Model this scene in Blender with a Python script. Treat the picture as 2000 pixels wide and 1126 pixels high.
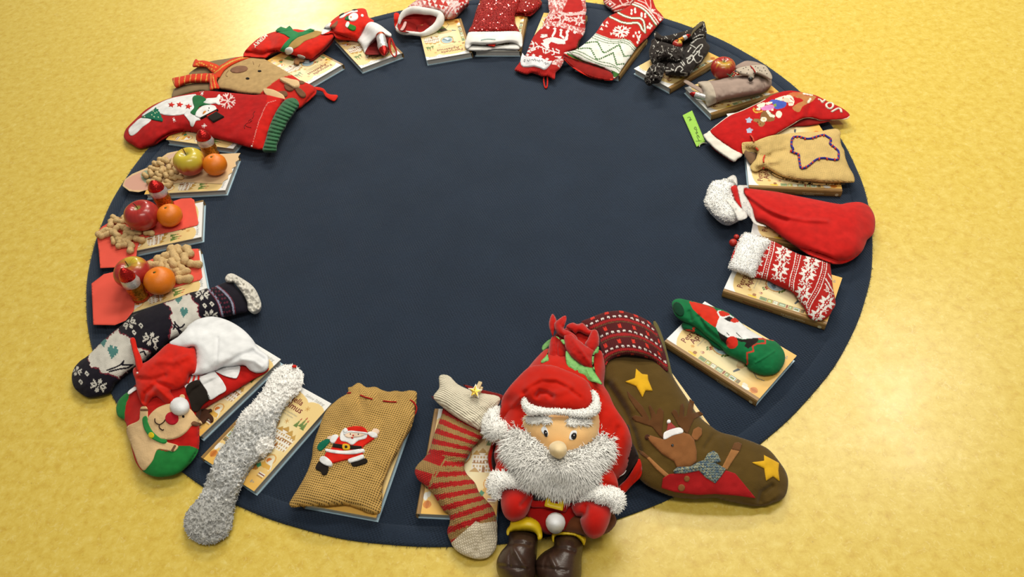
import bpy, bmesh, math, random
import numpy as np
from mathutils import Vector, Matrix, Euler
from mathutils.geometry import delaunay_2d_cdt

random.seed(7); rng = np.random.default_rng(7)
scene = bpy.context.scene
for _o in list(bpy.data.objects):
    bpy.data.objects.remove(_o)
LINK = scene.collection.objects.link

# ------------------------------------------------------------------ camera
FOC, PITCH, ROLL, CAMH = 1473.87, 0.841215, -0.100776, 1.288302   # focal length in px of a 2000 px wide frame
fw = np.array([0, math.cos(PITCH), -math.sin(PITCH)]); _r = np.array([1., 0, 0]); _u = np.cross(_r, fw)
RT = math.cos(ROLL)*_r + math.sin(ROLL)*_u; UP = -math.sin(ROLL)*_r + math.cos(ROLL)*_u
cd = bpy.data.cameras.new('camera'); cam = bpy.data.objects.new('camera', cd); LINK(cam)
cd.sensor_fit = 'HORIZONTAL'; cd.sensor_width = 36; cd.lens = FOC/2000*36; cd.clip_start = .05
cam.matrix_world = Matrix(((RT[0], UP[0], -fw[0], 0), (RT[1], UP[1], -fw[1], 0), (RT[2], UP[2], -fw[2], CAMH), (0, 0, 0, 1)))
scene.camera = cam

# ------------------------------------------------------------------ light
scene.view_settings.view_transform = 'Standard'; scene.view_settings.look = 'None'
scene.view_settings.gamma = 1; scene.view_settings.use_curve_mapping = False
scene.view_settings.exposure = -.05
scene.cycles.max_bounces = 14; scene.cycles.diffuse_bounces = 7; scene.cycles.transmission_bounces = 8
W = bpy.data.worlds.new('room_light'); scene.world = W; W.use_nodes = True
bg = W.node_tree.nodes['Background']; bg.inputs['Color'].default_value = (1.0, .94, .82, 1); bg.inputs['Strength'].default_value = .23
def area(name, loc, size, power, col=(1, .94, .82), aim=None):
    l = bpy.data.lights.new(name, 'AREA'); l.shape = 'RECTANGLE'; l.size, l.size_y = size; l.energy = power; l.color = col
    o = bpy.data.objects.new(name, l); LINK(o); o.location = loc
    d = (Vector(aim) - Vector(loc)) if aim is not None else Vector((0, 0, -1))
    o.rotation_euler = d.to_track_quat('-Z', 'Y').to_euler(); return o
LIGHTS = [area('ceiling_lamp_far_left', (-1.9, 7.2, 2.75), (.5, 2.6), 130),
          area('ceiling_lamp_far', (.1, 4.1, 2.75), (1.6, .5), 106),
          area('ceiling_lamp_middle', (.6, 2.2, 2.75), (1.6, .5), 42),
          area('ceiling_lamp_right', (2.2, 2.4, 2.75), (.45, .8), 34),
          area('ceiling_lamp_near', (.2, .2, 2.75), (1.6, .4), 35)]

# ------------------------------------------------------------------ colours and materials
LC = np.array([1.0, .94, .82])                     # colour of the room light
def lin(h):
    h = h.lstrip('#'); c = np.array([int(h[i:i+2], 16)/255 for i in (0, 2, 4)])
    return np.where(c <= .04045, c/12.92, ((c+.055)/1.055)**2.4)
def C(h, k=1.0):                                   # colour as it looks under the room light -> surface colour
    return np.clip(lin(h)/LC*.80*k, 0, .93)
def CF(h): return C(h, 1.15)
MATS = {}
def nodes(name):
    m = bpy.data.materials.new(name); m.use_nodes = True; nt = m.node_tree
    return m, nt, nt.nodes['Principled BSDF']
def N(nt, typ, **kw):
    n = nt.nodes.new(typ)
    for k, v in kw.items():
        if k.startswith('i_'): n.inputs[k[2:].replace('_', ' ')].default_value = v
        else: setattr(n, k, v)
    return n
def mixrgb(nt, fac, a, b, mode='MIX'):
    n = nt.nodes.new('ShaderNodeMix'); n.data_type = 'RGBA'; n.blend_type = mode
    for s, v in ((0, fac), (6, a), (7, b)):
        if hasattr(v, 'links'): nt.links.new(v, n.inputs[s])
        elif s == 0: n.inputs[0].default_value = v
        else: n.inputs[s].default_value = (*v[:3], 1)
    return n.outputs[2]
def mathn(nt, op, a, b=None, c=None):
    n = nt.nodes.new('ShaderNodeMath'); n.operation = op
    for i, v in enumerate((a, b, c)):
        if v is None: continue
        if hasattr(v, 'links'): nt.links.new(v, n.inputs[i])
        else: n.inputs[i].default_value = v
    return n.outputs[0]
def fabric(name, col=None, rough=.9, bump=.3, scale=900, kind='felt', sheen=.25, var=.12, spec=.25):
    """procedural cloth: colour from the attribute 'Col' when col is None; scale = threads or grains per metre"""
    if name in MATS: return MATS[name]
    m, nt, p = nodes(name); L = nt.links.new
    p.inputs['Roughness'].default_value = rough; p.inputs['Sheen Weight'].default_value = sheen*.35
    p.inputs['Sheen Roughness'].default_value = .5; p.inputs['Specular IOR Level'].default_value = spec*.25
    if col is None:
        base = N(nt, 'ShaderNodeVertexColor', layer_name='Col').outputs[0]
    else:
        r = nt.nodes.new('ShaderNodeRGB'); r.outputs[0].default_value = (*(C(col) if isinstance(col, str) else col), 1); base = r.outputs[0]
    uv = N(nt, 'ShaderNodeUVMap', uv_map='UVMap').outputs[0] if kind != 'solid' else N(nt, 'ShaderNodeTexCoord').outputs['Object']
    nz = N(nt, 'ShaderNodeTexNoise', i_Scale=scale, i_Detail=3.0); L(uv, nz.inputs['Vector'])
    big = N(nt, 'ShaderNodeTexNoise', i_Scale=scale/14, i_Detail=2.0); L(uv, big.inputs['Vector'])
    h = nz.outputs[0]
    if kind in ('weave', 'burlap', 'knit', 'rib'):
        sx = N(nt, 'ShaderNodeSeparateXYZ')
        w = N(nt, 'ShaderNodeTexNoise', i_Scale=scale/9, i_Detail=1.0); L(uv, w.inputs['Vector'])
        wa = N(nt, 'ShaderNodeVectorMath', operation='SCALE'); L(w.outputs[1], wa.inputs[0]); wa.inputs[3].default_value = 1.1/scale
        ad = N(nt, 'ShaderNodeVectorMath', operation='ADD'); L(uv, ad.inputs[0]); L(wa.outputs[0], ad.inputs[1]); L(ad.outputs[0], sx.inputs[0])
        def wave(ax, k, ph=0.0): return mathn(nt, 'SINE', mathn(nt, 'MULTIPLY_ADD', sx.outputs[ax], k*2*math.pi, ph))
        if kind == 'knit':                          # columns of V stitches
            ax_ = mathn(nt, 'ABSOLUTE', wave(0, scale/2))
            v = mathn(nt, 'SINE', mathn(nt, 'ADD', mathn(nt, 'MULTIPLY', sx.outputs[1], scale*2*math.pi), mathn(nt, 'MULTIPLY', ax_, 2.2)))
            h2 = mathn(nt, 'ADD', mathn(nt, 'MULTIPLY', ax_, .6), mathn(nt, 'MULTIPLY', v, .3))
        elif kind == 'rib':
            h2 = mathn(nt, 'ADD', mathn(nt, 'ABSOLUTE', wave(0, scale/2)), mathn(nt, 'MULTIPLY', wave(1, scale), .15))
        else:
            h2 = mathn(nt, 'MULTIPLY', mathn(nt, 'ADD', mathn(nt, 'MAXIMUM', wave(0, scale), wave(1, scale)), 1.0), .5)
        h = mathn(nt, 'ADD', mathn(nt, 'MULTIPLY', h2, .8), mathn(nt, 'MULTIPLY', nz.outputs[0], .4))
        if kind == 'burlap':                        # open weave: colour darkened in the gaps between the threads
            gap = mathn(nt, 'SMOOTH_MIN', mathn(nt, 'MULTIPLY', h2, 1.6), 1.0, .1)
            g = N(nt, 'ShaderNodeMapRange', i_From_Min=.12, i_From_Max=.75, i_To_Min=.30, i_To_Max=1.22); L(h2, g.inputs[0])
            base = mixrgb(nt, 1.0, base, g.outputs[0], 'MULTIPLY')
    mr = N(nt, 'ShaderNodeMapRange', i_From_Min=.3, i_From_Max=.7, i_To_Min=1-var, i_To_Max=1+var); L(big.outputs[0], mr.inputs[0])
    L(mixrgb(nt, 1.0, base, mr.outputs[0], 'MULTIPLY'), p.inputs['Base Color'])
    b = N(nt, 'ShaderNodeBump', i_Strength=bump, i_Distance=.6/scale); L(h, b.inputs['Height']); L(b.outputs[0], p.inputs['Normal'])
    MATS[name] = m; return m
def furmat(name, col=None, k=.5):
    if name in MATS: return MATS[name]
    m, nt, p = nodes(name); L = nt.links.new; out = nt.nodes['Material Output']
    if col is None: base = N(nt, 'ShaderNodeVertexColor', layer_name='Col').outputs[0]
    else:
        r = nt.nodes.new('ShaderNodeRGB'); r.outputs[0].default_value = (*(C(col) if isinstance(col, str) else col), 1); base = r.outputs[0]
    d = N(nt, 'ShaderNodeBsdfDiffuse'); t = N(nt, 'ShaderNodeBsdfTranslucent'); x = nt.nodes.new('ShaderNodeMixShader'); x.inputs[0].default_value = k
    L(base, d.inputs[0]); L(base, t.inputs[0]); L(d.outputs[0], x.inputs[1]); L(t.outputs[0], x.inputs[2]); L(x.outputs[0], out.inputs[0]); MATS[name] = m; return m
def plain(name, col=None, rough=.5, metal=0., spec=.5, coat=0., bump=0., bscale=200., var=0.):
    if name in MATS: return MATS[name]
    m, nt, p = nodes(name); L = nt.links.new
    p.inputs['Roughness'].default_value = rough; p.inputs['Metallic'].default_value = metal
    p.inputs['Specular IOR Level'].default_value = spec; p.inputs['Coat Weight'].default_value = coat
    if col is None:
        base = N(nt, 'ShaderNodeVertexColor', layer_name='Col').outputs[0]
    else:
        r = nt.nodes.new('ShaderNodeRGB'); r.outputs[0].default_value = (*(C(col) if isinstance(col, str) else col), 1); base = r.outputs[0]
    tc = N(nt, 'ShaderNodeTexCoord').outputs['Object']
    nz = N(nt, 'ShaderNodeTexNoise', i_Scale=bscale, i_Detail=3.0); L(tc, nz.inputs['Vector'])
    mr = N(nt, 'ShaderNodeMapRange', i_From_Min=.3, i_From_Max=.7, i_To_Min=1-var, i_To_Max=1+var); L(nz.outputs[0], mr.inputs[0])
    L(mixrgb(nt, 1.0, base, mr.outputs[0], 'MULTIPLY'), p.inputs['Base Color'])
    if bump:
        b = N(nt, 'ShaderNodeBump', i_Strength=bump, i_Distance=.5/bscale); L(nz.outputs[0], b.inputs['Height']); L(b.outputs[0], p.inputs['Normal'])
    MATS[name] = m; return m

# ------------------------------------------------------------------ where things stand: photo point + height -> place in the room
def U(q, z):
    q = np.atleast_2d(np.asarray(q, float)); z = np.broadcast_to(np.asarray(z, float), (len(q),))
    d = ((q[:, :1]-1000)/FOC)*RT - ((q[:, 1:2]-563)/FOC)*UP + fw
    t = (z-CAMH)/d[:, 2]
    return np.array([0, 0, CAMH]) + d*t[:, None]
def PJ(P):
    d = np.asarray(P, float)-[0, 0, CAMH]; w = d@fw
    return np.stack([1000+FOC*(d@RT)/w, 563-FOC*(d@UP)/w], -1)
def mm_per_px(q, z=.02):                            # size of a pixel there
    a = U([q, (q[0]+1, q[1])], z); return float(np.linalg.norm(a[1]-a[0]))
RUGZ, BOOKT, BOOKL, BOOKW = .006, .020, .22, .1434
RUGC, RUGR = np.array([-.07183, 1.53111]), .97828
ZB = RUGZ+BOOKT                                     # top of a book on the rug
class Z:                                            # frame of an enlarged crop of the photograph: x0, y0, enlargement
    def __init__(s, x0, y0, k): s.o = np.array([x0, y0], float); s.k = k
    def __call__(s, *a):
        p = np.array(a[0] if len(a) == 1 else [a], float); p = p.reshape(-1, p.shape[-1]).copy()
        p[:, :2] = p[:, :2]/s.k+s.o; return p

# ------------------------------------------------------------------ objects
def mesh_obj(name, V, F, mat, parent=None, col=None, uv=None, smooth=True, base=None, mats=None, fmat=None):
    me = bpy.data.meshes.new(name); V = np.asarray(V, float)
    if parent is not None and base is None: base = np.array(parent['_b'])
    if base is None: base = np.array([V[:, 0].mean(), V[:, 1].mean(), V[:, 2].min()])
    me.from_pydata((V-base).tolist(), [], F if isinstance(F, list) else F.tolist())
    me.polygons.foreach_set('use_smooth', [smooth]*len(me.polygons))
    for m in (mats or [mat]): me.materials.append(m)
    if fmat is not None: me.polygons.foreach_set('material_index', fmat)
    if col is not None:
        a = me.color_attributes.new('Col', 'FLOAT_COLOR', 'POINT')
        c = np.ones((len(V), 4)); c[:, :3] = col; a.data.foreach_set('color', c.ravel())
    if uv is None: uv = V[:, :2]
    l = me.uv_layers.new(name='UVMap'); vi = np.empty(len(me.loops), int); me.loops.foreach_get('vertex_index', vi)
    l.data.foreach_set('uv', np.asarray(uv, float)[vi].ravel())
    me.update(); o = bpy.data.objects.new(name, me); LINK(o)
    o['_b'] = base.tolist()
    if parent is not None: o.parent = parent; o.location = (base-np.array(parent['_b'])).tolist()
    else: o.location = base.tolist()
    return o
def thing(name, label, cat, loc, group=None):
    o = bpy.data.objects.new(name, None); LINK(o); o.location = loc; o['_b'] = list(map(float, loc)); o.empty_display_size = .02
    return tag(o, label, cat, group)
def tag(o, label, cat, group=None):
    o['label'] = label; o['category'] = cat
    if group: o['group'] = group
    return o

# ------------------------------------------------------------------ outlines
def smooth_closed(p, n=10):
    p = np.asarray(p, float); a, b, c, d = np.roll(p, 1, 0), p, np.roll(p, -1, 0), np.roll(p, -2, 0)
    t = np.linspace(0, 1, n, endpoint=False)[:, None, None]
    r = .5*(2*b+(c-a)*t+(2*a-5*b+4*c-d)*t*t+(3*b-a-3*c+d)*t**3)
    return r.transpose(1, 0, 2).reshape(-1, p.shape[1])
def smooth_open(p, n=10):
    p = np.asarray(p, float); q = np.vstack([2*p[0]-p[1], p, 2*p[-1]-p[-2]]); out = []
    for i in range(1, len(q)-2):
        a, b, c, d = q[i-1:i+3]; t = np.linspace(0, 1, n, endpoint=False)[:, None]
        out.append(.5*(2*b+(c-a)*t+(2*a-5*b+4*c-d)*t*t+(3*b-a-3*c+d)*t**3))
    return np.vstack(out+[p[-1:]])
def resample(p, sp, closed=True):
    q = np.vstack([p, p[:1]]) if closed else np.asarray(p, float); s = np.r_[0, np.cumsum(np.hypot(*np.diff(q[:, :2], axis=0).T))]
    n = max(4, int(round(s[-1]/sp))); t = np.linspace(0, s[-1], n, endpoint=not closed)
    return np.stack([np.interp(t, s, q[:, i]) for i in range(q.shape[1])], -1)
def inside(P, poly):
    x, y = P[:, 0], P[:, 1]; r = np.zeros(len(P), bool); a = np.asarray(poly)[:, :2]
    x0, x1, y0, y1 = a[:, 0].min(), a[:, 0].max(), a[:, 1].min(), a[:, 1].max()
    m = np.where((x >= x0) & (x <= x1) & (y >= y0) & (y <= y1))[0]
    if not len(m): return r
    X, Y = x[m], y[m]; rr = np.zeros(len(m), bool); b = np.roll(a, -1, 0)
    for (ax, ay), (bx, by) in zip(a, b):
        if ay == by: continue
        c = (ay > Y) != (by > Y); rr ^= c & (X < (bx-ax)*(Y-ay)/(by-ay)+ax)
    r[m] = rr; return r
def seg_dist(P, L, closed=False):
    L = np.asarray(L, float)[:, :2]; d = np.full(len(P), 1e9); Q = np.vstack([L, L[:1]]) if closed else L
    if len(Q) == 1: return np.hypot(*(P-Q[0]).T)
    for a, b in zip(Q[:-1], Q[1:]):
        v = b-a; t = np.clip(((P-a)@v)/max(v@v, 1e-9), 0, 1); d = np.minimum(d, np.hypot(*(P-a-t[:, None]*v).T))
    return d
def vnoise(P, s, seed=0):                           # smooth value noise, P in any plane, s = cell
    g = np.random.default_rng(seed).random((64, 64)); q = P/s; i = np.floor(q).astype(int); f = q-i; f = f*f*(3-2*f); i %= 64; j = (i+1) % 64
    return (g[i[:, 0], i[:, 1]]*(1-f[:, 0])*(1-f[:, 1])+g[j[:, 0], i[:, 1]]*f[:, 0]*(1-f[:, 1])+g[i[:, 0], j[:, 1]]*(1-f[:, 0])*f[:, 1]+g[j[:, 0], j[:, 1]]*f[:, 0]*f[:, 1])*2-1

# ------------------------------------------------------------------ stuffed cloth: an outline swelled to a thickness
def rimfun(zc):                                     # heights (cm) given at some photo points -> height everywhere (m)
    if np.isscalar(zc): return lambda q: np.full(len(q), zc*.01)
    a = np.asarray(zc, float)
    def f(q):
        d = ((q[:, None, 0]-a[None, :, 0])**2+(q[:, None, 1]-a[None, :, 1])**2)+60.
        w = d**-1.3; return (w*a[:, 2]).sum(1)/w.sum(1)*.01
    return f
class Swell:
    """height field of a filled shape: rim height + swelling (Poisson) + folds"""
    def __init__(s, out, T, zc, flat=0., folds=(), rough=0., rs=14., seed=1):
        s.out = out; s.rim = rimfun(zc); s.T = T*.01; s.flat = flat; s.folds = folds; s.rough = rough*.01; s.rs = rs; s.seed = seed
        W_ = U(out, s.rim(out))[:, :2]; s.lo = W_.min(0); ext = (W_.max(0)-s.lo).max(); h = max(ext/110, .0012)
        n = np.ceil((W_.max(0)-s.lo)/h).astype(int)+5; s.h = h; s.lo = s.lo-2*h
        gx, gy = np.meshgrid(np.arange(n[0]), np.arange(n[1]), indexing='ij')
        G = np.stack([gx.ravel(), gy.ravel()], 1)*h+s.lo
        m = inside(G, W_).reshape(n).astype(float); u = np.zeros(n)
        for it in range(420):
            p = np.pad(u, 1); u = m*.25*(p[2:, 1:-1]+p[:-2, 1:-1]+p[1:-1, 2:]+p[1:-1, :-2]+2*h*h)
            if it < 30: u *= 1.25                   # faster start
        s.u = u; s.mx = math.sqrt(max(u.max(), 1e-12))
    def bulge(s, q):
        w = U(q, s.rim(q))[:, :2]; g = (w-s.lo)/s.h; g = np.clip(g, 0, np.array(s.u.shape)-1.001); i = g.astype(int); f = g-i
        a = s.u; v = a[i[:, 0], i[:, 1]]*(1-f[:, 0])*(1-f[:, 1])+a[i[:, 0]+1, i[:, 1]]*f[:, 0]*(1-f[:, 1])+a[i[:, 0], i[:, 1]+1]*(1-f[:, 0])*f[:, 1]+a[i[:, 0]+1, i[:, 1]+1]*f[:, 0]*f[:, 1]
        v = np.sqrt(np.maximum(v, 0))/s.mx
        if s.flat: v = np.tanh(s.flat*v)/math.tanh(s.flat)
        k = np.minimum(v*3, 1); b = s.T*v
        for ln, wd, dp in s.folds:
            d = seg_dist(q, ln); b = b+k*dp*.01*np.exp(-(d/wd)**2)
        if s.rough: b = b+k*s.rough*(vnoise(q, s.rs, s.seed)+.5*vnoise(q, s.rs*.45, s.seed+1))
        return b
    def z(s, q): return s.rim(q)+s.bulge(q)
def fill(out, sp):
    lo, hi = out.min(0), out.max(0); g = np.stack(np.meshgrid(np.arange(lo[0]+sp*.5, hi[0], sp), np.arange(lo[1]+sp*.5, hi[1], sp)), -1).reshape(-1, 2)
    g[:, 0] += ((g[:, 1]/sp).astype(int) % 2)*sp*.25
    g = g[inside(g, out)]; g = g[seg_dist(g, out, True) > sp*.45] if len(g) else g
    P = np.vstack([out, g]); m = len(out)
    r = delaunay_2d_cdt([Vector(x) for x in P], [(i, (i+1) % m) for i in range(m)], [], 1, 1e-5)
    V = np.array([tuple(v) for v in r[0]]); F = np.array([list(f) for f in r[2]], int)
    a, b, c = V[F[:, 0]], V[F[:, 1]], V[F[:, 2]]; ar = (b[:, 0]-a[:, 0])*(c[:, 1]-a[:, 1])-(b[:, 1]-a[:, 1])*(c[:, 0]-a[:, 0])
    F[ar > 0] = F[ar > 0][:, ::-1]                  # picture y runs down: these face up in the room
    # boundary loop
    from collections import Counter
    e = np.sort(np.vstack([F[:, [0, 1]], F[:, [1, 2]], F[:, [2, 0]]]), 1); u, n = np.unique(e, axis=0, return_counts=True); be = u[n == 1]
    nb = {}
    for i, j in be.tolist(): nb.setdefault(i, []).append(j); nb.setdefault(j, []).append(i)
    st = be[0, 0]; loop = [st]; prev = None; cur = st
    while True:
        nx = [k for k in nb[cur] if k != prev]
        if not nx or nx[0] == st and prev is not None: break
        prev, cur = cur, nx[0]
        if cur == st or len(loop) > len(nb): break
        loop.append(cur)
    L = V[loop]; A = .5*np.sum(L[:, 0]*np.roll(L[:, 1], -1)-np.roll(L[:, 0], -1)*L[:, 1])
    if A > 0: loop = loop[::-1]                     # seen from above: counter-clockwise
    return V, F, loop
def uvframe(P, axis):
    a = U(axis, .02)[:, :2]; d = (a[1]-a[0])/np.linalg.norm(a[1]-a[0]); r = P[:, :2]-a[0]
    return np.stack([r@np.array([-d[1], d[0]]), r@d], -1)
BOOKS = []; REG = []                                 # what other things may lie on: books, and cloth already laid down
def root_of(o):
    while o.parent is not None: o = o.parent
    return o.name
def support(P, root):
    """height of the highest thing under the points P"""
    d = np.hypot(P[:, 0]-RUGC[0], P[:, 1]-RUGC[1]); z = np.where(d < RUGR+.004, RUGZ, 0.)
    for x, y, a in BOOKS:
        r = P[:, :2]-[x, y]; u = r[:, 0]*math.cos(a)+r[:, 1]*math.sin(a); v = -r[:, 0]*math.sin(a)+r[:, 1]*math.cos(a)
        z = np.where((u > -.005) & (u < BOOKL+.005) & (v > -.0085) & (v < BOOKW+.005), ZB+.0003, z)
    q = PJ(P); lo, hi = q.min(0), q.max(0)
    for rt, s, l, h in REG:
        if rt == root or (l > hi).any() or (h < lo).any(): continue
        m = np.where(((q > l) & (q < h)).all(1))[0]
        if len(m): m = m[inside(q[m], s.out)]
        if len(m): z[m] = np.maximum(z[m], s.z(q[m]))
    return z
def raised(q, z, root, gap):                        # heights lifted clear of what lies below
    for _ in range(2): z = np.maximum(z, support(U(q, z), root)+gap)
    return z
def shell(name, V2, F, loop, ztop, hb, mat, parent, paint, axis, rim=None, skin=False):
    """top sheet with a rounded underside, or (skin) a thin piece with a rolled edge"""
    n = len(V2); Fs = [tuple(f) for f in F.tolist()]; c = paint(V2) if paint is not None else None
    if skin:
        P = U(V2, ztop); m = len(loop); R = P[loop].copy(); R[:, 2] -= hb*.01
        Vs = np.vstack([P, R]); Fs += [(loop[(i+1) % m], loop[i], n+i, n+(i+1) % m) for i in range(m)]; col = None if c is None else np.vstack([c, c[loop]])
    else:
        root = root_of(parent); ztop = raised(V2, ztop, root, .0026); P = U(V2, ztop)
        isl = np.zeros(n, bool); isl[loop] = True; inn = np.where(~isl)[0]; mp = np.arange(n); mp[inn] = n+np.arange(len(inn))
        q = V2[inn]; zr = np.minimum(rim(q), ztop[inn]); R = U(q, zr); mm = float(np.linalg.norm(np.diff(U([q[0], q[0]+[1, 0]], .02), axis=0))) if len(q) else 1.
        h = hb*.01; d = seg_dist(q, V2[loop], True)*mm/h if len(q) else np.zeros(0); R[:, 2] = zr-h*np.sqrt(np.clip(1-(1-np.minimum(d, 1))**2, 0, 1))
        if len(q): R[:, 2] = np.minimum(np.maximum(R[:, 2], support(R, root)+.0012), np.maximum(P[inn, 2]-.0005, 0))
        Vs = np.vstack([P, R]); Fs += [(mp[a], mp[c_], mp[b]) for a, b, c_ in F.tolist()]; col = None if c is None else np.vstack([c, c[inn]])
    uv = uvframe(Vs, axis) if axis is not None else None
    return mesh_obj(name, Vs, Fs, mat, parent, col, uv)
def soft(name, out, T, zc, mat, parent=None, paint=None, sp=2.0, hb=.5, flat=0., folds=(), axis=None, smooth=True, rough=0., rs=14., seed=1, on=None, lift=0., floor=.0008):
    """stuffed piece; with 'on' the rim follows the surface of another Swell"""
    o = np.asarray(out, float)[:, :2]; o = resample(smooth_closed(o) if smooth else o, sp)
    if on is not None:
        s = Swell(o, T, 0., flat, folds, rough, rs, seed); s.rim = lambda q: on.z(q)+lift*.01
    else: s = Swell(o, T, zc, flat, folds, rough, rs, seed)
    V2, F, loop = fill(o, sp)
    if on is None:
        s.rim = draped(s.rim, o, root_of(parent), hb)
    ob = shell(name, V2, F, loop, s.z(V2), hb, mat, parent, paint, axis, s.rim); s.obj = ob
    NEW.append((root_of(parent), s, o.min(0), o.max(0)))
    return s
def draped(b, o, root, hb):
    """lift a rim gently over the things below instead of stepping at their edges"""
    lo, hi = o.min(0)-4, o.max(0)+4; g = max(3., (hi-lo).max()/56); n = np.ceil((hi-lo)/g).astype(int)+2
    G = np.stack(np.meshgrid(np.arange(n[0]), np.arange(n[1]), indexing='ij'), -1).reshape(-1, 2)*g+lo
    z0 = b(G); d = np.zeros(len(G)); ok = inside(G, o) | (seg_dist(G, o, True) < g*1.2)
    for _ in range(3):
        P = U(G[ok], z0[ok]+d[ok]); d[ok] = np.maximum(d[ok], support(P, root)+.0032-z0[ok])
    if d.max() <= 0: return b
    k = np.where(d > 1e-5)[0]; D = np.zeros(len(G)); sg = 24.
    for i in range(0, len(G), 800): q = G[i:i+800]; D[i:i+800] = (d[k][None]*np.exp(-((q[:, None]-G[k][None])**2).sum(-1)/sg**2)).max(1)
    D = D.reshape(n)
    def f(q):
        t = np.clip((q-lo)/g, 0, n-1.001); i = t.astype(int); w = t-i
        return b(q)+D[i[:, 0], i[:, 1]]*(1-w[:, 0])*(1-w[:, 1])+D[i[:, 0]+1, i[:, 1]]*w[:, 0]*(1-w[:, 1])+D[i[:, 0], i[:, 1]+1]*(1-w[:, 0])*w[:, 1]+D[i[:, 0]+1, i[:, 1]+1]*w[:, 0]*w[:, 1]
    return f
NEW = []
def laid():                                         # from now on later things lie on top of this one
    REG.extend(NEW); NEW.clear()
def patch(name, out, on, mat, parent, lift=.12, sp=2.5, smooth=False, paint=None, axis=None, puff=0.):
    """a piece of felt or print lying on the surface of a Swell"""
    o = np.asarray(out, float)[:, :2]; o = resample(smooth_closed(o) if smooth else o, min(sp, 2.0)); V2, F, loop = fill(o, sp)
    z = on.z(V2)+lift*.01
    if puff: z = z+puff*.01*np.minimum(seg_dist(V2, o, True)/6, 1)**.6
    return shell(name, V2, F, loop, z, lift*1.1, mat, parent, paint, axis, skin=True)
def pixels_disc(c, r, n=20, ry=None, rot=0.):
    t = np.linspace(0, 2*np.pi, n, endpoint=False); ry = ry or r; x, y = r*np.cos(t), ry*np.sin(t)
    return np.stack([c[0]+x*math.cos(rot)-y*math.sin(rot), c[1]+x*math.sin(rot)+y*math.cos(rot)], 1)
def tube_mesh(P, r, n=7, cap=True):
    P = np.asarray(P, float); r = np.broadcast_to(np.asarray(r, float), (len(P),)); T = np.gradient(P, axis=0); T /= np.linalg.norm(T, axis=1)[:, None]+1e-12
    up = np.array([0, 0, 1.]) if abs(T[0, 2]) < .9 else np.array([1., 0, 0]); V = []; F = []
    for i in range(len(P)):
        a = np.cross(T[i], up); a /= np.linalg.norm(a)+1e-12; b = np.cross(a, T[i]); up = b
        for k in range(n): th = 2*math.pi*k/n; V.append(P[i]+r[i]*(a*math.cos(th)+b*math.sin(th)))
    for i in range(len(P)-1):
        for k in range(n): F.append((i*n+k, i*n+(k+1) % n, (i+1)*n+(k+1) % n, (i+1)*n+k))
    if cap: F.append(tuple(range(n))[::-1]); F.append(tuple((len(P)-1)*n+k for k in range(n)))
    return np.array(V), F
def merge(parts):
    V, F, k = [], [], 0
    for v, f in parts: V.append(v); F += [tuple(i+k for i in t) for t in (f if isinstance(f, list) else f.tolist())]; k += len(v)
    return np.vstack(V), F
def line_on(name, pts, on, r, mat, parent, lift=0., smooth=True, closed=False, sp=2.):
    """cord or stitch lying along a Swell; r in cm"""
    p = np.asarray(pts, float)[:, :2]
    if len(p) > 2 and smooth: p = smooth_closed(p) if closed else smooth_open(p)
    p = resample(p, sp, False) if len(p) > 1 else p
    P = U(p, on.z(p)+r*.006+lift*.01); V, F = tube_mesh(P, r*.01, 6)
    return mesh_obj(name, V, F, mat, parent)
def cord(name, pts3, r, mat, parent, n=7):           # pts3: photo x, y and height in cm
    p = np.asarray(pts3, float); p = smooth_open(p, 8) if len(p) > 2 else p
    V, F = tube_mesh(U(p[:, :2], p[:, 2]*.01), r*.01, n); return mesh_obj(name, V, F, mat, parent)
def ball_mesh(c, r, nu=20, nv=12, R=None, prof=None):
    V = [];
    for j in range(nv+1):
        th = math.pi*j/nv
        for i in range(nu):
            ph = 2*math.pi*i/nu; d = np.array([math.sin(th)*math.cos(ph), math.sin(th)*math.sin(ph), math.cos(th)]); V.append(d)
    V = np.array(V)
    if prof is not None: V = prof(V)
    V = V*np.asarray(r)
    if R is not None: V = V@np.asarray(R).T
    F = [(j*nu+i, (j+1)*nu+i, (j+1)*nu+(i+1) % nu, j*nu+(i+1) % nu) for j in range(nv) for i in range(nu)]
    return V+np.asarray(c), F
FURN = {}                                          # strands shade like the coat they grow from
def coat_normals(o):
    n = FURN.get(len(o.data.vertices))
    if n is not None: o.data.normals_split_custom_set_from_vertices((n/np.linalg.norm(n, axis=1)[:, None]).tolist())
    return o
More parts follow.
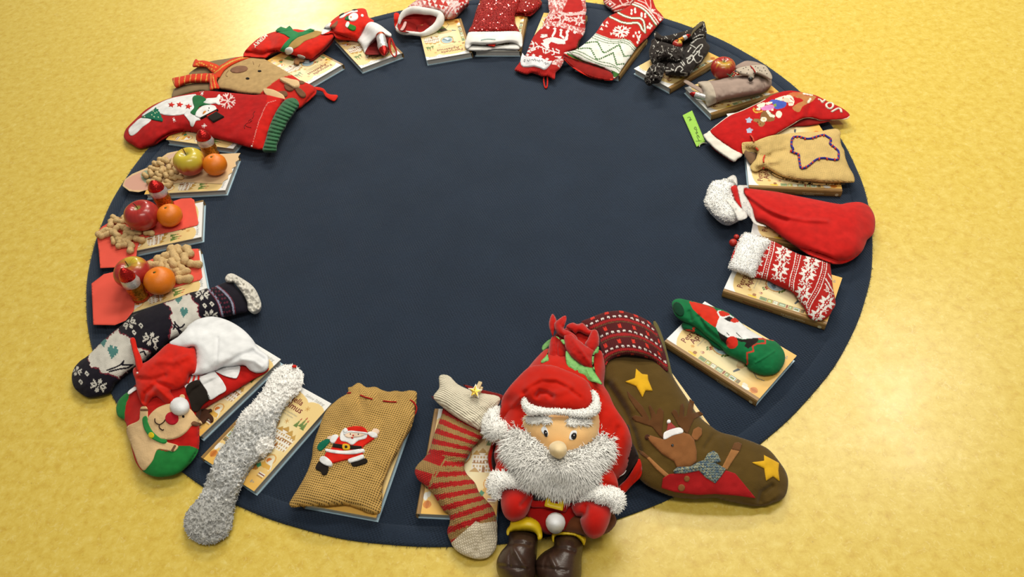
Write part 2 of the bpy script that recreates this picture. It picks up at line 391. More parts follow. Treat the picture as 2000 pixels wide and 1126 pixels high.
def fur(P, Nn, length, r, n_seg=2, droop=.3, jit=.5, seed=0, curl=0., shade=None):
    """hair strands as thin three-sided spikes rooted at P along normals Nn"""
    g = np.random.default_rng(seed); n = len(P); d = Nn+jit*g.normal(size=(n, 3)); d /= np.linalg.norm(d, axis=1)[:, None]
    L = length*(.6+.8*g.random(n)); a = np.cross(d, g.normal(size=(n, 3))); a /= np.linalg.norm(a, axis=1)[:, None]+1e-9; b = np.cross(d, a)
    mid = P+d*(L*.55)[:, None]; tip = P+d*(L*(1-.3*droop))[:, None]; tip[:, 2] -= droop*L; tip += curl*length*g.normal(size=(n, 3))
    rr = r*(.7+.6*g.random(n))[:, None]; c3 = [(math.cos(t), math.sin(t)) for t in (0, 2.1, 4.2)]
    V = np.empty((n, 7, 3))
    for k, (x, y) in enumerate(c3): V[:, k] = P+rr*(a*x+b*y); V[:, 3+k] = mid+.8*rr*(a*x+b*y)
    V[:, 6] = tip; f = np.array([(0, 1, 4), (0, 4, 3), (1, 2, 5), (1, 5, 4), (2, 0, 3), (2, 3, 5), (3, 4, 6), (4, 5, 6), (5, 3, 6)])
    F = (f[None]+np.arange(n)[:, None, None]*7).reshape(-1, 3); FURN[len(V)*7] = np.repeat((Nn if shade is None else shade)+np.array([0, .12, .7]), 7, 0); return V.reshape(-1, 3), F
def fur_on(s, dens, length, r, mat, name, parent, droop=.3, jit=.5, seed=0, curl=0., clip=None, edge=True, bias=None):
    """fur covering the visible side of a Swell, dens strands per square px"""
    o = s.out; lo, hi = o.min(0), o.max(0); g = np.random.default_rng(seed); n = int(dens*np.prod(hi-lo)); q = lo+(hi-lo)*g.random((n, 2)); q = q[inside(q, o)]
    if clip is not None: q = q[clip(q)]
    e = 1.0; z = s.z(q); P = U(q, z); Px = U(q+[e, 0], s.z(q+[e, 0]))-P; Py = U(q+[0, -e], s.z(q+[0, -e]))-P
    nn = np.cross(Px, Py); nn /= np.linalg.norm(nn, axis=1)[:, None]+1e-9; nn[nn[:, 2] < 0] *= -1
    if edge:
        b = resample(o, max(1., .4/dens**.5)); Pb = U(b, s.rim(b)); c = U(o.mean(0), .01)[0]; t = np.roll(Pb, -1, 0)-np.roll(Pb, 1, 0)
        nb = np.stack([t[:, 1], -t[:, 0], .3*np.linalg.norm(t, axis=1)], 1)
        if .5*np.sum(Pb[:, 0]*np.roll(Pb[:, 1], -1)-np.roll(Pb[:, 0], -1)*Pb[:, 1]) < 0: nb[:, :2] *= -1
        nb /= np.linalg.norm(nb, axis=1)[:, None]+1e-9; P = np.vstack([P, Pb]); nn = np.vstack([nn, nb])
    sh = nn.copy()
    if bias is not None: nn = nn+np.asarray(bias); nn /= np.linalg.norm(nn, axis=1)[:, None]
    V, F = fur(P, nn, length, r, droop=droop, jit=jit, seed=seed, curl=curl, shade=sh)
    return coat_normals(mesh_obj(name, V, F, mat, parent))

# ------------------------------------------------------------------ painting prints on cloth
def bitmap(txt): return np.array([[0 if c in '. ' else 1 for c in l] for l in txt.strip('\n').split('\n')])
def homog(src, dst):
    A = []
    for (x, y), (u, v) in zip(src, dst):
        A.append([x, y, 1, 0, 0, 0, -u*x, -u*y, -u]); A.append([0, 0, 0, x, y, 1, -v*x, -v*y, -v])
    h = np.linalg.svd(np.array(A, float))[2][-1].reshape(3, 3)
    def f(q): r = np.c_[q[:, :2], np.ones(len(q))]@h.T; return r[:, :2]/r[:, 2:]
    return f
def stamp(c, st, bm, x0, y0, cell, col, cy=None, mask=None):
    """lay a small stitch chart at local coordinates"""
    cy = cy or cell; j = np.floor((st[:, 0]-x0)/cell).astype(int); i = np.floor((st[:, 1]-y0)/cy).astype(int)
    ok = (i >= 0) & (j >= 0) & (i < bm.shape[0]) & (j < bm.shape[1])
    if mask is not None: ok &= mask
    k = np.where(ok)[0]; k = k[bm[i[k], j[k]] == 1]; c[k] = col
SNOW = bitmap("""
......#......
.....###.....
.#...###...#.
.##..###..##.
..##..#..##..
.####.#.####.
##..#...#..##
.####.#.####.
..##..#..##..
.##..###..##.
.#...###...#.
.....###.....
......#......
""")
STAR8 = bitmap("""
....#...#....
....##.##....
....##.##....
....##.##....
#####.#.#####
.####...####.
..##..#..##..
.####...####.
#####.#.#####
....##.##....
....##.##....
....##.##....
....#...#....
""")

# ================================================================== the setting: floor and rug
def floor_material():
    m, nt, p = nodes('linoleum'); L = nt.links.new
    tc = N(nt, 'ShaderNodeTexCoord').outputs['Object']
    def noise(sc, det, rough=.6, dist=0.):
        n = N(nt, 'ShaderNodeTexNoise', i_Scale=sc, i_Detail=det, i_Roughness=rough, i_Distortion=dist); L(tc, n.inputs['Vector']); return n.outputs[0]
    def ramp(f, pts):
        r = nt.nodes.new('ShaderNodeValToRGB'); L(f, r.inputs[0]); e = r.color_ramp.elements
        while len(e) < len(pts): e.new(.5)
        for el, (x, c) in zip(e, pts): el.position = x; el.color = (*c, 1) if not np.isscalar(c) else (c, c, c, 1)
        return r.outputs[0]
    a = ramp(noise(48, 6, .7, .3), [(.28, CF('C9A138')), (.46, CF('D6B548')), (.58, CF('DCBD53')), (.76, CF('E5CB6C'))])
    b = ramp(noise(70, 4, .65, 2.2), [(.57, 0.), (.66, 1.)])
    c = mixrgb(nt, mathn(nt, 'MULTIPLY', b, .34), a, CF('EBD587'))
    d = ramp(noise(52, 5, .7, 2.0), [(.60, 0.), (.68, 1.)])
    c = mixrgb(nt, mathn(nt, 'MULTIPLY', d, .42), c, CF('C09535'))
    s = ramp(noise(120, 2, .5), [(.71, 0.), (.76, 1.)])
    c = mixrgb(nt, mathn(nt, 'MULTIPLY', s, .32), c, CF('8F702C'))
    L(c, p.inputs['Base Color'])
    r = ramp(noise(9, 4), [(.3, .27), (.7, .36)]); L(r, p.inputs['Roughness']); p.inputs['Specular IOR Level'].default_value = .6
    bp = N(nt, 'ShaderNodeBump', i_Strength=.06, i_Distance=.0015); L(noise(55, 4), bp.inputs['Height']); L(bp.outputs[0], p.inputs['Normal'])
    return m
n_ = 12; g_ = np.stack(np.meshgrid(np.linspace(-4.2, 4.2, n_), np.linspace(-1.2, 6.2, n_), indexing='ij'), -1).reshape(-1, 2)
fl = mesh_obj('floor', np.c_[g_, 0*g_[:, 0]], [(i*n_+j, (i+1)*n_+j, (i+1)*n_+j+1, i*n_+j+1) for i in range(n_-1) for j in range(n_-1)], floor_material(), base=np.zeros(3))
fl['kind'] = 'structure'

def rug_material():
    m, nt, p = nodes('rug_pile'); L = nt.links.new; tc = N(nt, 'ShaderNodeTexCoord').outputs['Object']
    sx = N(nt, 'ShaderNodeSeparateXYZ')
    w = N(nt, 'ShaderNodeTexNoise', i_Scale=60., i_Detail=2.); L(tc, w.inputs['Vector'])
    sc = N(nt, 'ShaderNodeVectorMath', operation='SCALE'); L(w.outputs[1], sc.inputs[0]); sc.inputs[3].default_value = .004
    ad = N(nt, 'ShaderNodeVectorMath', operation='ADD'); L(tc, ad.inputs[0]); L(sc.outputs[0], ad.inputs[1]); L(ad.outputs[0], sx.inputs[0])
    u = mathn(nt, 'SINE', mathn(nt, 'MULTIPLY', mathn(nt, 'ADD', sx.outputs[0], mathn(nt, 'MULTIPLY', sx.outputs[1], .35)), 2*math.pi*165))
    v = mathn(nt, 'SINE', mathn(nt, 'MULTIPLY', mathn(nt, 'SUBTRACT', sx.outputs[1], mathn(nt, 'MULTIPLY', sx.outputs[0], .35)), 2*math.pi*230))
    nz = N(nt, 'ShaderNodeTexNoise', i_Scale=420., i_Detail=3.); L(tc, nz.inputs['Vector'])
    big = N(nt, 'ShaderNodeTexNoise', i_Scale=7., i_Detail=4.); L(tc, big.inputs['Vector'])
    pat = N(nt, 'ShaderNodeTexNoise', i_Scale=30., i_Detail=2.); L(tc, pat.inputs['Vector'])
    k = N(nt, 'ShaderNodeMapRange', i_From_Min=.35, i_From_Max=.65, i_To_Min=.1, i_To_Max=1.); L(pat.outputs[0], k.inputs[0])
    h = mathn(nt, 'ADD', mathn(nt, 'MULTIPLY', mathn(nt, 'MULTIPLY', mathn(nt, 'ADD', u, v), .3), k.outputs[0]), nz.outputs[0])
    col = mixrgb(nt, big.outputs[0], CF('1F2731'), CF('28323E'))
    hm = N(nt, 'ShaderNodeMapRange', i_From_Min=.1, i_From_Max=.9, i_To_Min=.72, i_To_Max=1.2); L(h, hm.inputs[0])
    col = mixrgb(nt, 1., col, hm.outputs[0], 'MULTIPLY')
    lint = N(nt, 'ShaderNodeTexVoronoi', i_Scale=14., feature='F1'); L(tc, lint.inputs['Vector'])
    lm = N(nt, 'ShaderNodeMapRange', i_From_Min=.022, i_From_Max=.012, i_To_Min=0., i_To_Max=.7); L(lint.outputs['Distance'], lm.inputs[0])
    rnd = N(nt, 'ShaderNodeSeparateColor'); L(lint.outputs['Color'], rnd.inputs[0])
    lg = mathn(nt, 'MULTIPLY', lm.outputs[0], mathn(nt, 'GREATER_THAN', rnd.outputs[0], .8))
    L(mixrgb(nt, lg, col, CF('9A9C9C')), p.inputs['Base Color'])
    p.inputs['Roughness'].default_value = .95; p.inputs['Sheen Weight'].default_value = .16; p.inputs['Sheen Roughness'].default_value = .5
    p.inputs['Sheen Tint'].default_value = (.75, .85, 1, 1); p.inputs['Specular IOR Level'].default_value = .12
    b = N(nt, 'ShaderNodeBump', i_Strength=.55, i_Distance=.0022); L(h, b.inputs['Height']); L(b.outputs[0], p.inputs['Normal'])
    return m
RUGM = rug_material()
rug = tag(thing('round_rug', 'large round dark navy blue woven rug lying on the yellow floor', 'rug', (RUGC[0], RUGC[1], 0)), 'large round dark navy blue woven rug lying on the yellow floor', 'rug')
def polar(name, prof, mat, parent, n=220, wob=.0):
    V = []; F = []
    for k, (r, z) in enumerate(prof):
        for i in range(n):
            t = 2*math.pi*i/n; rr = r+(wob*(math.sin(9*t+1)+.7*math.sin(23*t)+.6*math.sin(41*t+2)) if r > RUGR-.03 else 0); V.append((RUGC[0]+rr*math.cos(t), RUGC[1]+rr*math.sin(t), z))
    for k in range(len(prof)-1):
        for i in range(n): j = (i+1) % n; F.append((k*n+i, (k+1)*n+i, (k+1)*n+j, k*n+j))
    V = np.array(V)
    if prof[0][0] < .1: F.append(tuple(range(n)))
    return mesh_obj(name, V, F, mat, parent)
polar('carpet', [(.05, RUGZ), (.3, RUGZ), (.6, RUGZ), (.85, RUGZ), (RUGR-.042, RUGZ), (RUGR-.040, RUGZ-.0012), (RUGR-.037, RUGZ-.0012)], RUGM, rug)
polar('hem', [(RUGR-.037, RUGZ-.001), (RUGR-.034, RUGZ+.0012), (RUGR-.02, RUGZ+.0006), (RUGR-.006, RUGZ), (RUGR-.001, RUGZ-.002), (RUGR, RUGZ-.004), (RUGR-.001, .0004)], RUGM, rug, wob=.0006)
t_ = rng.random(900)*2*np.pi; c_ = np.stack([np.cos(t_), np.sin(t_), .15+0*t_], 1)
V_, F_ = fur(np.c_[RUGC+c_[:, :2]*(RUGR-.001), np.full(900, .0035)], c_/np.linalg.norm(c_, axis=1)[:, None], .006, .0004, droop=.1, jit=.6, seed=3)
o = mesh_obj('frayed_fibres', V_, F_, RUGM, rug); o['kind'] = 'stuff'

# ================================================================== books
MBROWN = plain('spine_print', None, rough=.42, spec=.4, bump=.05, bscale=60, var=.06)
MCOVER = plain('cover_print', None, rough=.38, spec=.45)
MPAGE = None
def page_material():
    m, nt, p = nodes('page_edges'); L = nt.links.new; tc = N(nt, 'ShaderNodeTexCoord').outputs['Object']
    mp = N(nt, 'ShaderNodeMapping'); mp.inputs['Scale'].default_value = (6, 6, 2600); L(tc, mp.inputs[0])
    nz = N(nt, 'ShaderNodeTexNoise', i_Scale=1., i_Detail=2.); L(mp.outputs[0], nz.inputs['Vector'])
    L(mixrgb(nt, nz.outputs[0], C('B4AA96'), C('EFE8D8')), p.inputs['Base Color']); p.inputs['Roughness'].default_value = .8
    b = N(nt, 'ShaderNodeBump', i_Strength=.4, i_Distance=.0005); L(nz.outputs[0], b.inputs['Height']); L(b.outputs[0], p.inputs['Normal']); return m
MPAGE = page_material()
MINKR = plain('ink_dark_red', '7E2418', rough=.5); MINKG = plain('ink_grey', 'A39B86', rough=.5); MINKC = plain('ink_cream', 'E3CF9A', rough=.5)
_txt = {}
def text_mesh(s, size, shear=0.):
    k = (s, size, shear)
    if k in _txt: return _txt[k]
    cu = bpy.data.curves.new('t', 'FONT'); cu.body = s; cu.size = size; cu.shear = shear; cu.resolution_u = 2; cu.offset = .012 if size == 1. and shear == 0. else 0.; cu.fill_mode = 'FRONT' if hasattr(cu, 'fill_mode') else cu.fill_mode
    ob = bpy.data.objects.new('t', cu); LINK(ob); dg = bpy.context.evaluated_depsgraph_get(); dg.update()
    me = ob.evaluated_get(dg).to_mesh(); V = np.array([v.co[:] for v in me.vertices]); F = [tuple(p.vertices) for p in me.polygons]
    ob.evaluated_get(dg).to_mesh_clear(); bpy.data.objects.remove(ob); bpy.data.curves.remove(cu); _txt[k] = (V, F); return V, F
def placed_text(s, size, o, ex, ey, shear=0.):
    V, F = text_mesh(s, size, shear); o, ex, ey = (np.asarray(a, float) for a in (o, ex, ey))
    return o+V[:, :1]*ex+V[:, 1:2]*ey, F
def cover_paint(u, v):                              # u, v in mm from the top and from the spine
    P = np.stack([v, u], 1); n = len(u); c = np.empty((n, 3))
    pale, gold, orange, white = C('FBEDB8'), C('F3CF84'), C('F0B955'), C('FAF4E4')
    d = np.hypot((v-72)/62, (u-120)/70); k = np.clip(1.25-d, 0, 1)[:, None]; c[:] = gold*(1-k)+pale*k
    b = np.clip((u-165)/45, 0, 1)[:, None]; c[:] = c*(1-b)+orange*b
    top = np.minimum(34-24*np.sqrt(np.maximum(0, 1-((v-56)/52)**2)), 36-22*np.sqrt(np.maximum(0, 1-((v-122)/28)**2)))-4
    c[u < top+4] = white
    def fillp(poly, col): c[inside(P, np.array(poly, float))] = C(col)
    def disc(x, y, r, col, ry=None): c[((v-x)/r)**2+((u-y)/(ry or r))**2 < 1] = C(col)
    def rect(x0, y0, x1, y1, col): c[(v > x0) & (v < x1) & (u > y0) & (u < y1)] = C(col)
    def star(x, y, r, col):
        for a in range(6):
            t = a*math.pi/3; c[seg_dist(P, [(x, y), (x+r*math.cos(t), y+r*math.sin(t))]) < r*.13] = C(col)
    for a in ((110, 34, 5), (92, 76, 5), (27, 51, 4)): star(*a, 'C9913F')
    disc(27, 51, 3., 'D9A24A')
    disc(27, 75, 3.6, 'B65A3A'); disc(27, 75, 2.5, 'F0DDB0'); disc(27.6, 75.4, 1.3, 'A0522D')
    for x, y, h in ((115, 60, 20), (124, 53, 24), (131, 57, 22)):         # fir trees with red candles
        for q in range(4): fillp([(x, y+h*.14*q), (x-2.2-1.1*q, y+6+h*.2*q), (x+2.2+1.1*q, y+6+h*.2*q)], ('7E8F45', '68803C')[q % 2])
        fillp([(x-1.6, y+1), (x, y-6), (x+1.6, y+1)], 'B5352A')
    bw, br, bd = 'F5EAD2', 'B98B3F', 'A26A35'       # house with towers
    for x0, y0, x1, y1 in ((88, 98, 100, 131), (98, 92, 112, 134), (110, 98, 126, 134), (124, 102, 136, 132)): rect(x0, y0, x1, y1, bw)
    for x, y, w, h in ((94, 98, 7.5, 10), (105, 92, 8, 9), (118, 98, 9, 12), (130, 102, 7, 11)): fillp([(x-w, y), (x, y-h), (x+w, y)], 'C89A48')
    rect(98, 92, 112, 94, br); rect(110, 108, 136, 110.5, br); rect(88, 114, 112, 116, br)
    for x in range(90, 135, 6):
        for y in (101, 110, 119, 127): rect(x, y, x+3, y+4.5, (bd, 'C79D57')[(x+y) % 2])
    fillp([(84, 134), (94, 124), (104, 134)], 'C79D57'); rect(108, 123, 113, 134, bd); rect(104, 84, 105, 81, '4A4A44')
    disc(64, 98, 21, 'C98F45', 23); disc(64, 98, 18.5, 'E9D9A6', 20.5); disc(64, 98, 17, 'A9BDBB', 18.5)         # round window in a wooden ring
    fillp([(50, 96), (58, 88), (78, 106), (72, 112)], '6E8285'); fillp([(54, 102), (62, 96), (72, 110), (64, 114)], 'DCE4DC')
    for a in range(7):
        t = 2.6+a*.28; x, y = 64+21*math.cos(t), 98-22*math.sin(t)
        if a > 3: c[((v-x)/4.2)**2+((u-y)/2.)**2 < 1] = C('5E7B35')
    for x, y in ((40, 78), (44, 75), (47, 79), (43, 82)): disc(x, y, 3.4, '5E7B35', 1.6)
    disc(45, 83, 2.2, 'B5352A'); disc(48, 80, 2., 'B5352A')
    disc(64, 150, 24, 'D9B27A', 10); disc(62, 147, 17, 'E5C790', 7); fillp([(40, 150), (28, 146), (26, 149), (40, 156)], '5A5F5E')   # a plate with a knitted cloth
    fillp([(52, 156), (86, 150), (96, 182), (64, 188)], '7A8B3A'); fillp([(54, 158), (76, 154), (80, 170), (60, 176)], '4C3B2C')
    for a, b_ in (((58, 170), (44, 190)), ((44, 190), (48, 204)), ((72, 182), (66, 200)), ((66, 200), (74, 208)), ((90, 178), (100, 196))): c[seg_dist(P, [a, b_]) < .9] = C('7B7563')
    rect(8, 56, 14, 70, 'EBC531'); disc(16.5, 64, 4.2, 'A86F3B'); fillp([(8, 54), (12, 50), (14, 57)], 'E7B92D')   # shelf along the spine
    y = 76
    for h, col in ((17, '8FA37A'), (12, 'B7B24A'), (12, 'EFE6C8'), (16, '8FA37A'), (5, 'A24B33'), (10, '9AA05A'), (15, 'D8E0D0'), (9, '8A6A4A')):
        rect(8, y, 18, y+h-1, '7A6B4A'); rect(8.8, y+.8, 17.2, y+h-1.8, col); rect(10.8, y+2.5, 15, y+h-4, ('C7CFA8', '7E8C4E')[int(h) % 2]); y += h
    disc(11, 186, 4., 'F4EEDC', 8); disc(16, 182, 3.6, 'E9DFC2', 6); disc(16, 202, 7.5, 'D98432'); disc(16, 202, 3., 'C26F28', 7.5)
    disc(124, 156, 11, 'E2A244', 12); disc(124, 156, 8.8, 'F2DCA8', 9.8); disc(123, 158, 6, 'D9792C', 5); fillp([(128, 150), (140, 172), (137, 177), (122, 164)], 'F5EBCF'); fillp([(114, 166), (134, 166), (138, 174), (112, 176)], 'E8B04C')
    disc(108, 182, 8, 'B9772F', 5.5); fillp([(106, 177), (111, 169), (118, 174), (114, 181)], '3F8A5C'); fillp([(66, 204), (72, 198), (76, 206), (70, 210)], '5E8B3D'); disc(66, 200, 4, 'B5652E')
    for q in range(4): rect(124, 184+q*2.6, 138, 186.1+q*2.6, ('F3EAD2', '8A3B2A', 'F3EAD2', 'B78A45')[q])
    rect(0, -1, 143, .4, 'F6EFDC')
    wood = 'B58A4D A67B40 C19A5E 9A6F38'.split()
    c[v < 7] = C('A87E44'); c[(v < 7) & (v > 5.4)] = C('8D6634'); c[(v < 3.6) & (v > 2.6)] = C('8A6432'); c[v < 1.6] = C('9E763E')
    c[(u < top+4) & (v > 7)] = white; return c
def book_meshes():
    L, W_, T = BOOKL*1000, BOOKW*1000, BOOKT*1000; out = {}
    nu, nv = 201, 131; uu = np.linspace(0, L, nu); vv = np.linspace(0, W_, nv); A, B = np.meshgrid(uu, vv, indexing='ij'); u, v = A.ravel(), B.ravel()
    V = np.stack([u, v, np.full(len(u), T)], 1)*.001; k = np.arange(nu*nv).reshape(nu, nv)
    F = np.stack([k[:-1, :-1], k[1:, :-1], k[1:, 1:], k[:-1, 1:]], -1).reshape(-1, 4)
    bc = np.array([[0, 0], [L, 0], [L, W_], [0, W_]]); n = len(V); lowz = T-2.2
    V = np.vstack([V, np.c_[bc, np.full(4, T)]*.001, np.c_[bc, np.full(4, lowz)]*.001]); F = F.tolist(); e = n+4
    for i in range(4): j = (i+1) % 4; F.append([n+i, e+i, e+j, n+j])
    F.append([e, e+3, e+2, e+1])
    c = cover_paint(u, v); edge = np.array([C('F3E6C4')]*8); c = np.vstack([c, edge]); out['front_cover'] = (V, F, MCOVER, c)
    V, F = box(0, 0, 0, L, W_, 2.2); c = np.array([C('B9D2D6')]*8); out['back_cover'] = (V*.001, F, MCOVER, c)
    V, F = box(3.2, 2.5, 2.2, L-3.2, W_-3.8, lowz); out['page_block'] = (V*.001, F, MPAGE, None)
    # rounded spine with wood grain
    pts = [(0, 0)]+[(-3.4*math.sin(math.pi*t)**.5 if 0 < t < 1 else 0, T*t) for t in np.linspace(0, 1, 9)]+[(0, T), (3, T*.5)]
    pts = [(-3.2*math.sin(math.pi*t)**.45 if 0 < t < 1 else 0., T*t) for t in np.linspace(0, 1, 11)]; m = len(pts); nn = 111
    V = np.array([(a, p, q) for a in np.linspace(0, L, nn) for p, q in pts]); F = [[i*m+j, i*m+j+1, (i+1)*m+j+1, (i+1)*m+j] for i in range(nn-1) for j in range(m-1)]
    F += [list(range(m)), [(nn-1)*m+j for j in range(m)][::-1], [m*i for i in range(nn)][::-1]+[m*i+m-1 for i in range(nn)]]
    g = vnoise(np.stack([V[:, 0]*.12, V[:, 2]*1.3], 1), .9, 5)[:, None]; c = C('A07A3E')*(1+.13*g); z = V[:, 2]
    c[(z > T-4.2) & (z < T-3)] = C('7C5A2E'); c[z > T-2] = C('BE9559'); c[(V[:, 0] < 12)] *= .92
    for lo, hi in ((12, 13.2), (L-26, L-24.8)): c[(V[:, 0] > lo) & (V[:, 0] < hi)] = C('8A6535')
    out['spine'] = (V*.001, F, MBROWN, c)
    zt = (T+.18)*.001
    def cov(s, width, u0, v0, sh=0., tall=1.):
        V, F = text_mesh(s, 1., sh); k = width*.001/np.ptp(V[:, 0]); return np.array([u0*.001, v0*.001, zt])+(V[:, :1]-V[:, 0].min())*k*np.array([0, 1., 0])+V[:, 1:2]*k*tall*np.array([-1., 0, 0]), F
    for k_, a_ in (('title_lettering', ('Petronella', 69, 35, 24, 0., 1.05)), ('title_lettering_', ('Apfelmus', 72, 50, 32, 0., 1.0))): V, F = cov(*a_); out[k_] = (V, F, MINKR, None)
    for k_, a_ in (('author_lettering', ('Sabine Städing', 50, 13, 84, .2)), ('subtitle_lettering', ('24 weihnachtliche Geschichten', 70, 59.5, 33, .1)), ('subtitle_lettering_', ('für gemütliche Stunden', 48, 66, 50, .1)), ('age_lettering', ('8+', 9, 210, 122))): V, F = cov(*a_); out[k_] = (V, F, MINKG, None)
    def spn(s, size, u0, z0): V, F = placed_text(s, size*.001, (u0*.001, -.0036, z0*.001), (1, 0, 0), (0, 0, 1)); return V, F
    V, F = spn('Petronella Apfelmus', 8., 46, 7.0); out['spine_title'] = (V, F, MINKR, None)
    t = np.linspace(0, 2*np.pi, 16, endpoint=False); dV = np.stack([.209+.0042*np.cos(t), 0*t-.0036, .0085+.0042*np.sin(t)], 1)
    out['spine_subtitle'] = (*spn('24 weihnachtliche', 7., 128, 8.4), MINKC, None); out['spine_subtitle_'] = (*spn('Geschichten', 5., 132, 4.2), MINKC, None); out['spine_emblem'] = (dV, [tuple(range(16))], MINKC, None)
    return out
def box(x0, y0, z0, x1, y1, z1):
    V = np.array([(x, y, z) for z in (z0, z1) for y in (y0, y1) for x in (x0, x1)], float)
    return V, [(0, 2, 3, 1), (4, 5, 7, 6), (0, 1, 5, 4), (1, 3, 7, 5), (3, 2, 6, 7), (2, 0, 4, 6)]
book0 = thing('picture_book', '', 'book', (0, 0, 0), 'story books laid in a ring on the rug'); book0['_b'] = [0, 0, 0]
for nm, (V, F, m, c) in book_meshes().items():
    mesh_obj(nm.rstrip('_'), V, F, m, book0, c, smooth=nm == 'spine', base=np.zeros(3))
_used = [False]
def book(label, x, y, a, corner=None):
    """x, y of the top spine corner, or, with corner=(u, v), a photo point of that corner of the cover"""
    ud, vd = np.array([math.cos(a), math.sin(a)]), np.array([-math.sin(a), math.cos(a)])
    if corner: x, y = U((x, y), ZB)[0, :2]-ud*BOOKL*corner[0]-vd*BOOKW*corner[1]
    if not _used[0]: r = book0; _used[0] = True
    else:
        r = book0.copy(); LINK(r)
        for ch in book0.children: k = ch.copy(); LINK(k); k.parent = r
    r.location = (x, y, RUGZ); r.rotation_euler = (0, 0, a); r['_b'] = [x, y, RUGZ]; r['label'] = label; BOOKS.append((float(x), float(y), a)); return r
book('picture book with wood-brown spine under the green gnome sock', .3044, .9403, 5.4378)
book('picture book with brown spine under the small snowflake stocking with white cuff', .458, 1.0603, 5.7141)
book('picture book mostly covered by the big plain red felt stocking', 1466, 461, 5.88, (0, 0))
book('picture book under the burlap sack with a blue stitched star', .6074, 1.3849, 6.0657)
book('picture book mostly hidden beneath the red JOY stocking', 1419, 222, .04, (0, 1))
book('picture book under the beige dog-shaped sack, corner pointing at the green paper tag', .5917, 1.6917, .2995)
book('picture book under the knotted black scarf bundle', .5081, 1.8332, .6107)
book('picture book under the red, white and green fair isle stocking', 1263.5, 75.5, 1.0, (1, 0))
book('picture book under the red knit stocking with white reindeer', 1146, 30, 1.255, (1, 0))
book('picture book under the red sequin stocking', .0989, 2.1106, 1.3815)
book('picture book under the pink and white knit stocking lying on its opening', -.051, 2.1309, 1.7023)
book('picture book under the red snowman stocking with a chocolate figure in it', 786, 103, 2.05, (0, 0))
book('picture book under the red MERRY stocking with green collar', 670, 125, 2.33, (0, 0))
book('picture book sticking out below the long red snowman stocking', 455, 290, 2.79, (0, 1))
book('picture book under the peach paper boot with apple and peanuts', -.7162, 1.7206, 3.0656)
book('picture book under the red paper boot nearest the peach one', -.7794, 1.5459, 3.3081)
book('picture book under the red paper boot beside the navy sock', 405, 562, 3.46, (0, 1))
book('picture book under the red and white elf stocking', 548.5, 701, 4.037, (0, 1))
book('picture book under the fluffy grey sock, right cover half showing house and fir trees', -.5013, .9535, 4.0831)
book('picture book under the burlap sack with the felt santa', -.3578, .8663, 4.4225)
book('picture book under the striped knitted sock', -.1754, .8319, 4.5542)
book('picture book almost hidden by the olive reindeer stocking', 1330, 752, 5.05, (.42, 1))

# ================================================================== tools for prints and felt pictures
class Brush:
    """paints a print; coordinates are those of an enlarged crop"""
    def __init__(s, q, z, base): s.z = z; s.p = (q-z.o)*z.k; s.c = np.empty((len(q), 3)); s.c[:] = C(base)
    def poly(s, pts, col, smooth=False, mask=None):
        a = np.array(pts, float); a = smooth_closed(a) if smooth else a; m = inside(s.p, a); m = m if mask is None else m & mask; s.c[m] = C(col); return m
    def disc(s, x, y, r, col, ry=None, mask=None):
        m = ((s.p[:, 0]-x)/r)**2+((s.p[:, 1]-y)/(ry or r))**2 < 1; m = m if mask is None else m & mask; s.c[m] = C(col); return m
    def line(s, pts, w, col, smooth=False, mask=None):
        a = np.array(pts, float); a = smooth_open(a) if smooth and len(a) > 2 else a; m = seg_dist(s.p, a) < w/2; m = m if mask is None else m & mask; s.c[m] = C(col); return m
    def chart(s, bm, o, ex, ey, col, mask=None):
        """stitch chart: o = its centre, ex, ey = one cell to the right and one cell down"""
        M = np.linalg.inv(np.array([ex, ey], float).T); st = (s.p-np.array(o))@M.T; h, w = bm.shape
        stamp(s.c, st, bm, -w/2, -h/2, 1., C(col), mask=mask)
def strip(a, b, n=500, m=260):
    """coordinates of a band between two photo lines: (0..1 across from a to b, 0..1 along)"""
    def par(l): l = resample(smooth_open(l, 12), 1., False); t = np.linspace(0, len(l)-1, n); return np.stack([np.interp(t, np.arange(len(l)), l[:, i]) for i in (0, 1)], 1)
    A, B = par(np.asarray(a, float)[:, :2]), par(np.asarray(b, float)[:, :2]); w = np.linspace(-.03, 1.03, m)
    P = A[:, None]*(1-w[None, :, None])+B[:, None]*w[None, :, None]; P = P.reshape(-1, 2); uv = np.stack(np.meshgrid(w, np.linspace(0, 1, n)), -1).reshape(-1, 2)
    lo = P.min(0)-2; k = 2.; sh = np.ceil((P.max(0)-lo+2)*k).astype(int)+1; R = np.full((*sh, 2), np.nan); i = np.round((P-lo)*k).astype(int); R[i[:, 0], i[:, 1]] = uv
    for _ in range(3):                              # close small holes
        h = np.isnan(R[..., 0])
        for ax, d in ((0, 1), (0, -1), (1, 1), (1, -1)):
            S = np.roll(R, d, ax); f = h & ~np.isnan(S[..., 0]); R[f] = S[f]; h = np.isnan(R[..., 0])
    def f(q):
        i = np.round((q[:, :2]-lo)*k).astype(int); ok = (i[:, 0] >= 0) & (i[:, 1] >= 0) & (i[:, 0] < sh[0]) & (i[:, 1] < sh[1]); out = np.full((len(q), 2), np.nan); out[ok] = R[i[ok, 0], i[ok, 1]]; return out
    return f
HEART = bitmap("""
.##.##.
#######
#######
.#####.
..###..
...#...
""")
REIN = bitmap("""
#.#.#...........
.###............
..#.............
.###............
####............
..##........#...
..############..
...###########..
...###########..
...###....####..
...#.#....#..#..
..#..#....#..#..
.#..#....#....#.
""")
FELT_RED = fabric('red_felt', 'D62414', kind='felt', scale=700, bump=.25, sheen=.3)
FELT_WHITE = fabric('white_felt', 'EFE9DC', kind='felt', scale=700, bump=.2)
FELT_GREEN = fabric('green_felt', '2E8A3E', kind='felt', scale=700, bump=.25)
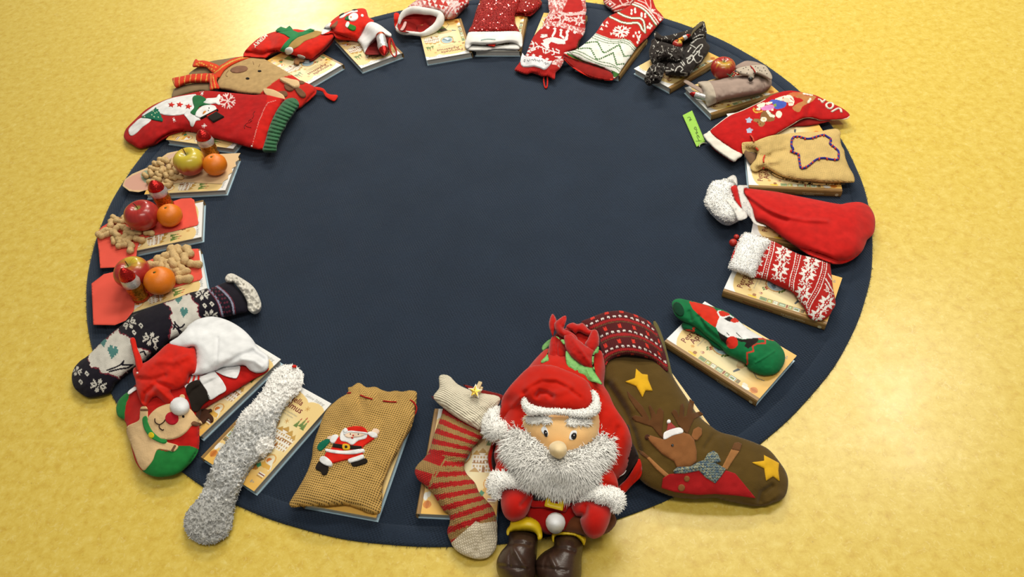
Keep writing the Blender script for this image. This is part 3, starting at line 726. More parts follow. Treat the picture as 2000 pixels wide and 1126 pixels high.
FELT_BLACK = fabric('black_felt', '231C15', kind='felt', scale=700, bump=.25)
FELT_TAN = fabric('tan_felt', 'E3BC84', kind='felt', scale=260, bump=.3, var=.10)
FELT_BROWN = fabric('brown_felt', '7B5236', kind='felt', scale=700, bump=.25)
FELT_YELLOW = fabric('yellow_felt', 'E3AC22', kind='felt', scale=700, bump=.3)
FELT_SKIN = fabric('skin_felt', 'F3D2B0', kind='felt', scale=700, bump=.2)
PRINT = fabric('printed_cloth', None, kind='felt', scale=800, bump=.25)
KNIT = fabric('patterned_knit', None, kind='knit', scale=330, bump=.55, sheen=.2)
FINEKNIT = fabric('fine_patterned_knit', None, kind='knit', scale=520, bump=.4, sheen=.2)
FUR = furmat('white_plush_fur', np.array([.97, .96, .92]), .12)
FURC = furmat('plush_fur_coloured', None, .12)
PLUSH_RED = fabric('red_plush', 'C81D0B', kind='felt', scale=520, bump=.3, sheen=.45, var=.08)
PILE_RED = fabric('deep_red_pile', 'BC160B', kind='felt', scale=900, bump=.35, sheen=.7, var=.1)

# ================================================================== the big santa plush backpack
def santa_plush():
    S1, S2, S3 = Z(930, 600, 5.5556), Z(930, 760, 5.5556), Z(930, 926, 5.5556)
    b = U((1090, 930), RUGZ)[0]
    t = thing('santa_backpack', 'large plush santa backpack with white beard, gathered red sack top and brown boots', 'plush toy', (b[0], b[1], RUGZ))
    skin = fabric('plush_skin', 'F3C580', kind='felt', scale=500, bump=.25, sheen=.5, var=.10)
    leather = plain('brown_boot_leather', '3F2A1E', rough=.34, spec=.5, bump=.12, bscale=260, var=.15)
    gold = plain('yellow_vinyl', 'E2BC14', rough=.36, spec=.45, bump=.06, bscale=90)
    ribbon = fabric('green_satin', '84BE66', kind='felt', scale=160, bump=.7, rough=.38, spec=.6, sheen=.1, var=.28)
    dark = fabric('black_nylon', '2E211C', kind='weave', scale=900, bump=.2)
    white = fabric('white_plush', 'F2ECDD', kind='felt', scale=420, bump=.4, sheen=.6)
    roll = fabric('brown_plush', '6A3A1E', kind='felt', scale=500, bump=.3, sheen=.4)
    cat = lambda *a: np.vstack(a)
    # straps and side panels low down
    soft('side_panel', S2((1640, 380), (1690, 560), (1730, 640), (1762, 720), (1740, 790), (1640, 930), (1545, 1060), (1480, 1000), (1500, 700)), 1.2, 2.0, dark, t, sp=3, hb=1.2)
    soft('shoulder_strap', S2((1768, 740), (1800, 840), (1785, 945), (1700, 1030), (1600, 1135), (1530, 1150), (1540, 1060), (1640, 960), (1740, 800)), .9, 2.2, PLUSH_RED, t, sp=3, hb=1.3)
    soft('side_panel', S2((200, 570), (170, 700), (180, 860), (230, 890), (300, 800), (260, 600)), 1.0, 2.8, dark, t, sp=3, hb=1.)
    soft('shoulder_strap', S2((180, 565), (140, 660), (124, 740), (140, 830), (175, 920), (215, 920), (180, 840), (172, 740), (190, 640), (210, 575)), .9, 3.1, PLUSH_RED, t, sp=3, hb=1.)
    # the sack behind
    bagout = cat(S1((560, 655), (640, 560), (730, 470), (800, 440), (900, 470), (1000, 500), (1150, 510), (1280, 470), (1340, 460), (1372, 500), (1392, 600), (1400, 670), (1390, 780), (1390, 850), (1440, 935), (1490, 1050)),
                 S2((1530, 230), (1600, 330), (1655, 430), (1690, 560), (1685, 660), (1650, 790), (1630, 870), (1560, 945), (1450, 1010), (1300, 1040), (900, 1050), (500, 1000), (300, 930), (240, 880), (200, 760), (195, 690), (225, 560), (260, 330), (300, 120)), S1((360, 880), (450, 760)))
    bag = soft('sack', bagout, 7.5, [(1060, 690, 6.5), (1170, 700, 6.), (1230, 860, 3.2), (1215, 920, 3), (980, 900, 3.5), (1000, 760, 5), (1080, 940, 3)], PLUSH_RED, t, sp=3, hb=3.4, flat=1.2,
               folds=[(S1((1380, 840), (1250, 900), (1340, 1000)), 5, -.35), (S2((1540, 420), (1480, 700), (1350, 800)), 6, -.5)], rough=.12, rs=18)
    cord('seam_piping', [(*p, h) for p, h in zip(S2((1640, 400), (1688, 560), (1682, 670), (1645, 820), (1610, 905), (1540, 950)), (4.3, 4.2, 4.2, 4.2, 4.2, 4.3))], .09, white, t)
    # gathered top
    def pet(nm, pts, T, z, m=PILE_RED, hb=.9, folds=(), flat=0.): return soft(nm, S1(*pts), T, z, m, t, sp=2.2, hb=hb, folds=folds, flat=flat, rough=.08, rs=6)
    pet('ribbon', [(808, 340), (740, 390), (714, 430), (722, 472), (780, 430), (830, 380)], .3, 7.0, ribbon, .3)
    pet('gathered_collar', [(960, 230), (1040, 165), (1100, 180), (1160, 170), (1230, 240), (1300, 240), (1332, 300), (1335, 400), (1290, 560), (1100, 620), (960, 560), (800, 560), (785, 480), (800, 380), (850, 300), (900, 250)], 2.2, 8.5, PILE_RED, 2.5)
    pet('gathered_collar', [(975, 215), (1000, 180), (1050, 165), (1100, 185), (1155, 170), (1190, 205), (1230, 245), (1290, 240), (1300, 265), (1235, 300), (1180, 285), (1110, 255), (1080, 285), (1030, 240)], 1.0, 11.2)
    pet('pointed_flap', [(830, 68), (868, 125), (872, 200), (850, 255), (832, 312), (808, 260), (789, 195), (800, 120)], .9, 10.5)
    pet('gathered_collar', [(870, 310), (920, 330), (965, 400), (985, 470), (985, 530), (900, 575), (790, 582), (785, 480), (797, 400), (820, 320)], 1.4, 10., folds=[(S1((880, 350), (870, 440), (880, 540)), 3, -.5)])
    pet('pointed_flap', [(968, 86), (980, 130), (962, 195), (955, 235), (1010, 255), (1075, 300), (1100, 350), (1060, 390), (970, 330), (905, 300), (860, 245), (850, 170), (905, 120)], 1.3, 11.4, folds=[(S1((960, 110), (920, 180), (960, 260)), 3, -.4)])
    pet('pointed_flap', [(1292, 238), (1325, 290), (1335, 390), (1310, 440), (1290, 480), (1262, 655), (1235, 560), (1180, 410), (1212, 340), (1235, 290), (1255, 255)], 1.3, 11.6)
    pet('pointed_flap', [(960, 300), (1030, 290), (1080, 330), (1130, 365), (1190, 415), (1240, 440), (1275, 470), (1262, 560), (1262, 655), (1180, 640), (1060, 560), (985, 470), (960, 400)], 1.6, 12.2, folds=[(S1((1050, 350), (1150, 480), (1230, 600)), 4, .3)])
    pet('ribbon', [(795, 440), (760, 520), (704, 580), (715, 606), (760, 590), (788, 580), (780, 500)], .3, 11.8, ribbon, .3)
    pet('ribbon', [(978, 462), (1060, 558), (1130, 610), (1180, 640), (1265, 655), (1300, 720), (1368, 832), (1300, 815), (1210, 788), (1170, 740), (1050, 697), (980, 610)], .6, 12.3, ribbon, .4, folds=[(S1((1130, 620), (1090, 700)), 2, -.3), (S1((1200, 650), (1240, 760)), 2.5, .3)])
    pet('ribbon', [(1328, 415), (1272, 490), (1256, 560), (1268, 660), (1295, 705), (1278, 620), (1284, 510), (1326, 490)], .3, 12.8, ribbon, .3)
    pet('ribbon', [(862, 312), (900, 345), (955, 350), (960, 405), (930, 380), (895, 325)], .2, 12.3, ribbon, .3)
    # face, hat, beard
    zf = [(1095, 800, 12), (1095, 880, 11), (1030, 840, 10.5), (1165, 850, 10.5)]
    def fp(q):
        B = Brush(q, S2, 'F7CC8A'); p = B.p
        for x, y, r, k in ((640, 560, 170, .55), (1150, 560, 170, .45), (880, 330, 150, .3), (890, 600, 130, .6)):
            w = np.exp(-((p[:, 0]-x)**2+(p[:, 1]-y)**2)/r**2)[:, None]*k; B.c = B.c*(1-w)+C('EFA24E')*w
        return B.c
    skinp = fabric('plush_skin_blush', None, kind='felt', scale=500, bump=.25, sheen=.5, var=.05)
    face = soft('face', S2((500, 210), (560, 255), (750, 262), (940, 262), (1100, 290), (1320, 255), (1340, 330), (1337, 420), (1300, 520), (1150, 640), (1000, 690), (900, 720), (780, 690), (700, 610), (580, 500), (510, 410), (487, 330)), 3.6, zf, skinp, t, fp, sp=2.5, hb=3, flat=.6)
    beard = soft('beard', cat(S2((450, 375), (505, 392), (600, 490), (740, 590), (800, 650), (830, 720), (900, 742), (965, 720), (990, 662), (1100, 630), (1250, 540), (1340, 440), (1420, 455), (1470, 530), (1488, 610), (1460, 700), (1390, 790), (1330, 880), (1280, 970), (1220, 1060)), S3((1150, 140), (1070, 205), (980, 232), (880, 212), (780, 185), (690, 150), (610, 105)), S2((550, 1050), (500, 980), (460, 890), (400, 830), (340, 740), (300, 680), (320, 580), (360, 490), (385, 430))),
                3.2, [(1095, 900, 11.5), (1090, 950, 8.5), (1000, 870, 9.5), (1190, 870, 9.5)], FUR, t, sp=2.5, hb=2)
    fr = fur_on(beard, .50, .017, .0008, FUR, 'beard_fur', beard.obj, droop=.15, jit=.38, seed=11, bias=(0, -.9, -.25)); fr['kind'] = 'stuff'
    soft('nose', S2((790, 620), (830, 572), (895, 556), (955, 580), (984, 640), (972, 700), (905, 742), (845, 722), (800, 684)), 2.6, 15.2, fabric('plush_nose', 'F4D6A0', kind='felt', scale=600, bump=.4, sheen=.6), t, sp=2, hb=1.5)
    for c, pts, pc, pr in ((0, [(705, 432), (722, 405), (745, 400), (768, 425), (782, 470), (774, 505), (742, 488), (715, 462)], (755, 474), (21, 36)), (1, [(1012, 535), (1012, 500), (1030, 458), (1062, 442), (1090, 452), (1090, 485), (1074, 528), (1045, 542)], (1060, 503), (29, 37))):
        e = patch('eye', S2(*pts), face, plain('eye_white', 'EFEBE2', rough=.2), t, lift=.15, sp=1.5, smooth=True)
        patch('pupil', S2(pixels_disc(pc, pr[0], 18, pr[1], -.2 if c == 0 else .35)), face, plain('eye_black', '1E1714', rough=.12, spec=.6), e, lift=.22, sp=1.2)
        patch('eye_glint', S2(pixels_disc((pc[0]+2, pc[1]-6), 6, 8)), face, plain('eye_white', 'EFEBE2', rough=.2), e, lift=.26, sp=1.)
    for sd, pts in ((1, [(545, 310), (600, 284), (700, 277), (785, 300), (810, 340), (780, 362), (720, 352), (640, 360), (570, 345)]), (2, [(1000, 322), (1060, 310), (1160, 310), (1220, 330), (1240, 365), (1180, 382), (1080, 372), (1005, 382)])):
        s = soft('eyebrow', S2(*pts), 1.0, 0, FUR, t, sp=2, hb=.3, on=face, lift=.35)
        f = fur_on(s, .6, .008, .0007, FUR, 'eyebrow_fur', s.obj, droop=.1, jit=.5, seed=sd, bias=(-.5 if sd == 1 else .6, -.6, 0)); f['kind'] = 'stuff'
    hat = soft('hat', cat(S1((272, 1085), (276, 1000), (330, 900), (430, 780), (570, 650), (700, 620), (850, 632), (980, 680), (1080, 722), (1200, 792), (1252, 880), (1285, 960)), S2((1275, 130), (1230, 200), (1110, 235), (900, 225), (700, 190), (590, 140), (535, 105), (505, 180), (470, 280), (430, 370), (395, 385), (362, 262), (325, 300), (292, 342), (250, 332), (262, 230), (268, 140))),
               2.6, [(1100, 790, 13.4), (1040, 770, 12), (1000, 740, 11), (1090, 725, 12.5), (985, 800, 9), (980, 820, 8)], PLUSH_RED, t, sp=2.5, hb=2, flat=.9,
               folds=[(S1((520, 930), (600, 860), (720, 800), (870, 812), (1000, 880), (1120, 970)), 4, -.4), (S1((560, 880), (680, 790), (870, 780), (1030, 850)), 7, .4), (S1((660, 960), (690, 920), (760, 930), (820, 960)), 5, -1.), (S1((760, 950), (900, 920), (1000, 890)), 6, .35), (S2((520, 110), (460, 200), (440, 300)), 5, -.6), (S1((480, 980), (400, 1060)), 6, .5)], rough=.1, rs=16)
    band = soft('hat_band', cat(S2((525, 92), (560, 150), (650, 190), (780, 214), (900, 217), (1100, 228), (1220, 200), (1272, 130), (1262, 60)), S1((1248, 900),), S2((1300, 40), (1335, 120), (1330, 240), (1230, 298), (1100, 300), (940, 268), (760, 264), (580, 266), (530, 230), (500, 160))), 1.1, [(1095, 800, 15.4), (1030, 790, 14.4), (1165, 790, 14.2), (1160, 765, 13.6)], white, t, sp=2.2, hb=.8)
    f = fur_on(band, .4, .0035, .0008, FUR, 'band_fur', band.obj, droop=.1, jit=.6, seed=5); f['kind'] = 'stuff'
    pom = soft('pompom', S2((90, 330), (150, 230), (250, 205), (255, 330), (292, 342), (360, 262), (392, 330), (385, 420), (340, 500), (260, 555), (180, 560), (110, 520), (75, 430)), 3.2, 7.6, FUR, t, sp=2.2, hb=2)
    f = fur_on(pom, .5, .006, .0008, FUR, 'pompom_fur', pom.obj, droop=.0, jit=.6, seed=6); f['kind'] = 'stuff'
    # trunk, belt, arms
    soft('trunk', S3((470, 250), (700, 150), (1100, 150), (1180, 300), (1150, 480), (1000, 600), (800, 640), (690, 600), (560, 500), (480, 400)), 3.2, 4.2, fabric('dark_red_plush', 'A81410', kind='felt', scale=520, bump=.3, sheen=.4), t, sp=3, hb=2.5)
    soft('coat_hem', S3((590, 280), (680, 250), (1080, 270), (1040, 330), (1000, 350), (960, 410), (840, 380), (720, 360), (600, 350)), 1.0, 7.6, fabric('dark_red_plush', 'A81410'), t, sp=3, hb=.8)
    belt = soft('belt', S3((640, 180), (800, 190), (1110, 200), (1050, 300), (950, 300), (740, 280), (620, 275)), .8, 8.2, plain('black_vinyl', '241E1C', rough=.35), t, sp=3, hb=.4)
    zb = 9.1
    for nm, a in (('buckle', ([(765, 215), (965, 250), (940, 395), (738, 345)], [(825, 245), (912, 265), (897, 318), (810, 300)])),):
        o_, i_ = [resample(S3(*x), 2.) for x in a]; V = []; F = []; n = 40
        rs = lambda p, k: p+(p-p.mean(0))*k
        O, I = (np.array([np.interp(np.linspace(0, len(p), n, endpoint=False), np.arange(len(p)+1), np.r_[p[:, i], p[:1, i]]) for i in (0, 1)]).T for p in (o_, i_))
        for q, z in ((rs(O, .0), zb-.5), (rs(O, .0), zb), (rs(O, -.06), zb+.18), (rs(I, .08), zb+.18), (rs(I, 0), zb), (I, zb-.5)): V.append(U(q, z*.01))
        for k in range(5):
            for i in range(n): j = (i+1) % n; F.append((k*n+i, k*n+j, (k+1)*n+j, (k+1)*n+i))
        mesh_obj(nm, np.vstack(V), F, gold, t)
    soft('sleeve', S2((290, 640), (340, 740), (410, 820), (470, 900), (420, 930), (260, 960), (195, 920), (230, 780)), 2.4, 7.4, PLUSH_RED, t, sp=3, hb=3)
    soft('sleeve', cat(S2((1400, 800), (1470, 860), (1525, 960), (1545, 1060)), S3((1540, 190), (1430, 180), (1240, 170), (1210, 90), (1270, 0)), S2((1320, 890))), 2.6, 8.0, PLUSH_RED, t, sp=3, hb=3, folds=[(S2((1270, 1010), (1400, 1010), (1520, 1060)), 3, -.5), (S2((1330, 930), (1450, 950)), 4, .3)])
    for nm, out, T, z in (('cuff', S3((200, -32), (290, -52), (420, -30), (520, 0), (590, 60), (600, 130), (530, 135), (450, 155), (330, 155), (270, 175), (240, 260), (180, 240), (130, 170), (125, 80), (160, 0)), 2.2, 8.6), ('cuff', S3((1120, 245), (1150, 180), (1220, 130), (1330, 118), (1450, 132), (1560, 180), (1608, 250), (1600, 330), (1550, 405), (1480, 395), (1450, 335), (1330, 315), (1230, 275), (1130, 285)), 2.2, 9.2)):
        c = soft(nm, out, T, z, white, t, sp=2.5, hb=2); f = fur_on(c, .4, .005, .0008, FUR, 'cuff_fur', c.obj, droop=.1, jit=.6, seed=int(z*10)); f['kind'] = 'stuff'
    soft('mitten', S3((262, 185), (270, 150), (480, 120), (560, 125), (640, 180), (645, 222), (608, 285), (580, 370), (530, 450), (450, 490), (380, 492), (310, 450), (272, 350)), 3.0, 7.4, PILE_RED, t, sp=2.5, hb=2.5, folds=[(S3((590, 200), (560, 260), (500, 330)), 5, -.6)])
    soft('brown_roll', S3((935, 420), (1000, 350), (1060, 380), (1130, 400), (1300, 400), (1460, 400), (1510, 450), (1518, 530), (1430, 620), (1250, 668), (1150, 665), (1050, 640), (950, 630), (925, 520)), 3.0, 4.2, roll, t, sp=3, hb=2.6)
    soft('white_knob', S3(pixels_disc((861, 519), 107, 18, 110)), 3.2, 7.0, fabric('white_fleece', 'F3EFE4', kind='felt', scale=420, bump=.3, sheen=.5), t, sp=2.2, hb=2.6)
    soft('mitten', S3((1160, 270), (1240, 260), (1320, 290), (1455, 330), (1466, 420), (1440, 530), (1380, 640), (1280, 682), (1200, 650), (1150, 580), (1128, 490), (1150, 445), (1080, 432), (1040, 372), (1045, 325), (1100, 295)), 3.0, 8.0, PILE_RED, t, sp=2.5, hb=2.5, folds=[(S3((1190, 350), (1180, 420), (1150, 450)), 5, -.8)])
    # trouser ends and boots
    soft('trouser_end', S3((380, 500), (450, 480), (540, 455), (640, 475), (692, 520), (705, 570), (716, 620), (716, 690), (672, 708), (655, 650), (600, 610), (450, 600), (370, 615), (352, 665), (328, 640), (335, 590), (365, 550)), 1.8, 5.6, gold, t, sp=2.5, hb=2.5)
    soft('boot', S3((362, 605), (450, 598), (600, 612), (662, 655), (664, 760), (655, 900), (640, 1000), (645, 1100), (600, 1190), (450, 1235), (320, 1180), (240, 1080), (220, 1000), (228, 920), (275, 830), (345, 745), (355, 660)), 5.2, [(1000, 1040, 2.7), (1015, 1120, 2.3), (1020, 1050, 2.7)], leather, t, sp=3, hb=2.3,
         folds=[(S3((380, 790), (362, 900), (365, 1000)), 2, -.35), (S3((250, 985), (440, 1015), (560, 1025)), 2.2, -.4), (S3((350, 755), (480, 740), (590, 765)), 3, -.5), (S3((400, 800), (460, 900), (540, 1010)), 5, .5)])
    soft('trouser_end', S3((818, 690), (830, 640), (870, 628), (990, 622), (1090, 640), (1150, 665), (1188, 680), (1188, 730), (1160, 790), (1150, 740), (1080, 670), (960, 655), (860, 665), (842, 740)), 1.4, 4.6, gold, t, sp=2.5, hb=2.5)
    soft('boot', S3((848, 665), (960, 642), (1080, 655), (1158, 740), (1152, 840), (1142, 950), (1140, 1100), (1100, 1230), (960, 1300), (780, 1260), (670, 1130), (640, 1000), (652, 930), (720, 850), (800, 800), (842, 770), (842, 700)), 5.2, [(1120, 1040, 2.7), (1100, 1130, 2.3)], leather, t, sp=3, hb=2.3,
         folds=[(S3((770, 880), (740, 960), (735, 1020)), 2, -.35), (S3((670, 1000), (850, 1020), (990, 1045)), 2.2, -.4), (S3((860, 810), (960, 800), (1060, 830)), 3, -.5), (S3((800, 880), (860, 1010)), 5, .5)])

# ================================================================== olive reindeer stocking
def olive_stocking():
    G, S1, Z6 = Z(1080, 590, 2.68), Z(930, 600, 5.5556), Z(1180, 840, 5.118)
    b = U((1330, 850), RUGZ)[0]; t = thing('christmas_stocking', 'big olive green stocking with a felt reindeer, yellow stars and maroon knitted cuff', 'stocking', (b[0], b[1], RUGZ), 'christmas stockings')
    olive = fabric('olive_fleece', '5A4319', kind='felt', scale=420, bump=.4, sheen=.4, var=.1)
    zc = [(1180, 700, 4.2), (1270, 720, 3.7), (1310, 800, 3.6), (1250, 850, 3.5), (1330, 850, 3.4), (1280, 900, 3.0), (1370, 880, 2.6), (1340, 950, 1.7), (1450, 900, 1.4), (1530, 930, 1.0), (1490, 980, .9)]
    soft('back_panel', G((525, 105), (545, 110), (575, 180), (600, 270), (628, 385), (640, 400), (590, 350), (560, 250)), .4, 4.2, fabric('olive_fleece_light', '6E6338', scale=420), t, sp=2.5, hb=.6)
    s = soft('leg_and_foot', G((250, 330), (290, 280), (400, 270), (520, 285), (590, 325), (625, 385), (660, 440), (700, 500), (760, 590), (830, 650), (880, 680), (960, 700), (1060, 735), (1130, 770), (1190, 840), (1225, 900), (1230, 960), (1210, 1020), (1150, 1050), (1090, 1066), (1010, 1058), (900, 1035), (840, 1020), (740, 1027), (640, 1017), (560, 990), (470, 940), (400, 850), (330, 700), (290, 560), (265, 450)),
             3.2, zc, olive, t, sp=2.5, hb=.8, flat=.9, axis=[(1200, 680), (1300, 900)], rough=.12, rs=22,
             folds=[(G((285, 430), (370, 560), (420, 680), (450, 780)), 7, -.9), (G((330, 420), (420, 560)), 8, .5), (G((800, 760), (840, 700), (870, 690)), 6, -.5), (Z6((1560, 700), (1580, 620), (1680, 560)), 6, -.6), (Z6((1650, 720), (1750, 640)), 8, .4)])
    # knitted cuff
    up = S1((1140, 160), (1250, 108), (1400, 52), (1560, 34), (1700, 68), (1830, 122), (1925, 195)); lo = S1((1390, 660), (1440, 580), (1560, 520), (1700, 510), (1860, 545), (1960, 600), (2080, 690))
    st = strip(up, lo)
    def cp(q):
        w = st(q); B = Brush(q, S1, '5A1E1E'); v, u = w[:, 0], w[:, 1]; n = np.nan_to_num(v, nan=-1); rib = .5+.5*np.sin(u*2*math.pi*46); B.c *= (.8+.3*np.nan_to_num(rib))[:, None]
        for k in range(3):
            o = .10+.34*k; B.c[(n > o+.07) & (n < o+.125)] = C('A32222'); B.c[(n > o+.14) & (n < o+.16)] = C('6B4A2A')
            m = (n > o) & (n < o+.05); f = np.nan_to_num((u*13+.3*k) % 1.); B.c[m & (np.abs(f-.5)+4*np.abs((n-o-.02)) < .27) & (np.abs(f-.5)+np.abs(n-o-.042)*8 > .13)] = C('E9DECB')
            h = np.nan_to_num((u*5.2+.45*k+.2) % 1.); hy = n-(o+.245); B.c[(np.abs(h-.5) < .11) & (np.abs(hy) < .045) & ~((np.abs(h-.5) < .02) & (hy < -.02))] = C('DC3626')
        h = np.nan_to_num((u*5.2+.7) % 1.); B.c[(np.abs(h-.5) < .14) & (n < .05) & (n > -.02)] = C('DC3626')
        return B.c
    soft('knitted_cuff', np.vstack([up, S1((1965, 260), (2010, 370), (2060, 520)), lo[::-1], S1((1375, 560), (1345, 420), (1330, 290), (1220, 240))]), 1.6, [(1160, 640, 5.), (1230, 615, 4.6), (1290, 700, 5.2), (1185, 715, 6.0), (1240, 695, 6.6)], fabric('ribbed_cuff_knit', None, kind='rib', scale=260, bump=.5), t, cp, sp=1.2, hb=.9, flat=1.1, axis=[(1190, 620), (1215, 700)])
    def felt(nm, z_, pts, m, lift=.12, sp=2.5, smooth=False, **k): return patch(nm, z_(*pts), s, m, t, lift, sp, smooth, **k)
    felt('star', S1, [(1735, 662), (1800, 720), (1862, 728), (1868, 785), (1915, 900), (1838, 895), (1805, 970), (1745, 865), (1738, 850), (1620, 802), (1722, 765)], FELT_YELLOW, .2, puff=.15)
    felt('star', Z6, [(1598, 245), (1750, 325), (1742, 400), (1755, 505), (1690, 455), (1620, 500), (1610, 440), (1600, 375), (1478, 318), (1600, 302)], FELT_YELLOW, .2, puff=.15)
    ant = fabric('antler_felt', '5E3A1C', scale=500, bump=.3)
    felt('antler', G, [(388, 462), (470, 545), (500, 600), (508, 620), (515, 600), (500, 545), (508, 535), (530, 570), (540, 590), (548, 560), (560, 550), (580, 570), (578, 610), (570, 680), (585, 715), (560, 700), (520, 650), (430, 620), (412, 600), (430, 590), (470, 600), (430, 550), (395, 495)], ant, .14)
    felt('antler', G, [(715, 505), (740, 520), (730, 580), (770, 570), (788, 585), (740, 610), (720, 650), (705, 690), (680, 665), (655, 640), (640, 610), (620, 575), (635, 558), (650, 570), (660, 600), (668, 535), (680, 527), (688, 545), (685, 600), (700, 590)], ant, .14)
    fl = fabric('reindeer_felt', '8E5A30', scale=500, bump=.35)
    felt('reindeer_head', G, [(485, 700), (510, 695), (580, 718), (620, 690), (680, 680), (715, 690), (740, 720), (753, 780), (752, 830), (720, 858), (650, 865), (635, 830), (570, 790), (520, 740)], fl, .22, puff=.15)
    felt('reindeer_ear', G, [(725, 700), (735, 665), (760, 650), (780, 660), (780, 690), (755, 720), (740, 718)], fl, .26)
    felt('reindeer_nose', G, pixels_disc((494, 703), 13, 14), fabric('nose_felt', '4A2A1A'), .3)
    patch('reindeer_eye', Z6(pixels_disc((683, 146), 13, 14)), s, plain('bead_black', '14100C', rough=.1, spec=.7), t, .5, 1.2)
    felt('small_hat', G, [(595, 672), (605, 615), (645, 655)], fabric('small_hat_cloth', 'A34038'), .3)
    felt('small_hat_brim', G, [(578, 695), (590, 675), (650, 655), (675, 660), (680, 680), (630, 695), (585, 716)], FELT_WHITE, .36, smooth=True)
    felt('small_hat_pompom', G, pixels_disc((607, 622), 10, 14), FELT_WHITE, .4)
    lf = fabric('light_reindeer_felt', 'A8713E', scale=500)
    felt('reindeer_arm', G, [(490, 812), (505, 808), (560, 860), (612, 905), (595, 918), (540, 870)], lf, .16)
    felt('reindeer_paw', G, [(445, 770), (470, 780), (505, 808), (492, 815), (455, 790)], fabric('paw_felt', '6B4526'), .16)
    felt('reindeer_arm', G, [(885, 862), (935, 765), (978, 775), (940, 830), (912, 876)], lf, .16)
    felt('reindeer_paw', G, [(935, 768), (948, 735), (970, 730), (990, 740), (978, 777)], fabric('paw_felt', '6B4526'), .2)
    felt('red_vest', G, [(568, 968), (575, 920), (610, 898), (700, 892), (765, 878), (850, 945), (880, 910), (905, 878), (955, 895), (1060, 1022), (960, 1008), (850, 1000), (760, 1005), (640, 990)], fabric('red_vest_felt', 'A81C1C', scale=500, bump=.3), .2)
    sc = fabric('grey_blue_scarf_knit', None, kind='knit', scale=210, bump=.8)
    def scp(q): n = vnoise(q, 2.4, 4)+.6*vnoise(q, 1.3, 8); c = np.empty((len(q), 3)); c[:] = C('6F7A70'); c[n > .35] = C('A39E7C'); c[n < -.35] = C('4C606E'); return c
    felt('scarf', G, [(630, 880), (650, 862), (720, 858), (760, 835), (800, 820), (850, 840), (905, 870), (880, 910), (850, 945), (800, 915), (765, 878), (690, 893), (640, 892)], sc, .34, 1.3, paint=scp, puff=.12)
    felt('scarf_end', G, [(790, 825), (810, 790), (840, 775), (862, 790), (880, 828), (845, 838)], sc, .4, 1.3, paint=scp, puff=.12)
    felt('button', G, pixels_disc((701, 922), 15, 16), fl, .34); felt('button', G, pixels_disc((673, 969), 18, 16), fl, .34)
olive_stocking(); laid()

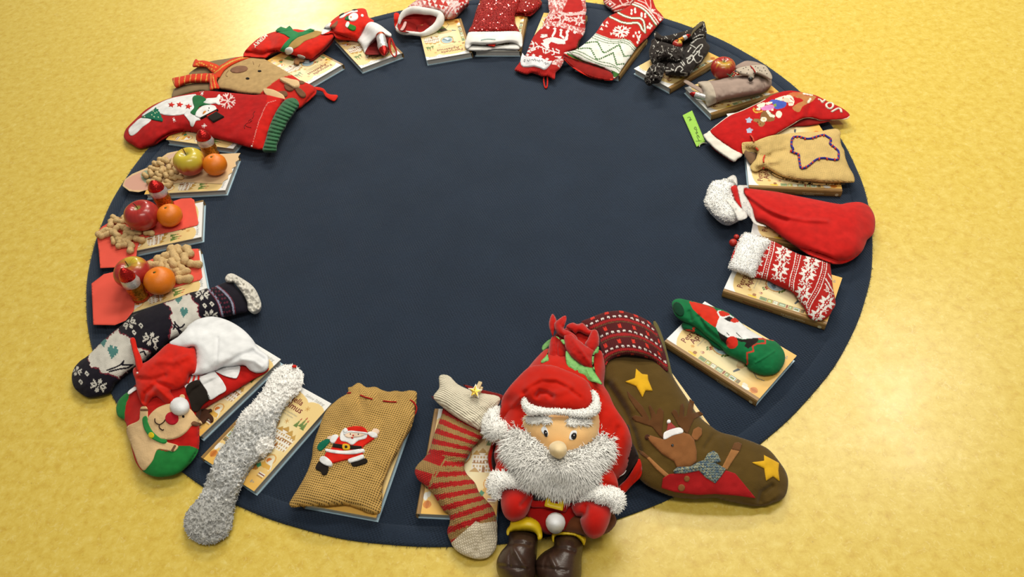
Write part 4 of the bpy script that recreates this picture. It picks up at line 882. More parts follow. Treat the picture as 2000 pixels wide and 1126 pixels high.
# ================================================================== striped sock with star peg
def striped_sock():
    I, Y = Z(780, 700, 2.643), Z(800, 780, 4.69)
    b = U((890, 900), RUGZ)[0]; t = thing('knitted_sock', 'red and tan striped knitted sock with cream cuff and toe', 'sock', (b[0], b[1], RUGZ))
    zc = [(870, 800, 4.2), (930, 850, 3.9), (830, 920, 3.4), (880, 960, 3.4), (940, 985, 3.0), (920, 1020, 2.4), (900, 1070, 1.2), (940, 1085, 1.0)]
    legA, legB = I((235, 262), (195, 340), (170, 420), (160, 465), (140, 495)), I((425, 368), (432, 400), (390, 445), (360, 492), (350, 520))
    ft = strip(I((345, 520), (342, 555), (375, 620), (412, 690), (445, 725), (485, 780), (505, 845)), I((240, 510), (195, 590), (160, 660), (190, 710), (228, 775), (262, 805), (247, 880), (268, 950)))
    lg = strip(legA, legB)
    def pt(q):
        B = Brush(q, I, 'A5804A'); red = C('B2221E')
        n = vnoise(q, 1.6, 3)*.012
        w = lg(q); v = w[:, 1]+n; m = ~np.isnan(v) & (B.p[:, 1] < 530); f = (v*4.6+.55) % 1.; B.c[m & (f > .5)] = red
        w = ft(q); v = w[:, 1]+n; m2 = ~np.isnan(v) & (B.p[:, 1] > 505); B.c[m2] = C('A5804A'); f = (v*7.5+.25) % 1.; B.c[m2 & (f > .52)] = red
        y = (Y.o, Y.k); p = (q-Y.o)*Y.k
        def py(pts, c): B.c[inside(p, np.array(pts, float))] = C(c)
        py([(215, 490), (345, 522), (270, 605), (120, 552), (165, 500)], 'B2221E'); py([(125, 550), (270, 605), (215, 680), (40, 640), (60, 600)], 'A5804A'); py([(40, 632), (215, 680), (165, 795), (100, 760), (40, 700)], 'B2221E')
        py([(330, 520), (345, 522), (190, 800), (175, 790)], 'A5804A')
        B.poly([(500, 838), (420, 850), (395, 838), (370, 860), (300, 920), (262, 955), (200, 1100), (600, 1100), (560, 838)], 'EAD8B4')
        return B.c
    kn = fabric('striped_knit', None, kind='knit', scale=250, bump=.7, sheen=.2)
    s = soft('leg_and_foot', I((235, 250), (300, 300), (420, 350), (430, 400), (390, 445), (360, 492), (335, 545), (345, 590), (390, 640), (412, 690), (442, 722), (482, 770), (502, 830), (506, 900), (500, 970), (470, 1015), (420, 1034), (350, 1020), (290, 985), (262, 940), (247, 890), (260, 845), (256, 803), (230, 785), (200, 740), (170, 692), (130, 652), (95, 622), (79, 580), (95, 545), (130, 510), (160, 460), (170, 420), (190, 360), (212, 305)),
             2.4, zc, kn, t, pt, sp=1.2, hb=.7, flat=.7, axis=[(870, 800), (900, 1000)], rough=.1, rs=12, folds=[(I((400, 850), (420, 940), (400, 1000)), 6, -.4), (I((335, 545), (290, 540), (240, 520)), 5, -.3)])
    cr = fabric('cream_rib_knit', 'F3E4C0', kind='rib', scale=260, bump=.9, var=.12)
    soft('lining', I((160, 192), (175, 200), (250, 265), (330, 315), (425, 372), (440, 350), (300, 230)), .5, 5.0, fabric('dark_red_lining', '7A1A16'), t, sp=2, hb=.6)
    soft('lining', I((330, 134), (430, 160), (532, 187), (525, 215), (430, 200)), .5, 4.6, fabric('dark_red_lining', '7A1A16'), t, sp=2, hb=.6)
    c = soft('cuff', I((205, 92), (235, 82), (265, 95), (300, 130), (360, 160), (430, 178), (500, 190), (521, 207), (510, 240), (470, 270), (450, 292), (420, 362), (380, 350), (300, 305), (230, 255), (176, 200), (205, 150)), 2.2, 5.3, cr, t, sp=2, hb=1.2, flat=.8, axis=[(860, 740), (940, 790)], rough=.14, rs=9)
    # the peg clipped on the cuff
    p = U((928, 762), .075)[0]; k = thing('clothes_peg', 'small wooden peg with a gold star clipped on the cream sock cuff', 'clothes peg', (p[0], p[1], .055))
    wood = plain('peg_wood', 'D9BC82', rough=.6, var=.1)
    P = U(I((385, 195), (400, 160), (420, 124)), [.079, .079, .079]); d = P[2]-P[0]; d /= np.linalg.norm(d); sd = np.cross(d, [0, 0, 1.]); 
    for zo in (0., -.012):
        V = np.array([P[0]+a*sd*.0042+[0, 0, zo+h] for a in (-1, 1) for h in (0, .004)]+[P[2]+a*sd*.0036+[0, 0, zo*1.4+h] for a in (-1, 1) for h in (0, .004)])
        mesh_obj('peg_arm', V, [(0, 1, 3, 2), (4, 6, 7, 5), (0, 4, 5, 1), (2, 3, 7, 6), (0, 2, 6, 4), (1, 5, 7, 3)], wood, k, smooth=False)
    def star(cx, cy, r, rot=-.2): a = [rot-math.pi/2+i*math.pi/5 for i in range(10)]; return np.array([(cx+(r if i % 2 == 0 else r*.45)*math.cos(x), cy+(r if i % 2 == 0 else r*.45)*math.sin(x)) for i, x in enumerate(a)])
    for nm, r, z0, z1, m in (('star_border', 40, .0832, .0850, plain('white_paint', 'F0E8D2', rough=.4)), ('star', 32, .0848, .0866, plain('gold_foil', 'C9A03A', rough=.3, metal=.7, bump=.3, bscale=300))):
        o_ = I(star(390, 168, r, .12)); V = np.vstack([U(o_, z0), U(o_, z1), U(o_.mean(0), z1+.0008)]); F = [(i, (i+1) % 10, 10+(i+1) % 10, 10+i) for i in range(10)]+[(10+i, 10+(i+1) % 10, 20) for i in range(10)]+[tuple(range(10))[::-1]]
        mesh_obj(nm, V, F, m, k, smooth=False)
striped_sock(); laid()

# ================================================================== burlap sack with the felt santa
BURLAP = fabric('burlap', 'CCA056', kind='burlap', scale=235, bump=1., sheen=.1, var=.14)
def felt_santa_sack():
    J = Z(540, 720, 3.52); b = U((690, 890), ZB)[0]
    t = thing('burlap_sack', 'brown burlap sack with a waving felt santa and red drawstring', 'sack', (b[0], b[1], ZB), 'burlap sacks')
    s = soft('bag', J((490, 128), (520, 121), (555, 96), (580, 100), (620, 126), (680, 122), (720, 142), (770, 156), (820, 149), (860, 156), (920, 147), (963, 160), (963, 220), (950, 320), (930, 400), (905, 450), (872, 500), (830, 580), (790, 655), (762, 720), (732, 800), (727, 880), (722, 950), (710, 992), (660, 996), (600, 975), (560, 958), (490, 935), (430, 934), (330, 942), (250, 942), (170, 946), (108, 951), (87, 930), (95, 905), (130, 850), (200, 730), (240, 620), (253, 520), (290, 410), (340, 290), (420, 210), (490, 165)),
             2.4, 2.85, BURLAP, t, sp=2.5, hb=.22, flat=2.2, axis=[(770, 770), (660, 1000)], rough=.16, rs=20, folds=[(J((560, 100), (560, 180), (580, 260)), 4, -.3), (J((690, 130), (690, 200)), 4, -.25), (J((820, 150), (830, 230)), 4, -.3), (J((620, 130), (630, 240)), 4, .25)])
    rd = fabric('red_cord', 'B3261C', kind='solid', scale=1500, bump=.2)
    for p in ([(576, 180), (615, 195), (660, 207)], [(732, 220), (780, 225), (825, 227)], [(487, 166), (510, 164)]): line_on('drawstring', J(*p), s, .16, rd, t, .05)
    cord('drawstring', [(*q, h) for q, h in zip(J((918, 212), (945, 232), (963, 265), (958, 298), (944, 322)), (4.6, 4.4, 4.0, 3.6, 3.2))], .16, rd, t)
    R, Wt, Bk = FELT_RED, FELT_WHITE, FELT_BLACK
    f = thing('felt_santa', '', '', (b[0], b[1], ZB)); f.parent = t; f.location = (0, 0, 0); del f['label']; del f['category']
    def fp(nm, pts, m, lift, sm=True): return patch(nm, J(*pts), s, m, f, lift, 2.2, sm)
    fp('sack', [(279, 535), (298, 505), (345, 480), (370, 483), (352, 515), (312, 555), (288, 557)], fabric('dark_green_felt', '12694A'), .2)
    fp('hand', [(345, 478), (362, 460), (388, 462), (378, 482)], FELT_SKIN, .22); fp('hand', [(650, 440), (665, 412), (685, 409), (705, 420), (702, 440), (685, 447)], FELT_SKIN, .22)
    fp('boot', [(275, 655), (300, 635), (352, 662), (356, 690), (342, 722), (318, 727), (300, 702), (270, 686)], Bk, .2); fp('boot', [(513, 642), (560, 632), (605, 614), (623, 622), (622, 642), (590, 655), (530, 668)], Bk, .2)
    fp('coat', [(440, 460), (405, 500), (380, 540), (342, 572), (330, 600), (345, 625), (385, 642), (470, 622), (570, 612), (592, 575), (590, 535), (650, 490), (672, 468), (625, 448), (560, 470), (510, 480)], R, .3)
    fp('coat_trim', [(338, 548), (400, 556), (480, 561), (590, 548), (598, 568), (520, 584), (420, 580), (345, 566)], Wt, .42)
    fp('belt', [(390, 510), (460, 520), (586, 530), (586, 552), (480, 550), (384, 535)], Bk, .42, False)
    fp('buckle', [(456, 516), (498, 519), (502, 549), (458, 552)], FELT_YELLOW, .54); fp('buckle_hole', [(470, 526), (486, 527), (486, 541), (470, 541)], Bk, .6)
    fp('cuff', [(366, 492), (385, 455), (420, 452), (420, 470), (392, 507)], Wt, .42); fp('cuff', [(624, 438), (650, 430), (686, 440), (692, 460), (665, 470), (640, 458)], Wt, .42)
    fp('cuff', [(305, 602), (340, 603), (380, 640), (372, 664), (330, 656), (296, 630)], Wt, .42); fp('cuff', [(494, 620), (550, 600), (592, 588), (598, 608), (540, 632), (500, 640)], Wt, .42)
    fp('beard', [(436, 455), (460, 415), (500, 430), (600, 440), (622, 450), (612, 475), (562, 490), (520, 519), (480, 500), (442, 490)], Wt, .44)
    fc = fp('face', [(468, 442), (500, 432), (560, 436), (602, 442), (598, 456), (560, 466), (500, 472), (472, 462)], FELT_SKIN, .54)
    fp('hat', [(460, 426), (490, 402), (558, 392), (606, 405), (622, 438), (560, 428), (500, 426)], R, .58); fp('hat_brim', [(462, 440), (500, 424), (560, 428), (620, 436), (620, 446), (560, 438), (500, 436), (468, 450)], Wt, .6); fp('hat_pompom', pixels_disc((474, 421), 16, 14), Wt, .66)
    for x, y in ((508, 446), (562, 447)): fp('eye', pixels_disc((x, y), 4.5, 8), Bk, .62)
    fp('nose', pixels_disc((527, 456), 6, 8), R, .62); fp('mouth', [(510, 470), (520, 467), (530, 472), (520, 477)], R, .56)
felt_santa_sack(); laid()

# ================================================================== fluffy grey sock
def fluffy_sock():
    K = Z(340, 690, 2.8875); b = U((470, 890), RUGZ)[0]
    t = thing('fluffy_sock', 'long fluffy grey and white sock with white top', 'sock', (b[0], b[1], RUGZ))
    out = K((500, 210), (525, 160), (555, 108), (592, 76), (640, 63), (690, 76), (724, 110), (727, 150), (714, 200), (675, 245), (625, 300), (603, 340), (572, 420), (566, 480), (560, 525), (525, 568), (472, 610), (432, 650), (402, 700), (380, 750), (350, 820), (336, 890), (326, 960), (300, 1022), (250, 1056), (190, 1073), (130, 1060), (82, 1022), (58, 970), (66, 910), (100, 858), (150, 800), (180, 730), (212, 650), (250, 560), (310, 480), (350, 400), (380, 340), (440, 280), (478, 235))
    zc = [(540, 730, 3.3), (500, 830, 3.3), (450, 900, 2.6), (400, 980, 1.3), (420, 1050, .9)]
    wh, gr, lt = np.array([.94, .93, .90]), C('C2BCAC'), C('ECE8DC')
    def pt(q):
        p = (q-K.o)*K.k; n = vnoise(q, 3.2, 2)+.8*vnoise(q, 1.6, 9); c = np.empty((len(q), 3)); k = np.clip(.5+.55*n, 0, 1)[:, None]; c[:] = gr*(1-k)+lt*k
        c[n > .75] = wh; tp = p[:, 1]+.35*(p[:, 0]-600)+30*n; c[tp < 255] = wh; m = (tp >= 255) & (tp < 330); f = ((tp-255)/75)[:, None]; c[m] = (wh*(1-f)+c*f)[m]
        hd = ((p[:, 0]-520)/58)**2+((p[:, 1]-530)/62)**2; c[hd < 1+.3*n] = wh
        bt = p[:, 1]+.2*(p[:, 0]-200) > 815+25*n; c[bt] = (gr*(1-k*.35)+lt*k*.35)[bt]; return c
    s = soft('body', out, 2.9, zc, FURC, t, pt, sp=1.6, hb=.8, flat=.5, rough=.34, rs=4)
    o = s.out; lo, hi = o.min(0), o.max(0); g = np.random.default_rng(4); q = lo+(hi-lo)*g.random((15000, 2)); q = q[inside(q, o)]; bq = resample(o, 1.3); q = np.vstack([q, bq])
    P = U(q, s.z(q)); Px = U(q+[1, 0], s.z(q+[1, 0]))-P; Py = U(q+[0, -1], s.z(q+[0, -1]))-P; nn = np.cross(Px, Py); nn /= np.linalg.norm(nn, axis=1)[:, None]+1e-9; nn[nn[:, 2] < 0] *= -1
    e = len(bq); c2 = bq-(o.mean(0)+0*bq); nn[-e:] = nn[-e:]*.4
    V, F = fur(P, nn, .0034, .0010, droop=.05, jit=.9, seed=8, curl=.35); cc = np.repeat(pt(q), 7, 0)
    f = coat_normals(mesh_obj('pile', V, F, FURC, t, cc)); f['kind'] = 'stuff'
    soft('bow', K((664, 70), (676, 62), (690, 68), (688, 78), (670, 80)), .3, 4.6, FELT_RED, t, sp=1.5, hb=.2)
fluffy_sock(); laid()
santa_plush(); laid()

# ================================================================== more tools
def text_on(name, s, z_, o, ex, ey, on, mat, parent, lift=.06, size=1., weight=0.):
    """printed or stitched letters lying on a Swell; ex, ey = one em to the right and up, in the crop"""
    cu = bpy.data.curves.new('t', 'FONT'); cu.body = s; cu.size = 1.; cu.offset = weight; cu.resolution_u = 2
    ob = bpy.data.objects.new('t', cu); LINK(ob); dg = bpy.context.evaluated_depsgraph_get(); dg.update(); e = ob.evaluated_get(dg); me = e.to_mesh()
    V = np.array([v.co[:] for v in me.vertices]); F = [tuple(p.vertices) for p in me.polygons]; e.to_mesh_clear(); bpy.data.objects.remove(ob); bpy.data.curves.remove(cu)
    q = z_(np.asarray(o, float)+V[:, :1]*np.asarray(ex, float)+V[:, 1:2]*np.asarray(ey, float))
    return mesh_obj(name, U(q, on.z(q)+lift*.01), F, mat, parent, smooth=False)
def base_of(z_, x, y, z=RUGZ): return U(z_(x, y), z)[0]
def stocking(z_, at, label, cat='stocking', name='christmas_stocking', group='christmas stockings', z=RUGZ):
    b = base_of(z_, *at, z); return thing(name, label, cat, (b[0], b[1], z), group)
def mapfun(z_, src, dst):                           # local coordinates from four crop points
    h = homog(z_(*src), dst); return h
FELT_CREAM = fabric('cream_felt', 'EFE3C8', kind='felt', scale=700, bump=.2)
RED_CLOTH = fabric('red_cloth', 'C9201A', kind='felt', scale=700, bump=.25, sheen=.3)
FOIL_R = plain('red_foil', 'C8201A', rough=.25, metal=.75, spec=.6, bump=.55, bscale=260, var=.2)
FOIL_W = plain('silver_white_foil', 'D8D2C6', rough=.3, metal=.45, bump=.5, bscale=300, var=.15)
FOIL_G = plain('gold_foil_wrap', 'B8771F', rough=.28, metal=.75, bump=.7, bscale=200, var=.5)
CARD_R = plain('red_card', 'F05A44', rough=.75, spec=.2, var=.04, bscale=30)

# ---- fruit, sweets, nuts
def apple(label, c, r, z0, green=0., seed=1, tilt=(0, 0)):
    """c, r: centre and radius in the photo; green: share of yellow-green skin"""
    mm = mm_per_px(c, z0+.03); R = r*mm; o = U(c, z0+R*.93)[0]; root = thing('apple', label, 'apple', (o[0], o[1], z0), None); g = np.random.default_rng(seed)
    nu, nv = 40, 28; th = np.linspace(0, math.pi, nv+1); V = []
    for t in th:
        rr = math.sin(t)*(1+.08*math.cos(t)); zz = .9*math.cos(t)-.30*math.exp(-(t/.34)**2)+.16*math.exp(-((math.pi-t)/.33)**2)
        for i in range(nu): a = 2*math.pi*i/nu; w = 1+.018*math.cos(5*a)*math.sin(t/2); V.append((rr*w*math.cos(a), rr*w*math.sin(a), zz))
    V = np.array(V); F = [(j*nu+i, (j+1)*nu+i, (j+1)*nu+(i+1) % nu, j*nu+(i+1) % nu) for j in range(nv) for i in range(nu)]
    a = np.arctan2(V[:, 1], V[:, 0]); st = vnoise(np.stack([np.cos(a)*9+20, np.sin(a)*9+20+V[:, 2]*.6], 1), .55, seed); red, dk, ye = C('C2352A'), C('A3241F'), C('D9BE35')
    k = np.clip(.5+.5*st, 0, 1)[:, None]; col = red*k+dk*(1-k); top = V[:, 2]+.25*np.cos(a-seed*1.7)
    m = np.clip((top-(1.15-1.55*green))*2.2+.35*st, 0, 1)[:, None]; col = col*(1-m)+ye*m; col[np.hypot(V[:, 0], V[:, 1]) < .16] = C('9A8B3A')
    R3 = np.array(Euler((tilt[0], tilt[1], seed)).to_matrix()); P = (V*R)@R3.T+o; mesh_obj('skin', P, F, plain('apple_skin', None, rough=.28, spec=.5, coat=.15), root, col)
    s = np.array([(0, 0, .55), (.02, .01, .8), (.08, .03, 1.06)])*R@R3.T+o; v, f = tube_mesh(smooth_open(s, 4), .0011, 6); mesh_obj('stem', v, f, plain('fruit_stem', '5A4326', rough=.8), root); return root
def tangerine(label, c, r, z0, seed=1):
    mm = mm_per_px(c, z0+.025); R = r*mm; o = U(c, z0+R*.9)[0]; root = thing('tangerine', label, 'tangerine', (o[0], o[1], z0), None)
    def prof(V): t = np.arccos(np.clip(V[:, 2], -1, 1)); a = np.arctan2(V[:, 1], V[:, 0]); W = V*(1+.012*np.cos(9*a)*np.sin(t))[:, None]; W[:, 2] = .9*V[:, 2]-.10*np.exp(-(t/.22)**2); return W
    v, f = ball_mesh(o, R, 32, 20, prof=prof); mesh_obj('peel', v, f, plain('orange_peel', 'F4800C', rough=.38, spec=.5, bump=.6, bscale=900, var=.10), root)
    d = np.array(Euler((.12*math.cos(seed), .12*math.sin(seed), 0)).to_matrix())@np.array([0, 0, 1]); n = 7; t = np.linspace(0, 2*np.pi, 2*n, endpoint=False); rr = np.where(np.arange(2*n) % 2 == 0, .0042, .0018)
    V = np.vstack([np.stack([rr*np.cos(t), rr*np.sin(t), 0*t+R*.83], 1), [[0, 0, R*.83+.0016]], [[0, 0, R*.78]]])+o; F = [(i, (i+1) % (2*n), 2*n) for i in range(2*n)]+[((i+1) % (2*n), i, 2*n+1) for i in range(2*n)]
    mesh_obj('calyx', V, F, plain('calyx_green', '5F6B2A', rough=.8), root); return root
def choc_santa(label, base, tip, z0, rad_px, lying=None, body=None):
    """foil-wrapped chocolate figure; base and tip in the photo (standing), or lying = (z at base, z at tip)"""
    B = U(base, z0 if lying is None else lying[0])[0]; mm = mm_per_px(base, z0); R = rad_px*mm
    if lying is None:
        H = .06
        for _ in range(30):                         # height that reaches the tip
            q = PJ((B+[0, 0, H])[None])[0]; H *= 1+.5*(np.hypot(*(np.array(base)-tip))/max(np.hypot(*(q-np.array(base))), 1e-3)-1)
        ax = np.array([0, 0, 1.])
    else: T = U(tip, lying[1])[0]; H = np.linalg.norm(T-B); ax = (T-B)/H
    root = thing('chocolate_santa', label, 'chocolate figure', (B[0], B[1], z0), 'foil-wrapped chocolate santas')
    e1 = np.cross(ax, [0, 1, .01]); e1 /= np.linalg.norm(e1); e2 = np.cross(ax, e1); n = 18
    def lathe(nm, prof, mat, relief=0.):
        V = []
        for k, (h, r) in enumerate(prof):
            for i in range(n): t = 2*math.pi*i/n; rr = r*R*(1+relief*math.sin(3*t+k*1.3)*math.sin(k*.9)); V.append(B+ax*h*H+e1*rr*math.cos(t)+e2*rr*math.sin(t)*.9)
        F = [(k*n+i, (k+1)*n+i, (k+1)*n+(i+1) % n, k*n+(i+1) % n) for k in range(len(prof)-1) for i in range(n)]; F = [f[::-1] for f in F]+[tuple(range(n)), tuple((len(prof)-1)*n+i for i in range(n))[::-1]]
        return mesh_obj(nm, np.array(V), F, mat, root)
    lathe('foot', [(0, .92), (.01, 1.), (.07, 1.), (.085, .95)], plain('red_orange_foil', 'C9481A', rough=.28, metal=.7, bump=.5, bscale=250))
    lathe('body', [(.08, .95), (.16, .93), (.24, .98), (.34, 1.), (.42, .96), (.50, .92)], body or FOIL_G, .05)
    lathe('beard', [(.46, .93), (.49, 1.02), (.56, 1.05), (.62, 1.0), (.68, .93), (.70, .9)], FOIL_W, .05)
    lathe('hat', [(.68, .9), (.71, .93), (.78, .86), (.85, .72), (.91, .52), (.96, .32), (.99, .14), (1., .02)], FOIL_R, .05); return root
_pn = []
def peanut_mesh():
    prof = [(-1, .0), (-.97, .16), (-.86, .33), (-.66, .44), (-.45, .43), (-.22, .38), (-.05, .36), (.15, .38), (.4, .42), (.62, .43), (.84, .31), (.95, .15), (1., 0)]; prof = [(x, r*1.22) for x, r in prof]; n = 12; V = []
    for x, r in prof:
        for i in range(n): t = 2*math.pi*i/n; rr = r*(1+.05*math.cos(6*t)+.04*math.sin(11*x)); V.append((x, rr*math.cos(t)+.06*x*x, rr*math.sin(t)))
    return np.array(V), [(k*n+i, k*n+(i+1) % n, (k+1)*n+(i+1) % n, (k+1)*n+i) for k in range(len(prof)-1) for i in range(n)]
PEANUT_M = plain('peanut_shell', 'D9B478', rough=.8, spec=.2, bump=.9, bscale=330, var=.16)
def peanuts(z_, pts, z0, ln, group, label, hump):
    """pts: x, y in the crop, direction (degrees) and height above the card (cm)"""
    for k, (x, y, ang, h) in enumerate(pts):
        c = U(z_(x, y), z0+.0062+h*.01)[0]; a = math.radians(ang); q = z_(*[(x, y), (x+math.cos(a)*10, y+math.sin(a)*10)]); d = np.diff(U(q, c[2]), axis=0)[0]; az = math.atan2(d[1], d[0])
        if not _pn:
            V, F = peanut_mesh(); o = mesh_obj('peanut', V*.0188, F, PEANUT_M, base=np.zeros(3)); _pn.append(o)
        else: o = _pn[0].copy(); LINK(o)
        lb = {('f1', 14): 'peanut lying lowest on the peach paper boot, beside the red foil hat', ('f2', 16): 'single peanut apart from its pile, just below the dark red apple', ('f2', 14): 'peanut lying lowest on the foot of the red boot under the dark red apple', ('f3', 11): 'long peanut nearest the viewer, right of the larger tangerine'}.get((hump, k), label)
        sc = ln*(.9+.2*((k*37) % 10)/10); o.location = c; o.rotation_euler = ((k*2.3) % 6.28, .18*math.sin(k*1.9) if h > .3 else 0, az); o.scale = (sc, sc*.96, sc*.96); tag(o, lb, 'peanut', group)
def card(name, label, z_, out, zc, mat, paint=None, cat='paper cutout', group='paper boots'):
    o = resample(z_(*out), 1.6); s = rimfun(zc); V2, F, loop = fill(o, 3.0 if paint is None else 1.6); t = thing(name, label, cat, (*U(o.mean(0)[None], RUGZ)[0][:2], RUGZ), group)
    shell('card', V2, F, loop, raised(V2, s(V2), t.name, .0004), .05, mat, t, paint, None, skin=True); return t

def fruit_plates():
    M = Z(160, 240, 2.814); zt = ZB+.0012
    def peach(q):
        B = Brush(q, M, 'E6C08A'); B.poly([(232, 335), (250, 305), (300, 280), (370, 262), (375, 355), (310, 370), (255, 360)], 'DBA488', True); B.poly([(325, 275), (372, 262), (372, 330), (335, 318)], '9DA887', True); B.poly([(420, 225), (470, 178), (540, 165), (560, 200), (470, 240)], 'D8B294', True); return B.c
    card('paper_boot', 'peach paper boot with zigzag top carrying a yellow apple and peanuts', M, [(222, 345), (235, 310), (275, 280), (370, 240), (420, 200), (470, 165), (530, 152), (600, 164), (750, 170), (872, 165), (858, 186), (864, 200), (842, 216), (848, 236), (824, 250), (828, 270), (804, 285), (802, 306), (780, 318), (768, 334), (680, 330), (560, 325), (480, 335), (420, 352), (360, 367), (310, 380), (260, 374)], [(245, 365, 2.5), (330, 335, 2.75), (440, 310, 2.75)], plain('peach_card', None, rough=.75, spec=.2), peach)
    card('paper_boot', 'red paper boot under a dark red apple, topmost of two red ones', M, [(545, 415), (600, 412), (617, 422), (641, 550), (632, 562), (500, 595), (390, 618), (320, 640), (303, 690), (298, 740), (260, 775), (200, 792), (100, 797), (92, 700), (80, 605), (110, 570), (150, 545), (250, 510), (330, 480), (420, 450), (500, 430)], 2.75, CARD_R)
    card('paper_boot', 'red paper boot next to the navy reindeer sock, lower of two red ones', M, [(52, 882), (120, 830), (200, 812), (280, 790), (400, 740), (560, 692), (640, 690), (662, 845), (650, 862), (500, 905), (350, 960), (290, 985), (285, 1030), (240, 1085), (180, 1110), (62, 1108)], 2.75, CARD_R)
    nutl = 'unshelled peanut in the pile on the %s'
    peanuts(M, [(348, 288, 40, 0), (380, 276, 70, 0), (405, 255, 10, .3), (432, 225, 30, .3), (460, 208, 20, .3), (440, 258, 110, .9), (478, 245, 80, .9), (500, 215, 100, .3), (515, 260, 60, .4), (463, 288, 60, .5), (500, 302, 10, .1), (531, 298, 0, 0), (415, 308, 20, .1), (380, 322, 0, 0), (460, 344, 0, 0), (478, 326, 30, 0), (405, 224, 30, 0), (445, 202, 0, .2), (422, 284, 45, .4), (492, 277, 70, .7), (385, 250, 30, .1), (470, 265, 20, .4)], zt, .78, 'peanuts on the peach boot', nutl % 'peach paper boot', 'f1')
    peanuts(M, [(180, 522, 30, 0), (160, 555, 100, .1), (205, 540, 10, .3), (232, 530, 80, .1), (110, 602, -30, 0), (128, 616, -20, 0), (215, 570, 20, .8), (240, 582, 30, .5), (188, 612, 40, .7), (225, 632, -30, .5), (175, 645, 80, .1), (205, 650, 60, .2), (222, 672, -10, 0), (262, 662, 40, .1), (268, 690, 100, 0), (296, 602, -5, .1), (368, 604, 5, 0), (315, 640, 15, 0), (250, 640, -30, .3), (180, 590, -40, .9), (150, 590, 10, .1), (260, 605, 10, .2)], zt, .86, 'peanuts on the upper red boot', nutl % 'red paper boot under the dark red apple', 'f2')
    peanuts(M, [(530, 700, 70, .2), (585, 706, 60, .2), (565, 745, 80, .8), (500, 772, 55, .8), (445, 740, -20, .1), (400, 780, 0, 0), (440, 775, 90, .2), (475, 788, 80, .1), (525, 752, 40, .4), (620, 776, 5, 0), (555, 822, -20, 0), (562, 858, -5, 0), (480, 722, -20, .3), (545, 790, 60, .3), (500, 712, 70, .5), (515, 812, 20, 0)], zt, 1.12, 'peanuts on the lower red boot', nutl % 'red paper boot beside the navy sock', 'f3')
    apple('yellow-green and red apple on the peach paper boot', M(592, 214)[0], 28, zt, .66, 2)
    apple('dark red apple on the upper red paper boot', M(331, 510)[0], 30.5, zt, .05, 3)
    apple('red apple with a yellow side behind the chocolate santa on the lower red boot', M(280, 825)[0], 32, zt, .35, 5)
    tangerine('orange tangerine right of the yellow-green apple', M(731, 228)[0], 21.8, zt, 1)
    tangerine('orange tangerine right of the dark red apple', M(482, 507)[0], 22.8, zt, 2)
    tangerine('larger orange tangerine beside the peanuts on the lower red boot', M(427, 866)[0], 27.8, zt, 4)
    choc_santa('small foil chocolate santa standing behind the yellow-green apple', M(715, 180)[0], M(655, 36)[0], zt, 14.5)
    choc_santa('small foil chocolate santa standing behind the dark red apple', M(462, 455)[0], M(398, 310)[0], zt, 15.5)
    choc_santa('foil chocolate santa standing in front of the red and yellow apple', M(327, 962)[0], M(228, 792)[0], zt, 15.5)
fruit_plates()

